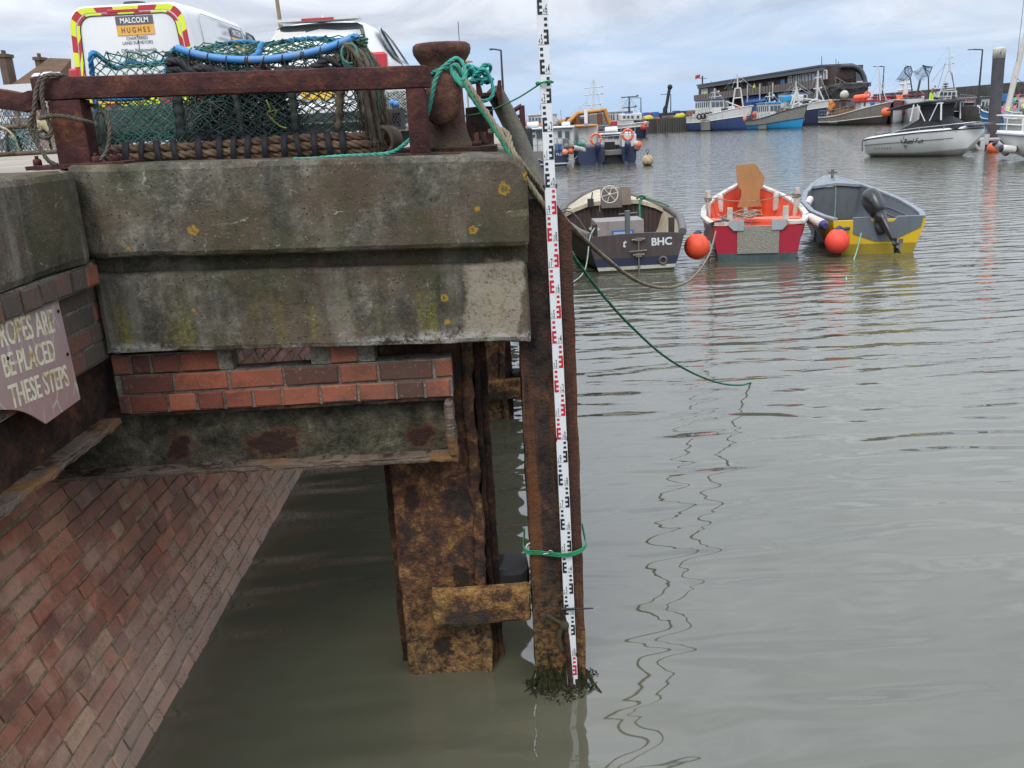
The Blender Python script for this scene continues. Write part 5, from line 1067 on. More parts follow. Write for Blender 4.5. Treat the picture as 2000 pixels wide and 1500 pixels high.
# ============================================================ SMALL OPEN BOATS
def hullsec(y, b, s, k, full=0.8, n=5, flare=0.0):
    "half section keel to sheer, starboard side"
    out = [V((0, y, k))]
    for i in range(1, n):
        t = i / n; a = t * pi / 2
        out.append(V((b * (full * sin(a) + (1 - full) * t) * (1 - flare * (1 - t)), y, k + (s - k) * (1 - cos(a)) * (0.45 + 0.55 * t))))
    return out + [V((b, y, s))]
def mirror(h): return [V((-p.x, p.y, p.z)) for p in h[::-1]] + h[1:]
def lerp_st(st, y):
    for a, b in zip(st, st[1:]):
        if y <= b[0]:
            t = (y - a[0]) / (b[0] - a[0]); t2 = t; return tuple(a[i] + (b[i] - a[i]) * t2 for i in range(len(a)))
    return st[-1]
def open_boat(name, label, loc, rz, st, bands, inner_m, rail_m, rail_r, tr_m, floor=0.06, wall=0.05, full=0.8, group=None, rail_sq=False, inner_to=None, extra_tr=None):
    """st: stations (y, half beam, sheer z, keel z); bands: [(upper share of section, material)] from the keel up"""
    bt = thing(name, label, 'boat', loc, rz, group)
    L = st[-1][0]; ys = [L * i / 18 for i in range(19)]
    S = [lerp_st(st, y) for y in ys]; n = 8
    secs = [mirror(hullsec(y, b, s, k, full, n)) for (y, b, s, k) in S]
    mb = MB(); m = len(secs[0])
    mats = [bm for _, bm in bands]
    for bi, (u, _) in enumerate(bands):
        lo = 0 if bi == 0 else bands[bi - 1][0]
        c0, c1 = int(round(lo * n)), int(round(u * n)); mb.mi = bi
        mid = n
        mb.loft([s_[mid + c0:mid + c1 + 1] for s_ in secs]); mb.loft([s_[mid - c1:mid - c0 + 1] for s_ in secs])
    hull = mb.build('hull', mats, bt, world=False)
    mb = MB(); ins = []
    yi0 = 0.05
    for (y, b, s, k) in [lerp_st(st, yi0 + (L - .25 - yi0) * i / 14) for i in range(15)]:
        bb = max(.03, b - wall); fl = max(floor, k + .05)
        h = [V((0, y, fl)), V((bb * .55, y, fl)), V((bb * .72, y, fl + .06)), V((bb * .88, y, fl + (s - fl) * .45)), V((bb, y, s - .005))]
        ins.append(mirror(h))
    mb.loft(ins); mb.build('inner_shell', inner_m, bt, world=False)
    mb = MB()
    yy = [L * i / 30 for i in range(31)]
    port = [V((-(lerp_st(st, y)[1] - wall * .4), y, lerp_st(st, y)[2])) for y in yy]; star = [V((-p.x, p.y, p.z)) for p in port]
    path = port + star[::-1]
    if rail_sq:
        w, h = rail_r
        cs = []
        for i, p in enumerate(path):
            d = (path[min(i + 1, len(path) - 1)] - path[max(i - 1, 0)]).normalized(); nn = V((-d.y, d.x, 0))
            if nn.length < 1e-4: nn = V((0, 1, 0))
            nn.normalize(); cs.append([p - nn * w * .5 + V((0, 0, -h / 2)), p + nn * w * .5 + V((0, 0, -h / 2)), p + nn * w * .5 + V((0, 0, h / 2)), p - nn * w * .5 + V((0, 0, h / 2))])
        mb.loft(cs, closed=True, cap=True, smooth=False); mb.build('gunwale', rail_m, bt, world=False, bevel=.008)
    else:
        mb.tube(path, rail_r, 10); mb.build('gunwale', rail_m, bt, world=False)
    return bt, secs
g3 = 'small open boats moored in a row'
# ---- brown boat
BRN = paint((0.050, 0.036, 0.034), .5, .35, grime=(.10, .085, .075)); NAVY = paint((.018, .024, .055), .4, .25); WHW = paint((.55, .53, .48), .5, .4, grime=(.12, .10, .05)); WEEDY = paint((.03, .032, .014), .8, .5); CRM = paint((.52, .46, .35), .55, .35, grime=(.22, .15, .07)); GRB = paint((.115, .105, .10), .55, .3); STL = paint((.33, .34, .34), .35, .2, metal=.5); PLANK = paint((.048, .03, .026), .6, .35); BOXG = paint((.26, .235, .225), .6, .25)
stB = [(0, .76, .59, -.16), (.5, .87, .61, -.2), (1.3, 1.0, .68, -.25), (2.2, 1.02, .72, -.28), (3.1, .86, .80, -.28), (3.9, .5, .90, -.2), (4.5, .06, .98, .0)]
bl = onz(1243, 530); BB, _ = open_boat('brown_boat', 'dark brown open boat with cuddy and steering wheel, lettered BHC, nearest the staff', (bl.x, bl.y, 0), 0.02, stB, [(.34, WEEDY), (.46, WHW), (.62, NAVY), (1, BRN)], CRM, GRB, .065, BRN, group=g3, floor=.05)
def transom(par, b, top, arch, y, bands_, th=.05, wbot=.62, zb=-.15, n=14, cut=None):
    "vertical slab with arched top, in horizontal colour bands; each band one material slot"
    mb = MB()
    def hw(z): 
        t = min(1, max(0, (z - zb) / (top - zb))); return b * (wbot + (1 - wbot) * (t ** .55))
    for i, (z0, z1, m) in enumerate(bands_):
        mb.mi = i; last = i == len(bands_) - 1
        zs = [z0 + (z1 - z0) * k / 4 for k in range(5)]
        if last:
            bot = [V((hw(z), y, z)) for z in zs]; topc = [V((b * cos(a), y, top + arch * sin(a))) for a in [pi * k / n for k in range(n + 1)]]
            poly = [V((-p.x, p.y, p.z)) for p in bot[::-1]]; poly = bot + topc[1:-1] + [V((-p.x, p.y, p.z)) for p in bot[::-1]]
        else: poly = [V((hw(z), y, z)) for z in zs] + [V((-hw(z), y, z)) for z in zs[::-1]]
        mb.prism(poly, (0, th, 0))
    return mb.build('transom', [m for _, _, m in bands_], par, world=False)
tB = transom(BB, .76, .555, .055, -.03, [(-.15, .04, WEEDY), (.04, .095, WHW), (.095, .23, NAVY), (.23, .555, BRN)])
mb = MB(); mb.text('BHC', (.40, -.033, .405), ux, uzz, .115, .03, 1.0); mb.text('t', (-.20, -.033, .405), ux, uzz, .12, .02, .9, shear=.3); mb.build('lettering', paint((.66, .70, .72), .4, .1), tB, world=False, recalc=False)
mb = MB(); mb.bar((.03, -.06, -.1), (.03, -.06, .53), .014, 8); mb.bar((-.12, -.075, .33), (.16, -.075, .34), .012, 8); mb.bar((-.08, -.065, .51), (.13, -.065, .52), .018, 6); mb.bar((-.06, -.065, .27), (.12, -.065, .275), .02, 6); mb.rough(-.02, .08, -.08, -.03, .24, .30, .05, 0); mb.rough(-.02, .08, -.08, -.03, .49, .54, .05, 0); mb.build('rudder_fitting', paint((.22, .20, .175), .45, .4, metal=.4), tB, world=False)
mb = MB(); mb.torus((.42, -.045, .16), .055, .018, (0, 1, 0), 20, 8); mb.build('exhaust_ring', paint((.16, .12, .10), .7, .5), tB, world=False)
mb = MB(); mb.tube([(-.06, .45, .1), (-.06, .45, .92)], .045, 12); mb.bar((-.20, .45, .87), (.10, .45, .88), .014, 6); mb.build('steering_post', paint((.12, .135, .135), .5, .3), BB, world=False)
mb = MB(); mb.rough(-.52, .30, .95, 1.6, .06, .71, .2, .002, 3, .01); eb = mb.build('engine_box', BOXG, BB, world=False); mb = MB(); mb.box(-.25, .12, .935, .948, .44, .55); mb.build('blue_label', paint((.03, .12, .42), .5, .2), eb, world=False)
mb = MB(); mb.box(-.22, .09, .928, .934, .465, .525); mb.build('label_panel', paint((.35, .45, .6), .5, .2), eb, world=False)
yb_ = 2.45; bb_ = lerp_st(stB, yb_)[1] - .08; zb_ = lerp_st(stB, yb_)[2]
mb = MB(); npk = 22
for k in range(npk):
    x0 = -bb_ + 2 * bb_ * k / npk; x1 = x0 + 2 * bb_ / npk - .012; xm = abs((x0 + x1) / 2) / bb_; zt_ = zb_ + .14 * (1 - xm ** 2); mb.box(x0, x1, yb_, yb_ + .03, .06 + .3 * xm ** 3, zt_)
mb.box(-bb_, bb_, yb_ + .012, yb_ + .035, .08, zb_ - .02); mb.build('cabin_bulkhead', PLANK, BB, world=False)
mb = MB(); sec = []
for i in range(9):
    y = 2.40 + (4.3 - 2.40) * i / 8; b = max(.05, lerp_st(stB, y)[1] - .05); z = lerp_st(stB, y)[2]; cr_ = .20 * (1 - i / 10)
    sec.append([V((-b, y, z - .02)), V((-b * .82, y, z + cr_ * .35)), V((-b * .5, y, z + cr_ * .85)), V((0, y, z + cr_)), V((b * .5, y, z + cr_ * .85)), V((b * .82, y, z + cr_ * .35)), V((b, y, z - .02))])
mb.loft(sec); mb.loft([sec[0], [p + V((0, 0, -.07)) for p in sec[0]]]); mb.build('cuddy_deck', CRM, BB, world=False)
mb = MB(); mb.rough(-.24, .14, 2.28, 2.44, .80, 1.15, .1, .001, 3, .01); cs_ = mb.build('console', paint((.20, .175, .14), .6, .4), BB, world=False)
mb = MB(); mb.rough(.12, .30, 2.27, 2.44, .84, 1.17, .1, .001, 3, .008); mb.build('instrument_box', paint((.23, .18, .14), .6, .4), BB, world=False)
mb = MB(); wc = V((-.10, 2.20, 1.05)); mb.torus(wc, .15, .011, (0, 1, -.15), 28, 6)
for k in range(6): a = k * pi / 3 + .2; mb.bar(wc, wc + V((.147 * cos(a), .02 * sin(a), .147 * sin(a))), .007, 5)
mb.ball(wc, .03, 10, 7); mb.build('steering_wheel', paint((.55, .52, .46), .4, .2), BB, world=False)
mb = MB(); mb.rough(-.48, -.38, 2.30, 2.42, .84, .98, .05, 0); mb.bar((-.41, 2.33, .98), (-.40, 2.28, 1.10), .012, 6); mb.build('throttle_lever', TRIM, BB, world=False)
for sx in (-1, 1): mb = MB(); mb.rough(sx * .62 - .045, sx * .62 + .045, .22, .32, .35, .80 if sx > 0 else .76, .1, 0, 1, .01); mb.build('mooring_post', PLANK, BB, world=False)
MBL = Matrix.Translation((bl.x, bl.y, 0)) @ Matrix.Rotation(.02, 4, 'Z')
mb = MB(); W_ = lambda x, y, z: MBL @ V((x, y, z))
mb.rope([W_(.50, 2.4, .93), W_(.44, 2.2, .80), W_(.36, 1.6, .50), W_(.33, 1.3, .30)], .022, 7, 4); mb.rope([W_(.42, 2.4, .93), W_(.5, 2.36, .98), W_(.58, 2.42, .94), W_(.5, 2.45, .9)], .02, 7, 4); mb.rope([W_(.58, 2.4, .93), W_(.9, 2.3, .82), W_(1.02, 2.0, .74)], .012, 7, 4)
mb.solo('dark_green_rope', DGREEN, 'dark green rope knotted on the cuddy edge inside the brown boat', 'rope')
mb = MB(); mb.rope([W_(-.66, .28, .74), W_(-.55, .26, .66), W_(-.70, .25, .68), W_(-.62, .3, .72)], .016, 7, 4); mb.rope([W_(-.62, .25, .70), W_(-.74, -.06, .58), W_(-.80, -.2, .30), W_(-.86, -.3, .12), W_(-.98, -.5, .03), W_(-1.2, -.9, 0.0)], .011, 7, 4)
mb.solo('pale_stern_line', rope_mat((.45, .55, .50), .6), 'pale stern line hanging from the left quarter of the brown boat', 'rope')
mb = MB(); mb.rope([W_(-.95, 2.2, .78), W_(-.85, 2.1, .80), W_(-.72, 1.9, .70), W_(-.62, 1.2, .5), W_(-.60, .7, .5)], .012, 7, 4); mb.rope([W_(-1.06, 2.0, .72), W_(-.95, 2.25, .82), W_(-.8, 2.4, .82)], .012, 7, 4); mb.solo('grey_side_line', DKROPE, 'grey line lying down the left side inside the brown boat', 'rope')
# ---- red boat
REDB = paint((.50, .035, .035), .4, .22, grime=(.42, .20, .16)); CRIM = paint((.36, .012, .035), .35, .15); ORR = paint((.70, .085, .03), .5, .35, grime=(.30, .045, .02)); WGU = paint((.62, .58, .52), .6, .45, grime=(.09, .07, .05)); TEALD = paint((.03, .055, .062), .6, .5, grime=(.10, .12, .11)); SALM = paint((.72, .16, .09), .5, .2)
stR = [(0, .70, .60, -.14), (.45, .80, .60, -.18), (1.2, .89, .60, -.22), (2.2, .88, .64, -.25), (3.2, .70, .73, -.25), (4.0, .38, .84, -.15), (4.6, .05, .95, .1)]
rl = onz(1478, 508); RZR = -0.22
RB, _ = open_boat('red_boat', 'red open boat with orange inside and a plywood board standing in its bow', (rl.x, rl.y, 0), RZR, stR, [(.38, TEALD), (.75, SALM), (1, REDB)], ORR, WGU, (.10, .05), REDB, group=g3, rail_sq=True, floor=.10)
tR = transom(RB, .70, .565, 0.0, -.04, [(-.14, .12, TEALD), (.12, .565, CRIM)], .07, .80, -.14)
def diamond_mat():
    t = NT("tread_plate"); v_ = t.voro(26, vec=t.map(t.pos(), rot=(0, .78, 0), scale=(1, 1, 2)))
    return t.done(t.mix(t.step(v_, .2, .45), t.mix(t.noise(5, 5, .6), (.26, .25, .21), (.42, .40, .34)), (.25, .24, .20)), .5, t.bump(v_, .6, .006), .35)
mb = MB(); mb.box(-.32, .34, -.062, -.042, .12, .565); mb.build('tread_plate', diamond_mat(), tR, world=False)
for sx in (-1, 1):
    mb = MB(); p = [(sx * .22, .50), (sx * .22, .665), (sx * .46, .665), (sx * .46, .58), (sx * .38, .50)]; mb.prism([V((x, -.085, z)) for x, z in p], (0, .03, 0)); mb.build('motor_pad', paint((.34, .38, .38), .5, .3), tR, world=False)
    mb = MB(); mb.rough(sx * .44 - .045, sx * .44 + .045, .06, .13, .45, .86, .05, .002, 4, .006); mb.build('stern_post', WGU, RB, world=False)
    xx = lerp_st(stR, 2.1)[1] - .09
    mb = MB(); mb.rough(sx * xx - .05, sx * xx + .05, 2.05, 2.16, .1, .98, .05, .002, 4, .006); mb.prism([V((sx * xx - .02, 2.17, .62)), V((sx * xx + .02, 2.17, .62)), V((sx * xx + .02, 2.17, .1)), V((sx * xx - .02, 2.17, .1))], (-sx * .02, .22, -.08)); mb.build('side_post', WGU, RB, world=False)
    xb = lerp_st(stR, 3.35)[1] - .1; mb = MB(); mb.rough(sx * xb - .08, sx * xb + .05, 3.28, 3.36, .45, .80, .05, .003, 4, .02); mb.build('bow_knee', WGU, RB, world=False)
mb = MB()
for sx in (-1, 1):
    for y in (.55, .95, 1.85, 2.45, 2.9): b_, s_, k_ = lerp_st(stR, y)[1:]; bb = b_ - .06; mb.tube([V((sx * bb * .55, y, .12)), V((sx * bb * .74, y, .19)), V((sx * bb * .88, y, .10 + (s_ - .10) * .45)), V((sx * bb, y, s_ - .03))], .018, 5)
mb.build('rib', ORR, RB, world=False)
mb = MB(); mb.rough(-.84, .84, 1.25, 1.60, .48, .53, .2, .002, 3, .006); mb.build('thwart', SALM, RB, world=False)
mb = MB(); mb.prism([V((-.69, -.06, .585)), V((-.69, .16, .585)), V((-.40, .16, .585)), V((-.40, -.06, .585))], (0, 0, .05)); mb.prism([V((.69, -.06, .585)), V((.69, .16, .585)), V((.46, .16, .585)), V((.46, -.06, .585))], (0, 0, .05)); mb.build('stern_capping', WGU, RB, world=False)
MRB = Matrix.Translation((rl.x, rl.y, 0)) @ Matrix.Rotation(RZR, 4, 'Z'); R_ = lambda x, y, z: MRB @ V((x, y, z))
PLY = paint((.36, .20, .075), .7, .25, sc=2.5)
YB = rl.y + 3.55
bo = [at(*q, YB) for q in ((1438, 322), (1476, 320), (1494, 347), (1491, 362), (1484, 372), (1484, 392), (1489, 403), (1440, 405), (1448, 385), (1448, 372), (1441, 364))]
mb = MB(); mb.prism(bo, (0, .025, .0)); mb.solo('plywood_board', PLY, 'tall brown shaped plywood board standing in the bow of the red boat', 'board')
mb = MB(); rg = random.Random(12)
for k in range(5):
    a0 = rg.uniform(0, 6); mb.rope([R_(-.34 + .05 * k, 1.25, .45) + V(((.26 + rg.uniform(-.06, .08)) * cos(a0 + q), (.16) * sin(a0 + q), .11 + rg.uniform(0, .12))) for q in [i * .8 for i in range(12)]], .009, 7, 4)
mb.rope([R_(-.15, 1.2, .45), R_(-.25, 1.0, .35), R_(-.2, .6, .2), R_(-.1, .5, .3)], .009, 7, 4); mb.solo('tangled_rope', rope_mat((.42, .37, .28), .5), 'tangle of thin tan rope lying across the thwart of the red boat', 'rope')
mb = MB(); xx = lerp_st(stR, 2.1)[1] - .09
a, b = R_(-xx, 2.1, .86), R_(xx, 2.1, .88); mb.rope([a, a.lerp(b, .3) - V((0, 0, .09)), a.lerp(b, .6) - V((0, 0, .10)), b], .009, 7, 4)
for c in (a, b):
    for k in range(3): mb.torus(c + V((0, 0, -.06 + .022 * k)), .068, .011, (.1 * k, .1, 1), 16, 5)
mb.rope([b, R_(xx - .25, 1.8, .6), R_(xx - .35, 1.6, .42)], .008, 7, 4); mb.rope([a, R_(-xx - .02, 1.6, .6), R_(-xx + .05, 1.2, .46)], .009, 7, 4); mb.solo('post_rope', rope_mat((.33, .31, .26), .4), 'thin rope strung between the two white posts of the red boat', 'rope')
mb = MB()
for k in range(6): mb.rope([R_(-.40 - .03 * k, .05, .64 + .01 * k), R_(-.58, -.02 + .02 * k, .66), R_(-.76, -.02, .62 - .02 * k), R_(-.86, -.05, .48 - .04 * k)], .011, 7, 4)
mb.solo('stern_lashing', rope_mat((.09, .10, .10), .5), 'dark ropes lashed over the left stern corner of the red boat', 'rope')
# ---- yellow boat
YEL = paint((.62, .40, .012), .35, .12, grime=(.35, .24, .02)); GRI = paint((.088, .102, .116), .55, .4); GRL = paint((.21, .238, .265), .5, .4); GRT = paint((.115, .135, .15), .5, .2); OLV = paint((.30, .22, .01), .5, .3)
stY = [(0, .70, .58, -.12), (.45, .80, .585, -.16), (1.2, .88, .60, -.20), (2.2, .87, .66, -.22), (3.1, .70, .75, -.2), (3.9, .42, .86, -.1), (4.5, .10, .95, .15)]
yl = onz(1712, 495); RZY = -0.165
YBT, _ = open_boat('yellow_boat', 'yellow open boat with grey inside and a tilted black outboard', (yl.x, yl.y, 0), RZY, stY, [(.25, OLV), (1, YEL)], GRI, GRL, (.09, .045), YEL, group=g3, rail_sq=True, floor=.10)
mb = MB(); mb.mi = 0; mb.prism([V((x, -.04, z)) for x, z in ((-.56, .0), (.56, .0), (.61, .17), (-.61, .17))], (0, .07, 0)); mb.mi = 1; mb.prism([V((x, -.04, z)) for x, z in ((-.61, .17), (.61, .17), (.71, .47), (.71, .56), (-.71, .56), (-.71, .47))], (0, .07, 0)); tY = mb.build('transom', [OLV, YEL], YBT, world=False)
mb = MB(); mb.prism([V((x, -.052, z)) for x, z in ((-.40, .34), (-.05, .21), (.20, .20), (.65, .42), (.68, .60), (.30, .60), (.22, .52), (-.10, .52), (-.16, .60), (-.40, .60))], (0, .10, 0)); mb.build('transom_pad', GRT, tY, world=False)
mb = MB(); sec = []
for i in range(6):
    y = 3.62 + (4.4 - 3.62) * i / 5; b = max(.06, lerp_st(stY, y)[1] - .04); z = lerp_st(stY, y)[2] + .012; sec.append([V((-b, y, z)), V((0, y, z + .05)), V((b, y, z))])
mb.loft(sec); mb.loft([sec[0], [p + V((0, 0.0, -.05)) for p in sec[0]]]); mb.build('fore_deck', GRL, YBT, world=False)
mb = MB(); mb.box(-.44, .44, 3.66, 3.70, .15, .80); mb.build('dark_void_panel', paint((.10, .11, .12), .6), YBT, world=False)  # added dark panel, its colour stands for the shaded hollow under the fore deck
mb = MB(); mb.tube([(0, 4.1, .93), (0, 4.1, 1.12)], .03, 8); mb.bar((-.09, 4.1, 1.06), (.09, 4.1, 1.06), .02, 6); mb.build('bow_post', paint((.14, .12, .11), .6, .4), YBT, world=False)
mb = MB(); mb.rough(-.84, .2, .75, 1.0, .10, .30, .2, 0, 1, .01); mb.build('bench', GRI, YBT, world=False)
for sx in (-1, 1):
    mb = MB()
    for zz in (.22, .34, .46): mb.tube([V((sx * (lerp_st(stY, y)[1] - .05) * (.80 + .22 * zz), y, zz + .05 * (y / 4))) for y in [.3 + .25 * k for k in range(12)]], .012, 4)
    mb.build('strake', GRI, YBT, world=False)
MYB = Matrix.Translation((yl.x, yl.y, 0)) @ Matrix.Rotation(RZY, 4, 'Z'); Y_ = lambda x, y, z: MYB @ V((x, y, z))
BLKP = paint((.014, .015, .018), .28, .15, spec=.6); OB = thing('outboard_motor', 'black outboard motor tilted up on the transom of the yellow boat', 'outboard', Y_(.0, -.10, .58), RZY + .16)
tiltM = Matrix.Rotation(radians(-15), 4, 'Y') @ Matrix.Rotation(radians(-42), 4, 'X')
DKW_ = paint((.03, .03, .034), .4, .2)
def outboard(par, M, k=1.0, m=None, with_marks=True):
    m = m or BLKP; mb = MB()
    prof = [(.02, .10, .13), (.10, .14, .17), (.24, .165, .20), (.36, .17, .21), (.46, .15, .19), (.53, .10, .13), (.55, .03, .04)]
    mb.loft([[M @ V((a * cos(q) * k, -.06 * k + b * sin(q) * k * 1.1, (z + .02) * k)) for q in [2 * pi * i / 16 for i in range(16)]] for z, a, b in prof], closed=True, cap=True); mb.build('cowl', m, par, world=False)
    mb = MB(); mb.loft([[M @ V((a * cos(q) * k, (c + b * sin(q)) * k, z * k)) for q in [2 * pi * i / 12 for i in range(12)]] for z, a, b, c in ((.04, .11, .15, -.06), (-.08, .075, .11, -.05), (-.28, .05, .085, -.05), (-.5, .04, .075, -.05), (-.56, .03, .13, -.08), (-.585, .03, .14, -.09))], closed=True, cap=True); mb.build('leg', m, par, world=False)
    mb = MB(); mb.tube([M @ V((0, .14 * k, -.66 * k)), M @ V((0, -.02 * k, -.66 * k)), M @ V((0, -.16 * k, -.66 * k))], [.015 * k, .05 * k, .035 * k], 10); mb.prism([M @ V((.01 * k, .08 * k, -.69 * k)), M @ V((.01 * k, -.06 * k, -.69 * k)), M @ V((.01 * k, -.08 * k, -.82 * k))], (M.to_3x3() @ V((-.02 * k, 0, 0)))); mb.add([M @ V(q) * 1 for q in ((-.02 * k, -.03 * k, -.6 * k), (.02 * k, -.03 * k, -.6 * k), (.02 * k, -.03 * k, -.66 * k), (-.02 * k, -.03 * k, -.66 * k))], [(0, 1, 2, 3)]); mb.build('gearcase', m, par, world=False)
    mb = MB()
    for q in range(3):
        a = q * 2 * pi / 3 + .4; d, e = V((cos(a), 0, sin(a))), V((-sin(a), 0, cos(a))); c = V((0, -.17 * k, -.66 * k))
        P = [c, c + (d * .06 + e * .05) * k + V((0, -.015 * k, 0)), c + d * .13 * k, c + (d * .06 - e * .05) * k + V((0, .015 * k, 0))]; mb.add([M @ p for p in P], [(0, 1, 2, 3)], False)
    mb.tube([M @ V((0, -.14 * k, -.66 * k)), M @ V((0, -.2 * k, -.66 * k))], .025 * k, 8); mb.build('propeller', DKW_ if k < .95 else STL, par, world=False)
    mb = MB(); mb.loft([[M @ V((x * k, y * k, z * k)) for x, y in ((-.1, .06), (.1, .06), (.1, .16), (-.1, .16))] for z in (.02, -.22)], closed=True, cap=True); mb.bar(M @ V((.0, .1 * k, 0)), M @ V((.12 * k, .5 * k, .1 * k)), .025 * k, 8); mb.build('clamp_bracket', paint((.03, .03, .032), .5, .3), par, world=False)
outboard(OB, tiltM, 0.92)
mb = MB(); mb.loft([[tiltM @ V((x * .82, y * .82, z * .82)) for x, y, z in ((-.10, -.27, .30), (-.06, -.285, .30), (-.06, -.28, .36), (-.10, -.265, .36))], [tiltM @ V((x * .82, y * .82 - .004, z * .82)) for x, y, z in ((-.10, -.27, .30), (-.06, -.285, .30), (-.06, -.28, .36), (-.10, -.265, .36))]], closed=True, cap=True); mb.build('cowl_stripe', paint((.6, .6, .62), .4), OB, world=False)
mb = MB(); rg = random.Random(15); c = Y_(-.15, 2.0, .14)
for k in range(4): mb.rope([c + V(((.30 + rg.uniform(-.05, .05)) * cos(q), (.24 + rg.uniform(-.03, .03)) * sin(q), .02 + .02 * k)) for q in [rg.uniform(0, .4) + i * .6 for i in range(12)]], .013, 7, 4)
mb.rope([Y_(0, 4.1, 1.05), Y_(-.02, 3.6, .80), Y_(-.12, 3.0, .45), Y_(-.25, 2.4, .18)], .010, 7, 4); mb.solo('coiled_rope', rope_mat((.10, .30, .17), .45), 'coil of green line on the floor of the yellow boat', 'rope')
# ---- buoys and fenders between the boats
def buoy(px, py, Y, r, col, label, cap_col=(.02, .03, .06), z=None, tilt_=(0, 0, 1)):
    c = at(px, py, Y); t = thing('round_buoy', label, 'buoy', c - V((0, 0, r)), 0, 'inflated round buoys hung between the small boats')
    mb = MB(); mb.lathe([(r * sin(pi * k / 16) * (1 if k < 9 else 1 - .10 * ((k - 8) / 7) ** 1.5), r - r * cos(pi * k / 16) * (1 if k < 9 else 1.10)) for k in range(1, 16)], (0, 0, 0), 24); mb.build('float_ball', paint(col, .5, .38, grime=(.38, .05, .025)), t, world=False)
    mb = MB(); mb.tube([(0, 0, r * 1.9), (r * .25, .02, r * 2.2)], [r * .35, r * .2], 10); mb.build('rope_eye', paint(cap_col, .5), t, world=False); return t
ORB = (.85, .085, .03); bu1 = buoy(1361, 482, rl.y - .15, .205, ORB, 'large orange buoy squeezed between the brown and red boats'); bu2 = buoy(1635, 472, yl.y - .15, .195, (.90, .07, .045), 'bright red orange round buoy hanging at the left stern of the yellow boat')
def fender_cyl(a, b, r, label, cols=((.60, .55, .50), (.03, .035, .13)), group='blue ended cylinder fenders of the yellow boat'):
    a, b = V(a), V(b); d = (b - a); t = thing('cylinder_fender', label, 'fender', (a + b) / 2 - V((0, 0, r)), 0, group)
    mb = MB(); mb.tube([a.lerp(b, .10), a.lerp(b, .13), a.lerp(b, .87), a.lerp(b, .90)], [r * .96, r, r, r * .96], 14); mb.build('body', paint(cols[0], .5, .3, grime=(.35, .16, .12)), t)
    for s0, s1 in ((0.10, -0.02), (.90, 1.02)): mb = MB(); mb.tube([a.lerp(b, s0), a.lerp(b, s0 + (s1 - s0) * .5), a.lerp(b, s1)], [r * 1.0, r * .93, r * .55], 14); mb.build('end_cap', paint(cols[1], .4, .2), t)
    return t
fender_cyl(at(1577, 424, yl.y + .75), at(1612, 441, yl.y - .05), .085, 'long pinkish white fender with navy end caps along the left quarter of the yellow boat')
fender_cyl(at(1573, 425, yl.y + 1.6), at(1582, 415, yl.y + 2.3), .07, 'pale fender with a blue cap between red and yellow boats, middle of three')
fender_cyl(at(1573, 402, yl.y + 2.2), at(1583, 388, yl.y + 2.9), .07, 'pale fender with a blue cap between the red and yellow boats, the farthest of three')
mb = MB(); a = at(1682, 455, yl.y - .1); mb.rope([a, at(1672, 495, yl.y - .3), at(1655, 540, yl.y - .9) * 1.0], .013, 7, 4); e = onz(1653, 545); mb.rope([at(1655, 538, yl.y - .9), e, e + V((0, -.1, -.2))], .013, 7, 4); mb.solo('pale_green_line', rope_mat((.30, .55, .42), .6), 'pale green line running from the yellow boat stern down into the water', 'rope')
mb = MB(); mb.tube([bu2.location + V((.0, 0, .39)), at(1658, 446, yl.y)], .03, 8); mb.solo('buoy_lanyard', paint((.02, .09, .17), .6), 'dark blue lanyard holding the red orange buoy to the yellow boat', 'lanyard')
# ============================================================ MIDDLE DISTANCE
WBT = paint((.60, .60, .58), .45, .22, sc=1.2, grime=(.25, .22, .18)); WCLN = paint((.66, .67, .67), .4, .08, sc=1.0); NVY = paint((.022, .035, .085), .4, .2, sc=1.0); DKW = paint((.035, .037, .042), .5, .2, sc=1.0); GRYB = paint((.16, .155, .145), .6, .3, sc=1.5); ORNL = paint((.72, .13, .05), .5, .15); WINB = glass_mat((.035, .05, .06)); BLU = paint((.04, .15, .42), .5, .2, sc=1.5); EXC = paint((.52, .23, .04), .5, .25, sc=1.0); BLKR = paint((.015, .015, .017), .7, .3); MASTW = paint((.58, .59, .58), .5, .2); PINKF = paint((.72, .30, .22), .5, .25); GALV = paint((.30, .31, .32), .5, .2, metal=.4)
def plan(px, Y, py=250): p = at(px, py, Y); return V((p.x, Y, 0))
def boxpart(par, nm, m, px0, px1, py0, py1, Y, dep, bevel=0.0, off=0.0, rough=False):
    "a block standing at depth Y whose front covers that pixel span; dep metres deep"
    a, b = at(px0, py1, Y), at(px1, py0, Y); c = at((px0 + px1) / 2, py1, Y); d = at((px0 + px1) / 2, py0, Y)
    mb = MB(); mb.box(a.x, b.x, Y + off, Y + off + dep, c.z, d.z); return mb.build(nm, m, par, bevel=bevel)
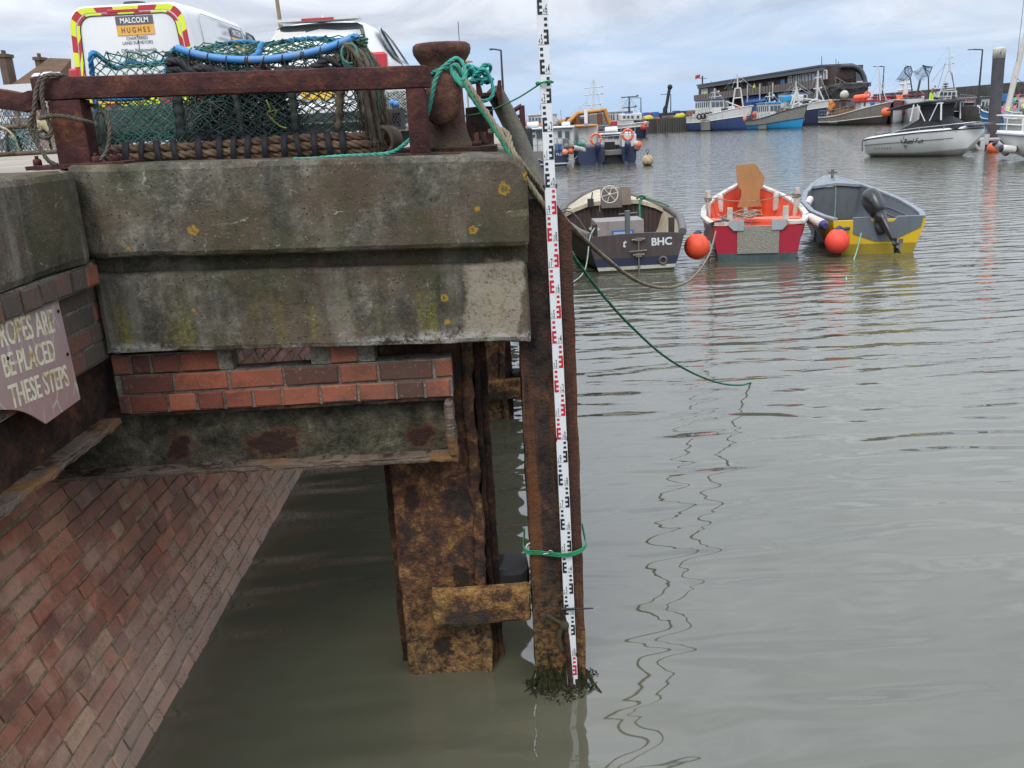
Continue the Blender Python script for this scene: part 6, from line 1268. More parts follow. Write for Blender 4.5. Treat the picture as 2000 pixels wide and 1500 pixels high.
# ---- grey workboat
o = plan(1070, 49); WBo = thing('grey_workboat', 'grey and navy workboat with white wheelhouse moored behind the top of the staff', 'boat', o, 0)
xl, xr = at(1020, 310, 49).x, at(1111, 310, 49).x; zt = at(1075, 296, 49).z
mb = MB()
secs = []
for y, k, s in ((49, 1, 1), (50, 1.03, 1), (53, 1.03, 1.08), (56, .8, 1.35), (58, .25, 1.7)):
    c = (xl + xr) / 2; hw = (xr - xl) / 2 * k
    secs.append([V((c - hw, y, zt * s)), V((c - hw, y, zt * .35)), V((c - hw * .93, y, .12)), V((c - hw * .85, y, -.2)), V((c + hw * .85, y, -.2)), V((c + hw * .93, y, .12)), V((c + hw, y, zt * .35)), V((c + hw, y, zt * s))])
mb.loft(secs, closed=True, cap=True, smooth=False); hl = mb.build('hull', NVY, WBo)
boxpart(WBo, 'grey_panel', paint((.20, .19, .17), .6, .3), 1028, 1066, 297, 313, 48.93, .06); boxpart(WBo, 'boot_stripe', WBT, 1024, 1108, 319.5, 322, 48.92, .07)
mb = MB(); mb.text('TILDA', at(1094, 303.5, 48.96), (1, 0, 0), (0, 0, 1), .13, .01, .9); mb.build('lettering', WCLN, hl, recalc=False)
wh = boxpart(WBo, 'wheelhouse', WBT, 1036, 1120, 251, 296, 50.2, 3.2, .05)
boxpart(WBo, 'roof', WCLN, 1034, 1122, 248, 251.5, 50.0, 3.6, .03)
for a, b, y0, y1 in ((1048, 1060, 255, 272), (1090, 1097, 256, 268), (1104, 1112, 256, 272), (1039, 1045, 254, 258), (1040, 1045, 263, 268)):
    boxpart(WBo, 'window', WINB, a, b, y0, y1, 50.15, .06)
mb = MB()
for px in (1038, 1050, 1062, 1088, 1098): mb.bar(at(px, 296, 49.3), at(px, 272, 49.3), .025, 5)
for py in (272, 283): mb.bar(at(1037, py + 1, 49.3), at(1100, py - 2, 49.3), .022, 5)
mb.build('stern_rail', GALV, WBo)
boxpart(WBo, 'deck_bin', BLU, 1085, 1098, 280, 294, 49.5, .5, .03)
boxpart(WBo, 'machinery', GRYB, 1101, 1111, 270, 285, 49.8, .6, .05)
mb = MB(); c0, c1 = at(1029, 245, 50.8), at(1052, 243, 50.8); mb.tube([c0, c0.lerp(c1, .06), c0.lerp(c1, .94), c1], [.14, .17, .17, .14], 14); mb.solo('life_raft_canister', WCLN, 'white life raft canister on the roof of the grey workboat', 'life raft')
boxpart(WBo, 'roof_light_bar', ORNL, 1053, 1062, 240, 246, 50.6, .3, .02)
mb = MB(); mb.bar(at(1061, 250, 51), at(1061, 212, 51), .06, 6); mb.bar(at(1097, 250, 51), at(1095, 215, 51), .02, 5); mb.bar(at(1052, 245, 51), at(1051, 226, 51), .02, 5); mb.rough(at(1055, 212, 51).x, at(1061, 212, 51).x, 50.9, 51.1, at(1058, 214, 51).z, at(1058, 204, 51).z, .1, .01, 3); mb.build('mast', GALV, WBo)
mb = MB(); mb.rough(at(1098, 245, 51).x, at(1114, 245, 51).x, 51, 51.4, at(1105, 247, 51).z, at(1105, 238, 51).z, .1, .02, 3, .05); mb.build('radar', WCLN, WBo)
for q in ((1104, 297, .17, PINKF), (1115, 295, .17, ORNL), (1106, 286, .15, GRYB), (1116, 286, .15, GRYB)):
    mb = MB(); c = at(q[0], q[1], 48.7); mb.ball(c, q[2], 14, 10); mb.solo('round_fender', q[3], {PINKF: 'faded pink round fender hanging at the stern of the grey workboat', ORNL: 'orange round fender beside the faded pink one', GRYB: 'grey round fender in the cluster between the two workboats'}[q[3]], 'fender', 'round fenders between the workboats')
mb = MB(); mb.rope([at(1035, 300, 48.8), at(1050, 310, 48.6), at(1072, 319, 48.4)], .02, 7, 4); mb.rope([at(1108, 310, 48.8), at(1120, 312, 48.7), at(1136, 296, 48.9)], .02, 7, 4); mb.solo('white_mooring_line', WHT, 'white mooring line drooping between the two moored workboats', 'rope')
# ---- twin outboard catamaran workboat
o = plan(1185, 48.5); CT = thing('twin_outboard_boat', 'navy hulled workboat seen from astern with two outboards and orange lifebuoys', 'boat', o, 0)
def hullblock(px0, px1, py0, py1, Y, dep, m, nm):
    a, b = at(px0, py1, Y).x, at(px1, py1, Y).x; z1 = at((px0 + px1) / 2, py0, Y).z
    c = (a + b) / 2; hw = (b - a) / 2
    mb = MB(); mb.loft([[V((c - hw * k, y, z1 * s)), V((c - hw * k, y, .25)), V((c - hw * k * .7, y, -.2)), V((c + hw * k * .7, y, -.2)), V((c + hw * k, y, .25)), V((c + hw * k, y, z1 * s))] for y, k, s in ((Y, 1, 1), (Y + 3, 1, 1.1), (Y + 5.5, .7, 1.3), (Y + 7.5, .1, 1.5))], closed=True, cap=True, smooth=False); return mb.build(nm, m, CT)
hullblock(1130, 1181, 288, 320, 48.5, 7, NVY, 'port_hull'); hullblock(1216, 1243, 286, 318, 48.5, 7, NVY, 'starboard_hull')
boxpart(CT, 'stern_well', DKW, 1179, 1218, 297, 318, 49.2, 3); boxpart(CT, 'stern_step', GRYB, 1181, 1218, 293, 303, 48.9, 1.2, .03); boxpart(CT, 'well_door', BLKR, 1181, 1201, 277, 294, 49.6, .1)
boxpart(CT, 'port_side', GRYB, 1145, 1180, 283, 290, 48.6, 3, .03); boxpart(CT, 'deckhouse_side', WBT, 1130, 1168, 246, 288, 51, 3.5, .06); boxpart(CT, 'deckhouse', WBT, 1168, 1240, 262, 284, 50, 4, .06); boxpart(CT, 'port_roof', EXC, 1126, 1168, 243.5, 247, 50.6, 4, .03); boxpart(CT, 'wing', WBT, 1215, 1243, 262, 288, 48.8, 3.0, .05)
boxpart(CT, 'crossbeam', WCLN, 1168, 1240, 259, 262, 49.8, 1.0, .02); boxpart(CT, 'blue_cover', BLU, 1142, 1152, 241, 245, 50.9, .5, .03)
for a, b in ((1176, 1185), (1188, 1197), (1199, 1208)): boxpart(CT, 'window', WINB, a, b, 264, 270, 49.95, .06)
mb = MB(); mb.bar(at(1145, 247, 51.5), at(1144, 214, 51.5), .10, 8); mb.build('antenna_post', WCLN, CT)
mb = MB()
for px in (1168, 1180, 1213, 1228, 1240): mb.bar(at(px, 284, 49), at(px, 250, 49), .025, 5)
for p0, p1 in (((1166, 268), (1242, 262)), ((1205, 245), (1240, 242)), ((1168, 258), (1205, 256))): mb.bar(at(*p0, 49), at(*p1, 49), .025, 5)
mb.build('stern_rail', GALV, CT)
mb = MB(); c0, c1 = at(1182, 254, 50.3), at(1206, 252.5, 50.3); mb.tube([c0, c0.lerp(c1, .06), c0.lerp(c1, .94), c1], [.13, .16, .16, .13], 14); mb.solo('life_raft_canister', WCLN, 'white life raft canister above the deckhouse of the boat with orange lifebuoys', 'life raft')
for px, py, lab in ((1164, 271.5, 'orange lifebuoy on the left of the stern rail of the navy workboat'), (1226, 263, 'orange lifebuoy on the right of the stern rail of the navy workboat')):
    c = at(px, py, 48.8); lb_ = thing('lifebuoy', lab, 'lifebuoy', c, 0, 'orange lifebuoys on the stern rail'); mb = MB(); mb.torus((0, 0, 0), .26, .065, (0, 1, 0), 26, 8); mb.build('ring', ORNL, lb_, world=False); mb = MB()
    for k in range(4): a = k * pi / 2 + pi / 4 * 0; mb.torus((.26 * cos(a), 0, .26 * sin(a)), .068, .014, (-sin(a), 0, cos(a)), 12, 5)
    mb.build('band', WCLN, lb_, world=False)
for px, py, lab in ((1167, 296, 'left of the two raised outboards on the navy workboat'), (1225, 293, 'right of the two raised outboards on the navy workboat')):
    c = at(px, py, 48.2); ob_ = thing('outboard_motor', lab, 'outboard', c, 0, 'twin outboards of the navy workboat'); outboard(ob_, Matrix.Rotation(radians(30), 4, 'X'), 1.0, NVY)
for q in ((1246, 283, .20, ORNL, 'orange round fender at the right side of the navy workboat'), (1243, 281, .17, WHW, 'upper pale round fender at the right side of the navy workboat'), (1244, 289, .16, GRYB, 'lower grey round fender at the right side of the navy workboat')):
    mb = MB(); mb.ball(at(q[0], q[1], 48.4), q[2], 14, 10); mb.solo('round_fender', q[3], q[4], 'fender')
mb = MB(); rg = random.Random(6)
for k in range(7): mb.torus(at(1122 + k * 3.2, 289 + k * .7, 48.6), .11, .04, (1, .3, .1), 12, 6)
mb.solo('striped_fender_row', WHW, 'row of small pale fenders along the left side of the navy workboat', 'fender')
mb = MB()
for k in range(9): c = at(1130 + rg.uniform(-5, 10), 282 + rg.uniform(-4, 4), 48.9); mb.rope([c + V((rg.uniform(-.25, .25), rg.uniform(-.1, .1), rg.uniform(-.15, .2))) for _ in range(6)], .02, 7, 4)
mb.solo('turquoise_rope_coils', TEAL, 'turquoise rope coils piled on the left deck of the navy workboat', 'rope')
# ---- mooring buoy
c = onz(1265, 323); MBU = thing('mooring_buoy', 'weathered tan mooring buoy with a ring on top floating alone', 'buoy', c)
mb = MB(); r = .29; mb.lathe([(r * sin(pi * k / 16), .23 - r * cos(pi * k / 16) * .95) for k in range(1, 16)], (0, 0, 0), 22)
def buoy_mat():
    t = NT("tan_buoy"); z = t.sep(t.pos())['Z']; a = t.noise(6, 6, .65)
    c_ = t.mix(t.step(t.math('ADD', z, t.math('MULTIPLY', t.math('SUBTRACT', a, .5), .2)), .12, .02), t.ramp(a, [(.35, (.20, .15, .09)), (.6, (.46, .37, .24))]), (.035, .03, .018)); return t.done(c_, .8, t.bump(a, .4, .02))
mb.build('float', buoy_mat(), MBU, world=False); mb = MB(); mb.bar((0, 0, .5), (0, 0, .6), .03, 6); mb.torus((0, 0, .67), .08, .018, (0.2, 1, 0), 16, 6); mb.build('ring', DKW, MBU, world=False)
# ---- white sports boat with black canopy
s0, b0 = plan(1707, 42.4, 297), plan(1921, 38.5, 270); dv = b0 - s0; Lr = dv.length; rzr = atan2(dv.y, dv.x) - pi / 2
SBt = thing('white_sports_boat', 'white sports boat with black canopy and black script lettering', 'boat', s0, rzr)
bw_ = 1.05
stS = [(0, .88, .76, -.15), (.15, .98, .80, -.2), (1.2, 1.05, .92, -.25), (2.6, 1.05, 1.04, -.28), (3.8, .88, 1.10, -.25), (Lr * .80, .64, 1.11, -.1), (Lr * .90, .36, 1.12, .28), (Lr, .03, 1.13, .95)]
ys = [Lr * i / 20 for i in range(21)]
def vsec(y):
    b, s, k = lerp_st(stS, y)[1:]; ch = max(k + .03, .16 + .50 * max(0, (y / Lr - .45)) ** 1.5)
    return [V((0, y, k)), V((b * .72, y, ch)), V((b * .82, y, ch + .05)), V((b * .92, y, ch + (s - ch) * .55)), V((b * .95, y, ch + (s - ch) * .6)), V((b, y, s - .05)), V((b * 1.02, y, s)), V((b * .97, y, s + .06)), V((b * .80, y, s + .09)), V((0, y, s + .13))]
mb = MB(); SS = [vsec(y) for y in ys]; mb.loft([[V((-p.x, p.y, p.z)) for p in h[::-1]] + h[1:-1] for h in SS], closed=True, cap=True); hb_ = mb.build('hull', WCLN, SBt, world=False)
mb = MB()
for sx in (-1, 1): mb.tube([V((sx * lerp_st(stS, y)[1] * 1.02, y, lerp_st(stS, y)[2])) for y in ys], .026, 6); mb.tube([V((sx * (vsec(y)[4].x + .004), y, vsec(y)[4].z)) for y in ys[:17]], .010, 4)
mb.tube([V((1.0, 0.02, .80)), V((.98, -.03, .6)), V((.93, -.03, .28))], .02, 5); mb.build('rubbing_strake', BLKR, SBt, world=False)
def side(y, z):   # starboard topsides seen from the camera
    b, s, k = lerp_st(stS, y)[1:]; ch = .16 + .50 * max(0, (y / Lr - .45)) ** 1.5; t = (z - ch - .05) / (s - ch - .1); return V((b * (.82 + .18 * t) + .012, y, z))
mb = MB(); o_ = side(2.15, .56); uu = (side(3.2, .62) - side(2.15, .58)).normalized(); vv = V((.18, 0, 1)).normalized()
mb.text('Reel Fun', o_ + V((.05, -.18, .02)), uu, vv, .21, .012, .78, 'LEFT', .01, .35)
rg = random.Random(2)
for (p0, p1, w) in (((-.28, .30), (-.12, .02), .03), ((-.10, .38), (-.13, .20), .025), ((-.02, .16), (-.15, .04), .025), ((-.18, .0), (.08, -.09), .035), ((-.10, -.02), (-.02, -.20), .03), ((-.22, .2), (-.2, .05), .02)):
    a, b = o_ + uu * (p0[0] - .05) + vv * p0[1], o_ + uu * (p1[0] - .05) + vv * p1[1]; d = (b - a).normalized(); nn = uu.cross(vv); s_ = d.cross(nn) * w; off = nn * .05; mb.add([a + off, a.lerp(b, .5) + s_ + off, b + off, a.lerp(b, .5) - s_ * .4 + off], [(0, 1, 2, 3)], False)
mb.build('script_lettering', BLKR, hb_, world=False, recalc=False)
mb = MB()
for k in range(7): p = side(.5 + k * .13, .36); mb.add([p + uu * .0, p + uu * .07, p + uu * .07 + vv * .07, p + vv * .07], [(0, 1, 2, 3)], False)
mb.build('small_marking', GRYB, hb_, world=False, recalc=False)
CANV = paint((.012, .013, .017), .75, .2)
mb = MB(); cs = []
for y, hw_, h_ in ((1.0, .75, .03), (1.5, .78, .18), (2.2, .76, .50), (2.5, .68, .60), (3.2, .55, .60), (3.6, .58, .42), (4.1, .62, .12)):
    s_ = lerp_st(stS, y)[2] + .06; cs.append([V((-hw_ - .1, y, s_)), V((-hw_ * .8, y, s_ + h_ * .8)), V((-hw_ * .45, y, s_ + h_)), V((hw_ * .45, y, s_ + h_)), V((hw_ * .8, y, s_ + h_ * .8)), V((hw_ + .1, y, s_))])
mb.loft(cs, cap=True, smooth=False); mb.build('canvas_cover', CANV, SBt, world=False)
mb = MB(); mb.box(-.55, .55, 2.35, 3.3, 1.5, 2.18); mb.build('side_curtain', CANV, SBt, world=False)
mb = MB(); mb.loft([[V((-w, y, z)), V((-w * .8, y, z + .05)), V((w * .8, y, z + .05)), V((w, y, z)), V((w, y, z - .03)), V((-w, y, z - .03))] for y, w, z in ((.9, .72, 2.02), (1.8, .82, 2.20), (2.8, .82, 2.29), (3.7, .72, 2.25))], closed=True, cap=True); mb.build('hard_top', CANV, SBt, world=False)
mb = MB()
for sx in (-1, 1):
    for y0, y1, k in ((2.1, 2.2, .036), (3.45, 3.4, .036), (2.75, 2.35, .022), (2.95, 3.25, .022)): mb.bar((sx * .82, y0, 1.52 if k > .03 else 1.50), (sx * .80, y1, 2.2), k, 8)
mb.build('top_pole', WCLN, SBt, world=False)
mb = MB()
for sx in (-1, 1):
    rp = [V((sx * (lerp_st(stS, y)[1] * .9), y, lerp_st(stS, y)[2] + h_)) for y, h_ in ((1.3, .08), (1.6, .18), (2.6, .20), (3.6, .22), (4.6, .26), (Lr - .3, .26))]; mb.tube(rp, .02, 6)
    for p in rp[1::1]: mb.bar(p, V((p.x, p.y, p.z - .25)), .015, 5)
mb.build('bow_rail', paint((.45, .47, .50), .25, .1, metal=.6), SBt, world=False)
mb = MB(); mb.rough(-.35, .35, .15, .6, .9, 1.08, .1, .01, 3, .05); mb.build('stern_seat', GRYB, SBt, world=False)
mb = MB(); mb.rough(-.55, .55, 4.3, 5.0, 1.24, 1.33, .1, .03, 4, .03); mb.build('bow_cover', paint((.16, .15, .19), .7, .3), SBt, world=False)
# ---- pontoon, mooring pile and fenders
pc = plan(1935, 44, 272); PT = thing('pontoon', 'grey floating pontoon end at the foot of the mooring pile', 'pontoon', (pc.x, 44, 0))
mb = MB(); mb.box(pc.x - .9, pc.x + 14, 43.2, 45.0, -.2, .38); mb.build('float', DKW, PT); mb = MB(); mb.box(pc.x - 1.0, pc.x + 14, 43.1, 45.1, .38, .46); mb.build('deck', paint((.34, .33, .31), .8, .3), PT)
pz = plan(1941, 44.6, 260); PLM = thing('mooring_pile', 'tall grey steel mooring pile with a dirty white capped top', 'pile', (pz.x, 44.6, -.5))
tp = at(1951, 112, 44.6); lean = (tp.x - pz.x); mb = MB(); zt_ = tp.z + .5
mb.tube([V((0, 0, 0)), V((lean * .5, 0, zt_ * .5)), V((lean, 0, zt_))], .27, 22); mb.build('shaft', rust("pile_grey", [(.3, (.045, .046, .050)), (.5, (.072, .073, .078)), (.7, (.10, .098, .098))], 2, .2, extra=lambda t, c, a, b: t.mix(t.math('MULTIPLY', t.step(t.sep(t.pos())['Z'], 1.9, .9), .8), c, (.06, .035, .03))), PLM, world=False)
mb = MB(); mb.lathe([(.283, 0), (.283, .42), (.27, .45), (.12, .51), (0, .535)], (lean, 0, zt_ - .05), 22); mb.build('cap', WHW, PLM, world=False)
mb = MB(); mb.text('14', (lean - .16, -.288, zt_ + .08), ux, uzz, .22, .01, .8); mb.build('cap_number', GRYB, PLM, world=False, recalc=False)
def cfend(px, py, Y, L_, r, ang, c0, c1, label):
    c = at(px, py, Y); d = V((cos(ang), 0, sin(ang))) * L_ / 2; fender_cyl(c - d, c + d, r, label, (c0, c1), 'fenders hung round the pontoon and yacht')
cfend(1955, 289, 36, .75, .14, -.7, (.62, .62, .60), (.012, .014, .035), 'white fender with a navy end tucked beneath the yacht bow, right of the orange buoy')
cfend(1969, 291, 34.5, .62, .145, -.15, (.66, .66, .64), (.012, .014, .035), 'white fender with a navy end lying along the yacht bow, the rightmost one')
cfend(1927, 272, 42.8, .6, .11, 1.5, (.42, .47, .47), (.02, .02, .03), 'pale grey upright fender hung highest on the pontoon end')
cfend(1919, 284, 42.6, .55, .11, 1.5, (.40, .45, .45), (.25, .28, .28), 'pale grey upright fender hung lower on the pontoon end')
cfend(1907, 288, 42.4, .5, .10, -.8, (.30, .31, .30), (.2, .2, .2), 'dull slanting fender against the pontoon close to the sports boat bow')
mb = MB(); mb.ball(at(1940, 290, 40.5), .27, 18, 12); mb.solo('orange_buoy', ORNL, 'orange buoy floating at the pontoon end between white fenders', 'buoy')
# ---- white yacht at the right edge
yb0 = plan(1946, 35.2, 268); YT = thing('white_yacht', 'white yacht bow with tubular guard rail and pink bunting at the right edge', 'boat', (yb0.x, 35.2, 0), radians(-118))
# local +y runs from bow (0) aft; heading towards the right and nearer
mb = MB(); cs = []
for y, b, s, k in ((0, .05, 1.05, .9), (.25, .38, 1.03, .35), (.8, .80, .98, .0), (1.8, 1.25, .92, -.2), (3.2, 1.5, .88, -.3), (5.5, 1.6, .86, -.3)):
    cs.append(mirror(hullsec(0, b, s, k, .7, 6)));
    cs[-1] = [V((p.x, y + .35 * (s - p.z) * (1 if y < 1 else .4 if y < 2 else 0), p.z)) for p in cs[-1]]
mb.loft(cs); mb.loft([[c_[0], V((0, c_[0].y, c_[0].z + .08)), c_[-1]] for c_ in cs]); mb.build('hull', WCLN, YT, world=False)
mb = MB()
for sgn in (0, -1): mb.tube([c_[sgn] + V((0, 0, -.04)) for c_ in cs], .05, 8)
mb.build('rubbing_strake', paint((.33, .35, .40), .5, .2), YT, world=False)
mb = MB(); R1 = [c_[-1] * 1 for c_ in cs]; up = V((0, 0, .62)); upm = V((0, 0, .3))
st_ = [V((p.x * .93, p.y + .06, p.z)) for p in R1]; pt_ = [V((-p.x, p.y, p.z)) for p in st_]
for uu_, rr in ((up, .028), (upm, .014)): mb.tube(resample([p + uu_ for p in st_[::-1][:-1]] + [V((0, -.05, 1.05)) + uu_] + [p + uu_ for p in pt_[1:]], .15), rr, 6)
for p in st_[1:] + pt_[1:]: mb.bar(p, p + up, .016, 5)
mb.build('guard_rail', WCLN, YT, world=False)
mb = MB(); mb.rough(-.85, .85, 2.3, 5.4, .9, 1.65, .2, .01, 2, .1, lambda p: V((p.x * (1 - .25 * (p.z - .9)), p.y + .7 * max(0, p.z - .9) * (1 if p.y < 3 else 0), p.z))); cb_ = mb.build('cabin', WCLN, YT, world=False)
mb = MB(); mb.add([V((-.55, 2.55, 1.15)), V((.55, 2.55, 1.15)), V((.48, 2.82, 1.55)), V((-.48, 2.82, 1.55))], [(0, 1, 2, 3)], False); mb.build('windscreen', paint((.20, .30, .32), .1, .1), cb_, world=False)
mb = MB(); a, b = at(1967, 214, 36.5), at(2004, 62, 36.5); mb.tube([a, a.lerp(b, .5), b], [.10, .12, .07], 8); mb.build('furled_sail', paint((.52, .49, .45), .7, .2), YT)
mb = MB(); mb.bar(at(1986, 120, 36.4), at(2002, -20, 36.4), .012, 4); mb.bar(at(1982, 150, 36.4), at(2002, 165, 36.4), .012, 4); mb.build('rigging', GRYB, YT)
for k, (px, py, col) in enumerate(((1955, 212, (.70, .06, .20)), (1966, 210, (.68, .62, .12)), (1978, 208, (.74, .15, .25)), (1972, 222, (.10, .35, .55)), (1985, 186, (.65, .08, .15)), (1979, 192, (.12, .5, .2)), (1995, 204, (.7, .55, .1)))):
    mb = MB(); c = at(px, py, 35.4); mb.prism([c, c + V((.16, 0, .06)), c + V((.09, 0, -.14))], (0, .012, 0)); mb.solo('bunting_flag', paint(col, .6, .1), ['crimson pennant lowest at the left of the yacht bow rail', 'yellow pennant second from the left over the yacht bow rail', 'pink red pennant over the middle of the yacht bow rail', 'blue pennant hanging below the pink red one on the yacht rail', 'red pennant highest on the yacht forestay line', 'green pennant just below the highest red pennant', 'orange yellow pennant nearest the right edge of the photo'][k], 'pennant', 'bunting on the yacht')
# ============================================================ FAR SIDE OF THE HARBOUR
def seg(name, m, par, a, b, r, n=5): mb = MB(); mb.bar(a, b, r, n); return mb.build(name, m, par)
def trawler(label, a, b, beam, fs, fb, cols, house, group='fishing boats along the far quay', name='fishing_boat', stripe=.5, bow_rake=.9, patch=None):
    "a stern and b bow as plan points; fs, fb freeboard at stern and bow; cols lower, upper, house, roof; house: (y0,y1,half width,z0,z1,windows)"
    d = b - a; L = d.length; t = thing(name, label, 'fishing boat', a, atan2(d.y, d.x) - pi / 2, group)
    def sec(y):
        u = y / L; bb = beam * (.82 + .18 * min(1, u * 4)) * (1 - max(0, (u - .55) / .45) ** 2.2 * .97); s = fs + (fb - fs) * max(0, (u - .15) / .85) ** 1.7; k = -.4
        rake = bow_rake * max(0, (u - .7) / .3) ** 2
        return [V((bb * q, y + rake * (z - 0) / fb * .9, z)) for q, z in ((.0, k), (.70, k * .3), (.88, s * .15), (.96, s * stripe), (1.0, s * .97), (1.0, s))]
    ys = [L * i / 14 for i in range(15)]; S = [sec(y) for y in ys]
    mb = MB(); mats = [cols[0], cols[1]]
    for mi, (c0, c1) in enumerate(((0, 3), (3, 5))):
        mb.mi = mi; mb.loft([s_[c0:c1 + 1] for s_ in S]); mb.loft([[V((-p.x, p.y, p.z)) for p in s_[c0:c1 + 1]] for s_ in S])
    mb.mi = 0; mb.add([V((p.x * sx, p.y, p.z)) for sx in (1,) for p in S[0]] + [V((-p.x, p.y, p.z)) for p in S[0]], [(0, 1, 2, 3, 4, 5, 11, 10, 9, 8, 7, 6)], False)
    h = mb.build('hull', mats, t, world=False)
    mb = MB(); mb.loft([[V((-s_[4].x, s_[4].y, s_[4].z - .12)), V((s_[4].x, s_[4].y, s_[4].z - .12))] for s_ in S]); mb.build('deck', GRYB, t, world=False)
    mb = MB()
    for sx in (-1, 1): mb.tube([V((s_[5].x * sx, s_[5].y, s_[5].z)) for s_ in S], .06, 6); mb.tube([V((s_[3].x * sx * 1.01, s_[3].y, s_[3].z)) for s_ in S], .05, 5)
    mb.build('rubbing_strake', cols[4] if len(cols) > 4 else WBT, h, world=False)
    rr = random.Random(len(label) * 7 + int(a.x * 10)); mb = MB()
    for sx in (-1, 1):
        tp = [V((s_[5].x * sx * .97, s_[5].y, s_[5].z + .75)) for s_ in S[:9]]; mb.tube(tp, .025, 4); mb.tube([p - V((0, 0, .38)) for p in tp], .02, 4)
        for p in tp: mb.bar(p, p - V((0, 0, .75)), .022, 4)
    mb.build('deck_rail', GALV, t, world=False)
    for m_, n_ in ((WBT, 3), (GRYB, 5), (DKW, 5), (ORNL, 2)):      # winches, boxes and gear about the deck
        mb = MB()
        for k in range(n_):
            s_ = S[rr.choice([0, 1, 2, 3, 8, 9, 10])]; x = rr.uniform(-.75, .75) * s_[5].x; gw, gh = rr.uniform(.12, .4), rr.uniform(.2, .8); mb.rough(x - gw, x + gw, s_[5].y - gw, s_[5].y + gw, s_[4].z - .15, s_[4].z + gh, gw, .06, 3, .03)
        mb.build('deck_gear', m_, t, world=False)
    if patch: y0, y1, z0, z1, pm = patch; mb = MB(); mb.loft([[V((sec(y)[4].x * (.93 + .08 * z / fb) + .03, y, z)) for z in (z0, (z0 + z1) / 2, z1)] for y in (y0, (y0 + y1) / 2, y1)]); mb.loft([[V((-sec(y)[4].x * (.93 + .08 * z / fb) - .03, y, z)) for z in (z0, (z0 + z1) / 2, z1)] for y in (y0, (y0 + y1) / 2, y1)]); mb.build('plating_patch', pm, h, world=False)
    if house:
        y0, y1, hw, z0, z1, nw = house; mb = MB(); mb.loft([[V((-hw, y0, z)), V((hw, y0, z)), V((hw * .9, y1 + .15 * (z1 - z), z)), V((-hw * .9, y1 + .15 * (z1 - z), z))] for z in (z0, z1)], closed=True, cap=True, smooth=False); w = mb.build('wheelhouse', cols[2], t, world=False)
        mb = MB(); mb.rough(-hw - .12, hw + .12, y0 - .15, y1 + .2, z1, z1 + .16, .3, 0, 1, .05); mb.build('wheelhouse_roof', cols[3], w, world=False)
        mb = MB()
        for k in range(nw):
            ya = y0 + (y1 - y0) * (k + .18) / nw; yb = y0 + (y1 - y0) * (k + .80) / nw
            for sx in (-1, 1): xa, xb = sx * (hw * (1 - .1 * (ya - y0) / (y1 - y0)) + .02), sx * (hw * (1 - .1 * (yb - y0) / (y1 - y0)) + .02); mb.add([V((xa, ya, z1 - .85)), V((xb, yb, z1 - .85)), V((xb, yb, z1 - .25)), V((xa, ya, z1 - .25))], [(0, 1, 2, 3)], False)
        for k in range(3): xa = -hw * .8 + hw * 1.6 * k / 3 + .06; mb.add([V((xa, y1 + .15 + .03, z1 - .85)), V((xa + hw * .45, y1 + .15 + .03, z1 - .85)), V((xa + hw * .45, y1 + .1, z1 - .25)), V((xa, y1 + .1, z1 - .25))], [(0, 1, 2, 3)], False)
        mb.build('window', WINB, w, world=False)
    return t, L
def mast(par, px, py0, py1, Y, r=.07, arms=(), m=None, px1=None):
    mb = MB(); a, b = at(px, py0, Y), at(px1 if px1 is not None else px, py1, Y); mb.tube([a, a.lerp(b, .6), b], [r, r * .8, r * .35], 6)
    for f, w in arms: c = a.lerp(b, f); mb.bar(c - V((w, 0, 0)), c + V((w, 0, .05)), r * .4, 4); mb.ball(c + V((w, 0, .1)), min(r * 1.3, .12), 6, 4)
    for sx, sy in ((-1, -2.2), (1, 2.2), (-.8, 2.6), (.9, -2.4)): mb.tube([b, a + V((sx * 1.2, sy, 0))], .014, 3)
    return mb.build('mast', m or MASTW, par)
def gantry(par, pts, Y, r=.09, m=None):
    mb = MB()
    for p0, p1 in pts: mb.bar(at(*p0, Y), at(*p1, Y), r, 6)
    return mb.build('gantry', m or MASTW, par)
def float_ball(px, py, Y, r, m, label): mb = MB(); mb.ball(at(px, py, Y), r, 12, 8); return mb.solo('round_float', m, label, 'float', 'round floats on the far fishing boats')
# T1 blue and white
BL1 = paint((.03, .06, .17), .5, .3, sc=.8); 
T1, L1_ = trawler('white over dark blue fishing boat with a grey plating patch', plan(1358, 122), plan(1461, 112), 1.75, 1.75, 2.75, (BL1, WBT, WBT, BL1), (1.6, 4.6, 1.15, 1.8, 3.7, 7), stripe=.60, patch=(3.6, 5.6, .1, 1.3, paint((.22, .21, .18), .7, .4)))
mast(T1, 1396, 207, 172, 118, .09, ((.5, .7), (.75, .5))); gantry(T1, (((1430, 212), (1436, 172)), ((1452, 212), (1446, 172)), ((1434, 192), (1450, 190)), ((1436, 173), (1446, 172)), ((1441, 172), (1440, 146)), ((1418, 198), (1448, 210))), 115); mast(T1, 1440, 172, 144, 115, .06, ((.4, .5), (.8, .4)))
for k, px in enumerate((1366, 1373, 1380, 1387)): 
    mb = MB(); mb.torus(at(px, 228 - k * 1.2, 117.0), .28, .11, (.3, 1, 0), 14, 6); mb.solo('tyre_fender', BLKR, 'black tyre hung along the stern rail of the blue and white fishing boat', 'tyre', 'tyres hung on the blue and white fishing boat')
mb = MB(); c = at(1456, 230, 112.2); mb.ball(c, .42, 14, 10, (.8, .8, 1.25)); mb.solo('pink_buoy', PINKF, 'large pink oval buoy hung at the bow of the blue and white fishing boat', 'buoy')
mb = MB(); mb.rough(at(1362, 225, 121).x, at(1372, 225, 121).x, 120, 122, at(1366, 226, 121).z, at(1366, 214, 121).z, .3, .2, 2, .2); mb.build('stern_winch', DKW, T1)
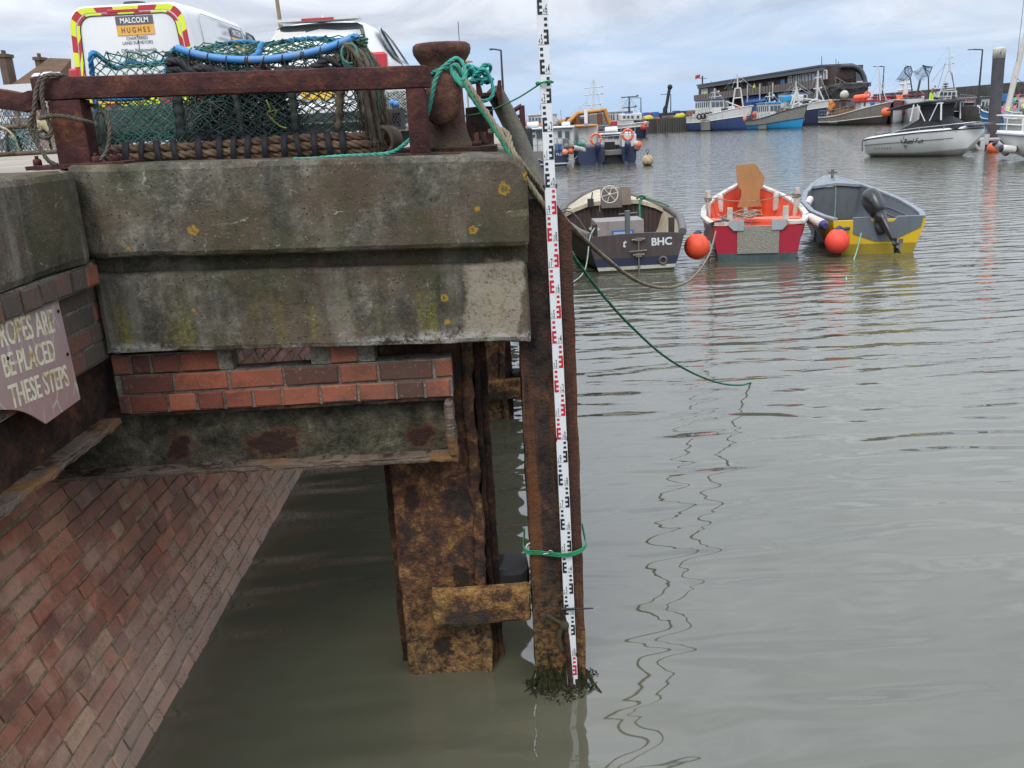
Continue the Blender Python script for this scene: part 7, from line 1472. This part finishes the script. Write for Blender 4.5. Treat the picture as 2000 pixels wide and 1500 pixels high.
# T2 light blue
CYN = paint((.02, .28, .56), .45, .25, sc=.8); 
T2, _ = trawler('small bright blue fishing boat with a grey band, second in the far row', plan(1467, 113), plan(1566, 104), 1.45, 1.05, 2.45, (CYN, paint((.20, .20, .18), .6, .4), WBT, CYN, DKW), (2.4, 4.6, .95, 1.0, 2.85, 6), stripe=.45, patch=(3.4, 5.0, .05, .75, paint((.20, .20, .19), .7, .4)))
mast(T2, 1503, 209, 180, 109, .10, ((.3, .6), (.7, .5))); gantry(T2, (((1545, 220), (1556, 180)), ((1562, 212), (1557, 180)), ((1549, 205), (1561, 200))), 106.5); mast(T2, 1555, 185, 160, 106.5, .05)
boxpart(T2, 'deck_machinery', WBT, 1487, 1494, 210, 232, 110, 1.2, .05); boxpart(T2, 'winch', GRYB, 1522, 1531, 215, 230, 107.5, 1.2, .05); boxpart(T2, 'pale_box', paint((.5, .48, .42), .6, .3), 1471, 1484, 227, 236, 111.6, 1.0, .05)
float_ball(1474, 223, 111.5, .33, ORNL, 'left orange float on the stern of the small bright blue boat'); float_ball(1481, 222, 111.5, .36, ORNL, 'middle orange float on the stern of the small bright blue boat'); float_ball(1485, 225, 111.3, .28, ORNL, 'right orange float on the stern of the small bright blue boat')
# T3 navy, white rail
T3, _ = trawler('navy fishing boat with a broad white bulwark and tall white mast', plan(1525, 128), plan(1615, 116), 1.9, 2.1, 2.95, (NVY, WBT, WBT, BL1), (1.5, 4.8, 1.3, 2.2, 4.0, 8), stripe=.72)
mast(T3, 1595, 208, 138, 119, .16, ((.5, .5), (.8, .4)), px1=1598); gantry(T3, (((1614, 207), (1598, 172)), ((1580, 200), (1596, 192)), ((1544, 205), (1557, 172)), ((1562, 205), (1556, 170)), ((1570, 193), (1616, 198)), ((1604, 200), (1604, 207)), ((1610, 200), (1610, 207))), 118.5, .10)
mast(T3, 1555, 186, 168, 121, .08, ((.5, .5),)); boxpart(T3, 'blue_tarpaulin', CYN, 1531, 1547, 187, 198, 122, 1.6, .1); boxpart(T3, 'white_deckhouse', WBT, 1546, 1570, 186, 198, 122.5, 2, .08); boxpart(T3, 'red_rail_board', paint((.30, .04, .05), .5, .3), 1596, 1607, 199, 205, 118, .15)
mb = MB(); mb.ball(at(1568, 232, 115.5), .30, 12, 8, (.8, .8, 1.2)); mb.solo('pink_buoy', PINKF, 'small pink buoy hung between the bright blue and navy fishing boats', 'buoy')
# T4 wooden
WDK = paint((.045, .034, .028), .6, .35, sc=.9); WDG = paint((.19, .165, .135), .7, .4, sc=.9); WDB = paint((.22, .10, .04), .6, .3, sc=.9)
T4, _ = trawler('weathered brown wooden fishing boat with orange floats on its roof', plan(1617, 114), plan(1731, 101), 1.6, .95, 2.35, (WDK, WDG, WDB, GRYB, WBT), (2.2, 4.4, 1.05, .95, 2.75, 5), stripe=.4, patch=(3.0, 5.2, .25, 1.15, paint((.27, .27, .26), .7, .3)))
boxpart(T4, 'fore_cabin', WBT, 1682, 1734, 197, 214, 105, 1.8, .06); boxpart(T4, 'red_roof', REDV, 1676, 1738, 193.5, 197, 104.8, 2.2, .03)
for a, b in ((1687, 1691), (1700, 1709), (1719, 1725)): boxpart(T4, 'cabin_window', WINB if a != 1700 else BLU, a, b, 200, 207, 104.95, .06)
for k, px in enumerate((1672, 1677, 1682, 1687, 1691)): float_ball(px, 191 - k * .6, 107, .33, ORNL, ['first', 'second', 'third', 'fourth', 'fifth'][k] + ' from the left of the five orange floats on the wooden boat roof')
mb = MB(); mb.torus(at(1694, 185.5, 107), .33, .1, (0, 1, 0), 16, 6); mb.solo('lifebuoy', ORNL, 'orange lifebuoy standing beside the roof floats of the wooden boat', 'lifebuoy')
mast(T4, 1719, 196, 128, 104, .07, ((.45, .5), (.98, .3)), px1=1716); gantry(T4, (((1731, 195), (1719, 160)), ((1699, 195), (1711, 165))), 104, .05)
mb = MB(); rg = random.Random(4); c = at(1631, 205, 111); mb.rough(c.x - .7, c.x + .7, 110.5, 111.5, c.z - .5, c.z + .55, .2, .2, 2, .2); mb.build('red_yellow_gear', paint((.55, .14, .05), .7, .4, sc=1.5, grime=(.5, .4, .05)), T4)
boxpart(T4, 'rail', WDB, 1636, 1648, 207, 226, 110, .1); float_ball(1649, 185, 109, .5, WHW, 'pale grey roof drum on the wooden boat left of the orange floats'); float_ball(1730, 219, 100.2, .50, ORNL, 'orange float hanging at the bow of the wooden fishing boat')
# T5 catamaran with scoop nets
MAR = paint((.19, .02, .035), .45, .25, sc=.8)
T5, _ = trawler('white and maroon twin hulled fishing boat, left hull facing the camera', plan(1752, 112), plan(1742, 101), 1.15, 2.3, 2.5, (WCLN, MAR, WBT, MAR), None, stripe=.60)
mb = MB(); 
p_ = plan(1790, 101.5); mb.loft([[V((p_.x + x * k, y, z)) for x, z in ((-1.0, 2.5), (-.95, 1.5), (-.35, -.3), (.35, -.3), (.95, 1.5), (1.0, 2.5))] for y, k in ((101.2, .25), (102.5, .8), (105, 1.0), (112, 1.0))], closed=True, cap=True, smooth=False); mb.build('second_hull', WCLN, T5)
mb = MB(); p0, p1 = at(1735, 222, 103), at(1805, 206, 103); mb.box(p0.x, p1.x, 103, 113, at(1770, 222, 103).z, at(1770, 206, 103).z); mb.build('maroon_bulwark', MAR, T5, bevel=.1)
boxpart(T5, 'cabin', WBT, 1735, 1806, 189, 205, 106, 4, .1)
for k in range(7): boxpart(T5, 'window', WINB, 1740 + k * 9, 1746 + k * 9, 192, 199, 105.95, .06)
boxpart(T5, 'maroon_roof', MAR, 1732, 1804, 184.5, 189, 105.6, 5, .05)
mast(T5, 1768, 186, 152, 107, .32, ((.3, .8), (.65, .6), (.9, .5)), m=WBT); mast(T5, 1768, 155, 122, 107, .05)
NETB = paint((.05, .14, .26), .7, .2)
def scoop(px, py0, py1, rim, tip, label):
    Y = 98; t = thing('scoop_net', label, 'scoop net', at(px, py0, Y), 0, 'blue scoop nets on the maroon boat'); seg('pole', DKW, t, at(px, py0, Y), at(rim[0][0], rim[0][1], Y), .07)
    R_ = [at(x, y, Y) for x, y in rim]; mb = MB(); mb.tube(R_, .06, 5, closed=True); mb.build('rim', paint((.05, .09, .13), .6, .2), t)
    T_ = [at(x, y, Y + 1.4) for x, y in tip]; mb = MB(); nn = 13
    for i in range(nn + 1):
        u = i / nn * (len(R_)); k = int(u) % len(R_); a = R_[k].lerp(R_[(k + 1) % len(R_)], u - int(u)); b = T_[min(len(T_) - 1, int(i / nn * len(T_)))]; mb.tube([a, a.lerp(b, .5) + V((0, 0, -.1)), b], .013, 3, cap=False)
    for f in [k / 9 for k in range(1, 10)]: 
        lp = []
        for i in range(nn): u = i / nn * len(R_); k = int(u) % len(R_); a = R_[k].lerp(R_[(k + 1) % len(R_)], u - int(u)); lp.append(a.lerp(T_[min(len(T_) - 1, int(i / nn * len(T_)))], f))
        mb.tube(lp, .013, 3, closed=True)
    for i in range(26):
        a = R_[i % len(R_)].lerp(R_[(i + 1) % len(R_)], (i * .37) % 1); b = R_[(i + 2) % len(R_)].lerp(R_[(i + 3) % len(R_)], (i * .53) % 1); mb.tube([a, a.lerp(b, .5) + V((0, .4, 0)), b], .012, 3, cap=False)
    mb.build('net_bag', NETB, t)
scoop(1783, 187, 150, [(1778, 153), (1768, 143), (1767, 132), (1772, 129), (1779, 130), (1782, 140)], [(1752, 155), (1749, 157), (1755, 160), (1763, 158)], 'blue scoop net with an empty open rim, the left of two')
scoop(1814, 190, 155, [(1813.5, 151), (1802, 127), (1808, 129.5), (1821, 130)], [(1784, 140), (1786, 148), (1794, 159), (1796, 158)], 'wide kite shaped blue scoop net, the right of two')
seg('boom', DKW, T5, at(1790, 190, 104), at(1797, 158, 104), .12)
# boat behind the sports boat
TB, _ = trawler('dark hulled fishing boat with a lattice mast behind the white sports boat', plan(1875, 104), plan(1812, 96), 1.6, 1.8, 2.3, (DKW, DKW, WBT, WBT), None, stripe=.5)
boxpart(TB, 'cabin', WBT, 1834, 1870, 178, 190, 99, 2, .06)
for k in range(4): boxpart(TB, 'window', WINB, 1836 + k * 8, 1842 + k * 8, 180, 186, 98.95, .06)
gantry(TB, (((1833, 190), (1852, 135)), ((1869, 190), (1856, 135)), ((1838, 177), (1866, 174)), ((1850, 140), (1857, 139))), 99, .07); mast(TB, 1854, 140, 91, 99, .09, ((.3, .4), (.55, .3))); boxpart(TB, 'white_oval_board', WCLN, 1822, 1843, 200, 205, 95.9, .1, .03)
mb = MB(); mb.tube([at(1847, 176, 98), at(1847, 160, 98)], .03, 4); mb.lathe([(0, -.25), (.32, -.1), (0, .0), (.32, .15), (0, .3)], at(1847, 167, 98), 10); mb.build('radar_reflector', GRYB, TB)
mb = MB(); mb.bar(at(1864, 175, 98), at(1859, 142, 98), .04, 5); mb.bar(at(1828, 185, 98), at(1846, 125, 98), .02, 4); mb.bar(at(1820, 160, 98), at(1848, 122, 98), .015, 4); mb.build('rigging', DKW, TB)
# person in hi vis on the deck
pe = at(1818, 202, 97.5); PS = thing('person', 'person bending forward in a brown top and lime high visibility trousers on the maroon boat', 'person', pe)
def body(nm, m, chain, par): mb = MB(); mb.tube(resample([V(p) for p, r in chain], .06), [chain[min(len(chain) - 1, int(i / max(1, len(resample([V(p) for p, r in chain], .06)) - 1) * (len(chain) - 1) + .5))][1] for i in range(len(resample([V(p) for p, r in chain], .06)))], 10); return mb.build(nm, m, par, world=False)
mb = MB()
SK = paint((.45, .27, .20), .6, .05)
mb.tube([(-.1, 0, 0), (-.12, 0, .45), (-.08, 0, .85), (0, 0, .98), (.06, 0, 1.2), (.18, 0, 1.42), (.24, 0, 1.5), (.30, 0, 1.6), (.32, 0, 1.68), (.33, 0, 1.74)], [.07, .08, .10, .16, .15, .16, .06, .09, .10, .04], 12); mb.tube([(.12, 0, 0), (.12, 0, .45), (.08, 0, .85), (.02, 0, .95)], [.07, .08, .10, .10], 10); mb.tube([(.16, -.16, 1.38), (.25, -.2, 1.15), (.42, -.12, 1.02), (.5, -.1, 1.0)], [.06, .05, .045, .04], 8); mb.build('body', SK, PS, world=False)
mb = MB(); mb.tube([(-.11, 0, .05), (-.12, 0, .45), (-.08, 0, .85), (0, 0, 1.0)], [.10, .11, .13, .18], 12); mb.tube([(.12, 0, .05), (.12, 0, .45), (.08, 0, .85), (.02, 0, .98)], [.10, .11, .13, .14], 12); mb.build('trousers', paint((.50, .75, .05), .6, .1), PS, world=False)
mb = MB(); mb.tube([(0, 0, .98), (.06, 0, 1.2), (.18, 0, 1.43)], [.175, .17, .17], 12); mb.tube([(.16, -.16, 1.38), (.25, -.2, 1.15), (.40, -.13, 1.03)], [.075, .065, .055], 8); mb.build('jacket', paint((.16, .10, .08), .8, .2), PS, world=False)
mb = MB(); mb.ball((.32, 0, 1.70), .105, 10, 7, (1, 1, .7)); mb.build('hair', DKW, PS, world=False)
# ---- far quay, wall, fish dock building
QW = thing('far_quay', 'dark far quay with a ribbed timber face at the water', 'quay', plan(1300, 124))
a, b = plan(985, 128), plan(1375, 123); qz = at(1300, 231, 124).z
mb = MB(); d = (b - a).normalized(); nn = V((-d.y, d.x, 0)); a2, b2 = a - V((0, 0, .5)), b - V((0, 0, .5)); mb.prism([a2, b2, b2 + nn * 90, a2 + nn * 90], (0, 0, qz + .5)); b3 = plan(1375, 123); c3 = plan(1700, 122); mb.prism([b3 - V((0, 0, .5)), c3 - V((0, 0, .5)), c3 + V((30, 90, -.5)), b3 + V((0, 95, -.5))], (0, 0, qz + .48)); mb.build('quay_block', paint((.05, .045, .04), .9, .4, sc=.5), QW)
mb = MB(); p0, p1 = plan(1284, 123), plan(1358, 122.3); n_ = 22
for k in range(n_): c = p0.lerp(p1, k / n_); mb.box(c.x, c.x + (p1.x - p0.x) / n_ * .62, c.y - .1, c.y + .3, -.3, qz + .02)
mb.build('sheet_piling', paint((.085, .08, .072), .9, .4, sc=.8), QW)
HWL = thing('harbour_wall', 'long dark stone harbour wall rising towards the right edge', 'wall', plan(1850, 110)); a, b = plan(1640, 152), plan(2040, 78)
d = (b - a).normalized(); nn = V((-d.y, d.x, 0))
def wall_mat():
    t = NT("harbour_stone"); p = t.wpos(); a_ = t.noise(.6, 7, .65, vec=p); b_ = t.noise(3.5, 5, .65, vec=t.map(p, scale=(.4, .4, 1.6))); z = t.sep(p)['Z']
    c_ = t.ramp(t.math('ADD', t.math('MULTIPLY', a_, .5), t.math('MULTIPLY', b_, .5)), [(.35, (.028, .025, .023)), (.5, (.062, .054, .047)), (.66, (.13, .112, .092))]); c_ = t.mix(t.math('MULTIPLY', t.step(t.math('ADD', z, a_), 1.4, .7), .7), c_, (.028, .042, .016)); return t.done(c_, .9, t.bump(b_, .6, .1))
WS = wall_mat()
mb = MB(); mb.prism([a + V((0, 0, -.5)), b + V((0, 0, -.5)), b + nn * 6 + V((0, 0, -.5)), a + nn * 6 + V((0, 0, -.5))], (0, 0, 2.0)); mb.build('lower_wall', WS, HWL)
mb = MB(); mb.prism([a + nn * 5 + V((0, 0, 1.45)), b + nn * 5 + V((0, 0, 1.45)), b + nn * 6.5 + V((0, 0, 1.45)), a + nn * 6.5 + V((0, 0, 1.45))], (0, 0, 2.15)); mb.build('parapet', WS, HWL)
mb = MB(); mb.bar(a + V((0, 0, 2.3)), b + V((0, 0, 2.3)), .06, 5)
for k in range(24): c = a.lerp(b, k / 23); mb.bar(c + V((0, 0, 1.4)), c + V((0, 0, 2.3)), .05, 4)
mb.build('handrail', GALV, HWL)
# small bright boats at the right behind the pile
for k, (px0, px1, Y, m, lab) in enumerate(((1921, 1962, 80, paint((.02, .16, .42), .4, .2), 'bright blue hulled boat under the harbour wall beside the mooring pile'), (1965, 2010, 76, WBT, 'white boat under the harbour wall at the right edge'))):
    t_, _ = trawler(lab, plan(px1, Y - 2), plan(px0, Y), 1.2, 1.0, 1.6, (m, m, WBT, DKW), (1.2 if k == 0 else .5, 2.0, .7, 1.0, 2.2, 2), name='small_boat', group=None)
    boxpart(t_, 'green_net_heap', paint((.03, .07, .06), .9, .4), px0 + 2, px0 + 14, 192, 206, Y - .6, 1, .1)
boxpart(t_, 'blue_box', BLU, 1962, 1976, 183, 198, 75, 1, .03)
# fish dock building
fa, fb = plan(1364, 186), plan(1608, 132); fd = (fb - fa).normalized(); fn = V((fd.y, -fd.x, 0))   # fn faces the camera
FB_ = thing('fish_dock_building', 'long brown timber building with a curved grey roof end and a long balcony', 'building', fa)
P_ = lambda px, py, off=0: onv(px, py, fa + fn * off, fb + fn * off)
WOODB = paint((.085, .062, .052), .8, .35, sc=.5); ROOFG = paint((.075, .08, .09), .6, .2, sc=.5); WOODG = paint((.17, .145, .125), .85, .4, sc=.6)
zt0, zt1 = P_(1364, 169).z, P_(1606, 131).z
mb = MB(); bl_, br_b = V((fa.x, fa.y, qz)), V((fb.x, fb.y, qz)); mb.prism([bl_, br_b, V((fb.x, fb.y, zt1)), V((fa.x, fa.y, zt0))], -fn * 5.5); mb.build('main_wall', WOODB, FB_)
e0 = fb; e1 = fb - fn * 6.0; ed = (e1 - e0).normalized(); en = V((ed.y, -ed.x, 0)); e_ = 0; E_ = lambda px, py, off=0: onv(px, py, e0, e1) + en * off
cur = [V((e0.x, e0.y, zt1))] + [E_(x, y) for x, y in ((1640, 129), (1664, 129), (1674, 133), (1681, 140), (1686, 150), (1688.5, 162), (1689, 176))]
mb = MB(); mb.prism([V((e0.x, e0.y, qz))] + cur + [V((cur[-1].x, cur[-1].y, qz))], fd * -50); mb.build('end_wall', WOODB, FB_)
mb = MB(); mb.prism([P_(1362, 168.5, .8), P_(1602, 131.5, .8), P_(1602, 131.5, .8) - V((0, 0, .45)), P_(1362, 168.5, .8) - V((0, 0, .45))], -fn * 1.0)
mb.tube([c + en * .25 for c in cur[1:]], .32, 6)
mb.build('roof_edge', ROOFG, FB_)
mb = MB(); ra, rb = P_(1364, 168), P_(1606, 130); mb.prism([ra + fn * .4, rb + fn * .4, rb - fn * 4.5, ra - fn * 4.5], (0, 0, .25)); mb.build('roof', ROOFG, FB_)
mb = MB(); q = [E_(x, y, .1) for x, y in ((1670, 140), (1678, 145), (1683, 158), (1684, 175), (1671, 175))]; mb.prism(q, en * .1); gw = mb.build('end_window', WINB, FB_); mb = MB(); mb.bar(E_(1671, 161, .25), E_(1683, 160, .25), .15, 4); mb.build('transom_bar', paint((.45, .4, .3), .6), gw)
# balcony
bt0, bt1, bb0, bb1 = (1356, 186), (1606, 154), (1356, 195), (1606, 167)
lerp2 = lambda a_, b_, t_: (a_[0] + (b_[0] - a_[0]) * t_, a_[1] + (b_[1] - a_[1]) * t_)
mb = MB(); mb.prism([P_(*bt0, 2.2), P_(*bt1, 2.2), P_(*bb1, 2.2), P_(*bb0, 2.2)], -fn * .15); mb.prism([P_(*bb0, 2.2), P_(*bb1, 2.2), P_(*bb1, 0), P_(*bb0, 0)], (0, 0, -.25)); bal = mb.build('balcony', WOODG, FB_)
mb = MB()
for k in range(46): t_ = k / 45; p0, p1 = P_(*lerp2(bt0, bt1, t_), 2.25), P_(*lerp2(bb0, bb1, t_), 2.25); mb.bar(p0, p1, .07, 4)
mb.build('balustrade', paint((.11, .092, .08), .85, .4), bal)
mb = MB(); 
for p0, p1 in (((1622, 152), (1645, 166)), ((1622, 165), (1645, 180)), ((1622, 152), (1622, 165)), ((1631, 158), (1631, 170)), ((1638, 163), (1638, 175)), ((1645, 166), (1645, 180))): mb.bar(E_(*p0, 1.5), E_(*p1, 1.5), .09, 4)
mb.build('outside_stair', WOODG, FB_)
for a_, b_, y0, y1 in ((1540, 1547, 150, 165), (1551, 1561, 149, 163), (1564, 1575, 146, 162), (1577, 1589, 144, 160), (1591, 1600, 142, 158), (1604, 1615, 139, 156)):
    mb = MB(); mb.prism([P_(a_, y1, .06), P_(b_, y1 - 1.5, .06), P_(b_, y0 - 1.5, .06), P_(a_, y0, .06)], fn * .06); w = mb.build('window', paint((.19, .22, .235), .1, .05), FB_); mb = MB()
    for p0, p1 in (((a_, y0), (b_, y0 - 1.5)), ((a_, y0), (a_, y1)), ((b_, y0 - 1.5), (b_, y1 - 1.5)), (((a_ + b_) / 2, y0 - .7), ((a_ + b_) / 2, y1 - .7))): mb.bar(P_(*p0, .18), P_(*p1, .18), .10, 4)
    mb.build('frame', paint((.5, .5, .48), .6), w)
for a_, b_, y0, y1, m in ((1421, 1433, 168, 190, DKW), (1525, 1533, 156, 172, BLU), (1370, 1383, 173, 186, WBT), (1385, 1395, 170, 186, DKW), (1500, 1512, 160, 176, DKW), (1462, 1470, 164, 182, DKW), (1482, 1490, 162, 180, DKW)):
    mb = MB(); mb.prism([P_(a_, y1, .05), P_(b_, y1 - (b_ - a_) * .14, .05), P_(b_, y0 - (b_ - a_) * .14, .05), P_(a_, y0, .05)], fn * .05); mb.build('door', m, FB_)
for px in (1460, 1484, 1509.5, 1555): mb = MB(); mb.bar(P_(px, 158 + (1555 - px) * .08, 2.4), P_(px, 186 + (1555 - px) * .14, 2.4), .13, 5); mb.build('post', paint((.42, .40, .37), .6), FB_)
boxs = ((1452, 1497, 189, 222, BLU, 'blue_shopfront'), (1510, 1528, 184, 208, BLU, 'blue_door'), (1578, 1613, 170, 195, paint((.42, .43, .42), .6, .3, sc=.5), 'white_shutter'), (1382, 1398, 196, 210, WBT, 'white_lower_wall'), (1404, 1425, 192, 212, WBT, 'white_lower_wall'))
for a_, b_, y0, y1, m, nm in boxs: mb = MB(); s_ = (b_ - a_) * .06; mb.prism([P_(a_, y1, .05), P_(b_, y1 - s_, .05), P_(b_, y0 - s_, .05), P_(a_, y0, .05)], fn * .15); mb.build(nm, m, FB_)
mb = MB(); mb.prism([P_(1456, 192, 1.2), P_(1496, 188, 1.2), P_(1496, 193, 2.0), P_(1456, 197, 2.0)], (0, 0, -.3)); mb.build('blue_awning', paint((.06, .17, .50), .5, .2), FB_)
mb = MB(); mb.bar(P_(1372, 168, -3), P_(1372, 148, -3), .16, 5); mb.bar(P_(1365, 153, -3), P_(1380, 153, -3), .06, 4); mb.bar(P_(1389, 166, -3), P_(1389, 158, -3), .05, 4); mb.bar(P_(1605, 131, -3), P_(1605, 110, -3), .05, 4); mb.build('roof_aerial', DKW, FB_)
mb = MB(); mb.bar(E_(1646, 130, -2), E_(1646, 113, -2), .04, 4); mb.bar(E_(1651, 130, -2), E_(1651, 118, -2), .04, 4); mb.build('end_aerial', DKW, FB_)
mb = MB(); f0 = P_(1358, 155, -3); mb.bar(P_(1364, 153, -3), P_(1358, 153, -3), .04, 4); mb.prism([f0, f0 + V((1.0, 0, .3)), f0 + V((1.0, 0, .95)), f0 + V((0, 0, .75))], (0, .05, 0)); mb.solo('red_flag', paint((.42, .02, .03), .6), 'small red flag flying at the left end of the brown building', 'flag')
for px, py in ((1378, 182), (1473, 170)):
    c = P_(px, py + 4, 1.4); t_ = thing('person', 'person in a lime high visibility jacket on the building balcony, ' + ('far left end' if px < 1400 else 'near the middle'), 'person', c - V((0, 0, .9))); mb = MB(); mb.tube([(0, 0, .0), (0, 0, .8), (0, 0, 1.0), (0, 0, 1.35), (0, 0, 1.45), (0, 0, 1.55), (0, 0, 1.66), (0, 0, 1.74)], [.15, .17, .17, .22, .08, .10, .11, .05], 10); mb.build('body', SK, t_, world=False); mb = MB(); mb.tube([(0, 0, .78), (0, 0, 1.1), (0, 0, 1.42)], [.22, .24, .22], 10); mb.build('jacket', paint((.50, .75, .05), .6, .1), t_, world=False); mb = MB(); mb.tube([(0, 0, 0), (0, 0, .82)], [.17, .2], 10); mb.build('trousers', DKW, t_, world=False)
mb = MB(); c = at(1652, 172, 121); rg = random.Random(9)
mb.rough(c.x - 2.6, c.x + 2.6, 120, 124, qz, c.z + .3, .35, .28, 1.5, .5); mb.solo('net_heap', paint((.028, .027, .027), .95, .5, sc=2), 'great heap of black nets piled at the right end of the brown building', 'nets')
mb = MB(); c = at(1668, 166, 122); mb.rough(c.x - 2.2, c.x + 1.7, 120.5, 124, c.z - .3, c.z + .25, .4, .1, 1.5, .1); mb.solo('dark_tarpaulin', DKW, 'dark sheet lying over the top of the black net heap', 'tarpaulin')
# things on the far quay
def qbox(nm, m, px0, px1, py0, py1, Y, dep, label, cat, bevel=.05): 
    a, b = at(px0, py1, Y), at(px1, py0, Y); z0, z1 = at((px0 + px1) / 2, py1, Y).z, at((px0 + px1) / 2, py0, Y).z; mb = MB(); mb.rough(a.x, b.x, Y, Y + dep, z0, z1, .4, .02, 1, 0)
    if 'container' in nm:
        for k in range(8): x = a.x + (b.x - a.x) * (k + .5) / 8; mb.box(x - .06, x + .06, Y - .07, Y, z0, z1)
    return mb.solo(nm, m, label, cat, bevel=bevel)
qbox('shipping_container', BLU, 1257, 1287, 219, 229, 127, 2.4, 'blue shipping container on the far quay left of the crane', 'container'); qbox('painted_board', REDV, 1267, 1273, 220, 225, 126.8, .1, 'red square board fixed on the blue container on the far quay', 'board')
qbox('dark_container', DKW, 1287, 1320, 220, 233, 128, 2.4, 'dark grey container behind the crane on the far quay', 'container'); qbox('blue_tank', BL1, 1318, 1330, 216, 222, 129, 2, 'small dark blue tank beside the dark heaps on the far quay', 'tank')
YN = paint((.50, .42, .05), .8, .3, sc=2.5)
for px, py, lab in ((1266, 232, 'yellow net heap on the far quay below the blue container'), (1328, 228, 'yellow net heap on the far quay nearest the blue and white boat')): c = at(px, py, 125); mb = MB(); mb.ball(c, .8, 12, 8, (1, .7, .55)); mb.v = [p + V((mnoise.noise(p * 3), 0, mnoise.noise(p * 3 + V((4, 4, 4))))) * .18 for p in mb.v]; mb.solo('net_heap', YN, lab, 'nets')
qbox('orange_crates', ORNL, 1283, 1289, 229, 234, 125, 1, 'orange fish crates beside the left yellow net heap', 'crates'); qbox('grey_gear', GRYB, 1296, 1318, 226, 234, 125.5, 1.5, 'grey gear stacked at the foot of the crane', 'gear'); qbox('dark_gear', DKW, 1332, 1350, 216, 232, 126, 1.5, 'dark machinery stacked right of the right yellow net heap', 'machinery'); qbox('rusty_cabin', WDB, 1345, 1358, 215, 232, 124, 1.5, 'rusty brown winch house beside the blue and white boat', 'hut')
KR = thing('quay_crane', 'black quay crane arm raised above the far quay', 'crane', at(1299, 224, 124.5)); mb = MB(); mb.tube([at(1299, 226, 124.5), at(1299, 213, 124.5), at(1301, 208, 124.5)], [.35, .3, .28], 8); mb.build('pedestal', BLKR, KR); mb = MB(); mb.bar(at(1301, 210, 124.5), at(1308, 171, 124.5), .22, 6); mb.ball(at(1308.5, 170, 124.5), .35, 8, 6); mb.build('arm', BLKR, KR)
for px, y0, y1, Y, arm, lab in ((1252, 191, 222, 150, -1, 'street lamp above the left end of the blue container'), (1310, 184, 224, 150, -1, 'street lamp just right of the black crane'), (1726, 130, 190, 112, -.8, 'street lamp behind the white mast of the wooden boat'), (1916, 97, 176, 92, -.9, 'street lamp on the harbour wall left of the mooring pile')): lamp(lab, px + (y1 - y0) * (.0 if px < 1500 else -.05), y0, y1, Y, arm, .10 if px < 1900 else .11, zb=qz)
# orange excavator on a barge, trawler and masts left of the quay
EX = thing('excavator', 'orange excavator with a long bent arm on a barge beyond the navy workboat', 'excavator', plan(1105, 92))
boxpart(EX, 'counterweight', EXC, 1092, 1106, 232, 242, 92, 2.5, .15); boxpart(EX, 'cab', DKW, 1107, 1118, 228, 240, 91.8, 1.6, .1); boxpart(EX, 'undercarriage', BLKR, 1094, 1122, 240, 248, 92, 2.5, .15)
mb = MB()
for (p0, p1, r0, r1) in (((1110, 240), (1129, 222), .27, .25), ((1128, 222), (1147, 219), .24, .20), ((1147, 219), (1176, 216), .20, .19), ((1174, 215), (1181, 214), .24, .24), ((1180, 213), (1190, 242), .24, .17)): mb.tube([at(*p0, 91.5), at(*p1, 91.5)], [r0, r1], 4)
mb.build('arm', EXC, EX)
mb = MB(); mb.bar(at(1128, 226, 91.3), at(1129, 243, 91.3), .25, 6); mb.bar(at(1171, 221, 91.3), at(1172, 243, 91.3), .28, 6); mb.build('spud_leg', paint((.16, .05, .03), .7, .3), EX)
BG = thing('barge', 'low grey barge with piled machinery beneath the orange excavator arm', 'barge', plan(1150, 93)); boxpart(BG, 'hull', GRYB, 1085, 1205, 246, 256, 93, 6, .1); boxpart(BG, 'deckhouse', GRYB, 1150, 1187, 222, 246, 95, 3, .1); boxpart(BG, 'red_gear', REDV, 1190, 1206, 236, 246, 93, 1.5, .1); boxpart(BG, 'dark_gear', DKW, 1120, 1148, 228, 247, 95, 2, .2)
mast(BG, 1159, 222, 154, 96, .12, ((.25, .7), (.55, .9), (.75, .9)), m=MASTW); mast(BG, 1145, 225, 197, 96, .05); mast(BG, 1131, 225, 208, 96, .04)
T6, _ = trawler('white and navy fishing boat with a forked mast beyond the orange lifebuoys', plan(1200, 108), plan(1258, 100), 1.7, 1.3, 1.6, (NVY, WBT, WBT, WBT), (1.0, 2.9, 1.2, 1.3, 2.8, 3), stripe=.75)
mast(T6, 1229, 222, 188, 103, .14, ((.35, .7), (.95, .9)), m=DKW); mast(T6, 1216, 225, 187, 104, .06, ((.5, .6),)); boxpart(T6, 'stern_gear', DKW, 1194, 1210, 226, 236, 106, 1.5, .1); boxpart(T6, 'white_casing', WBT, 1212, 1254, 221, 236, 102, 2, .12); [boxpart(T6, 'window', WINB, a_, a_ + 4.5, 226, 231, 101.95, .06) for a_ in (1217, 1225, 1233, 1244)]; boxpart(T6, 'casing_roof', BLU, 1220, 1236, 219.5, 221, 102, 2, .05)
for px, py, r, m, lab in ((1257, 249, .35, REDV, 'red float hanging low at the bow of the white and navy boat'), (1261, 241, .25, PINKF, 'small pink float above the red one at the bow of the white and navy boat')): float_ball(px, py, 99.5, r, m, lab)
# low clutter boats at the far left behind the workboat
T7, _ = trawler('dim white fishing boat beyond the grey workboat roof', plan(1092, 100), plan(1010, 106), 1.6, 1.6, 2.2, (DKW, WBT, WBT, WBT), (1.6, 4.0, 1.1, 1.7, 2.9, 4), stripe=.5); mast(T7, 1067, 240, 203, 103, .07, ((.7, .6),))
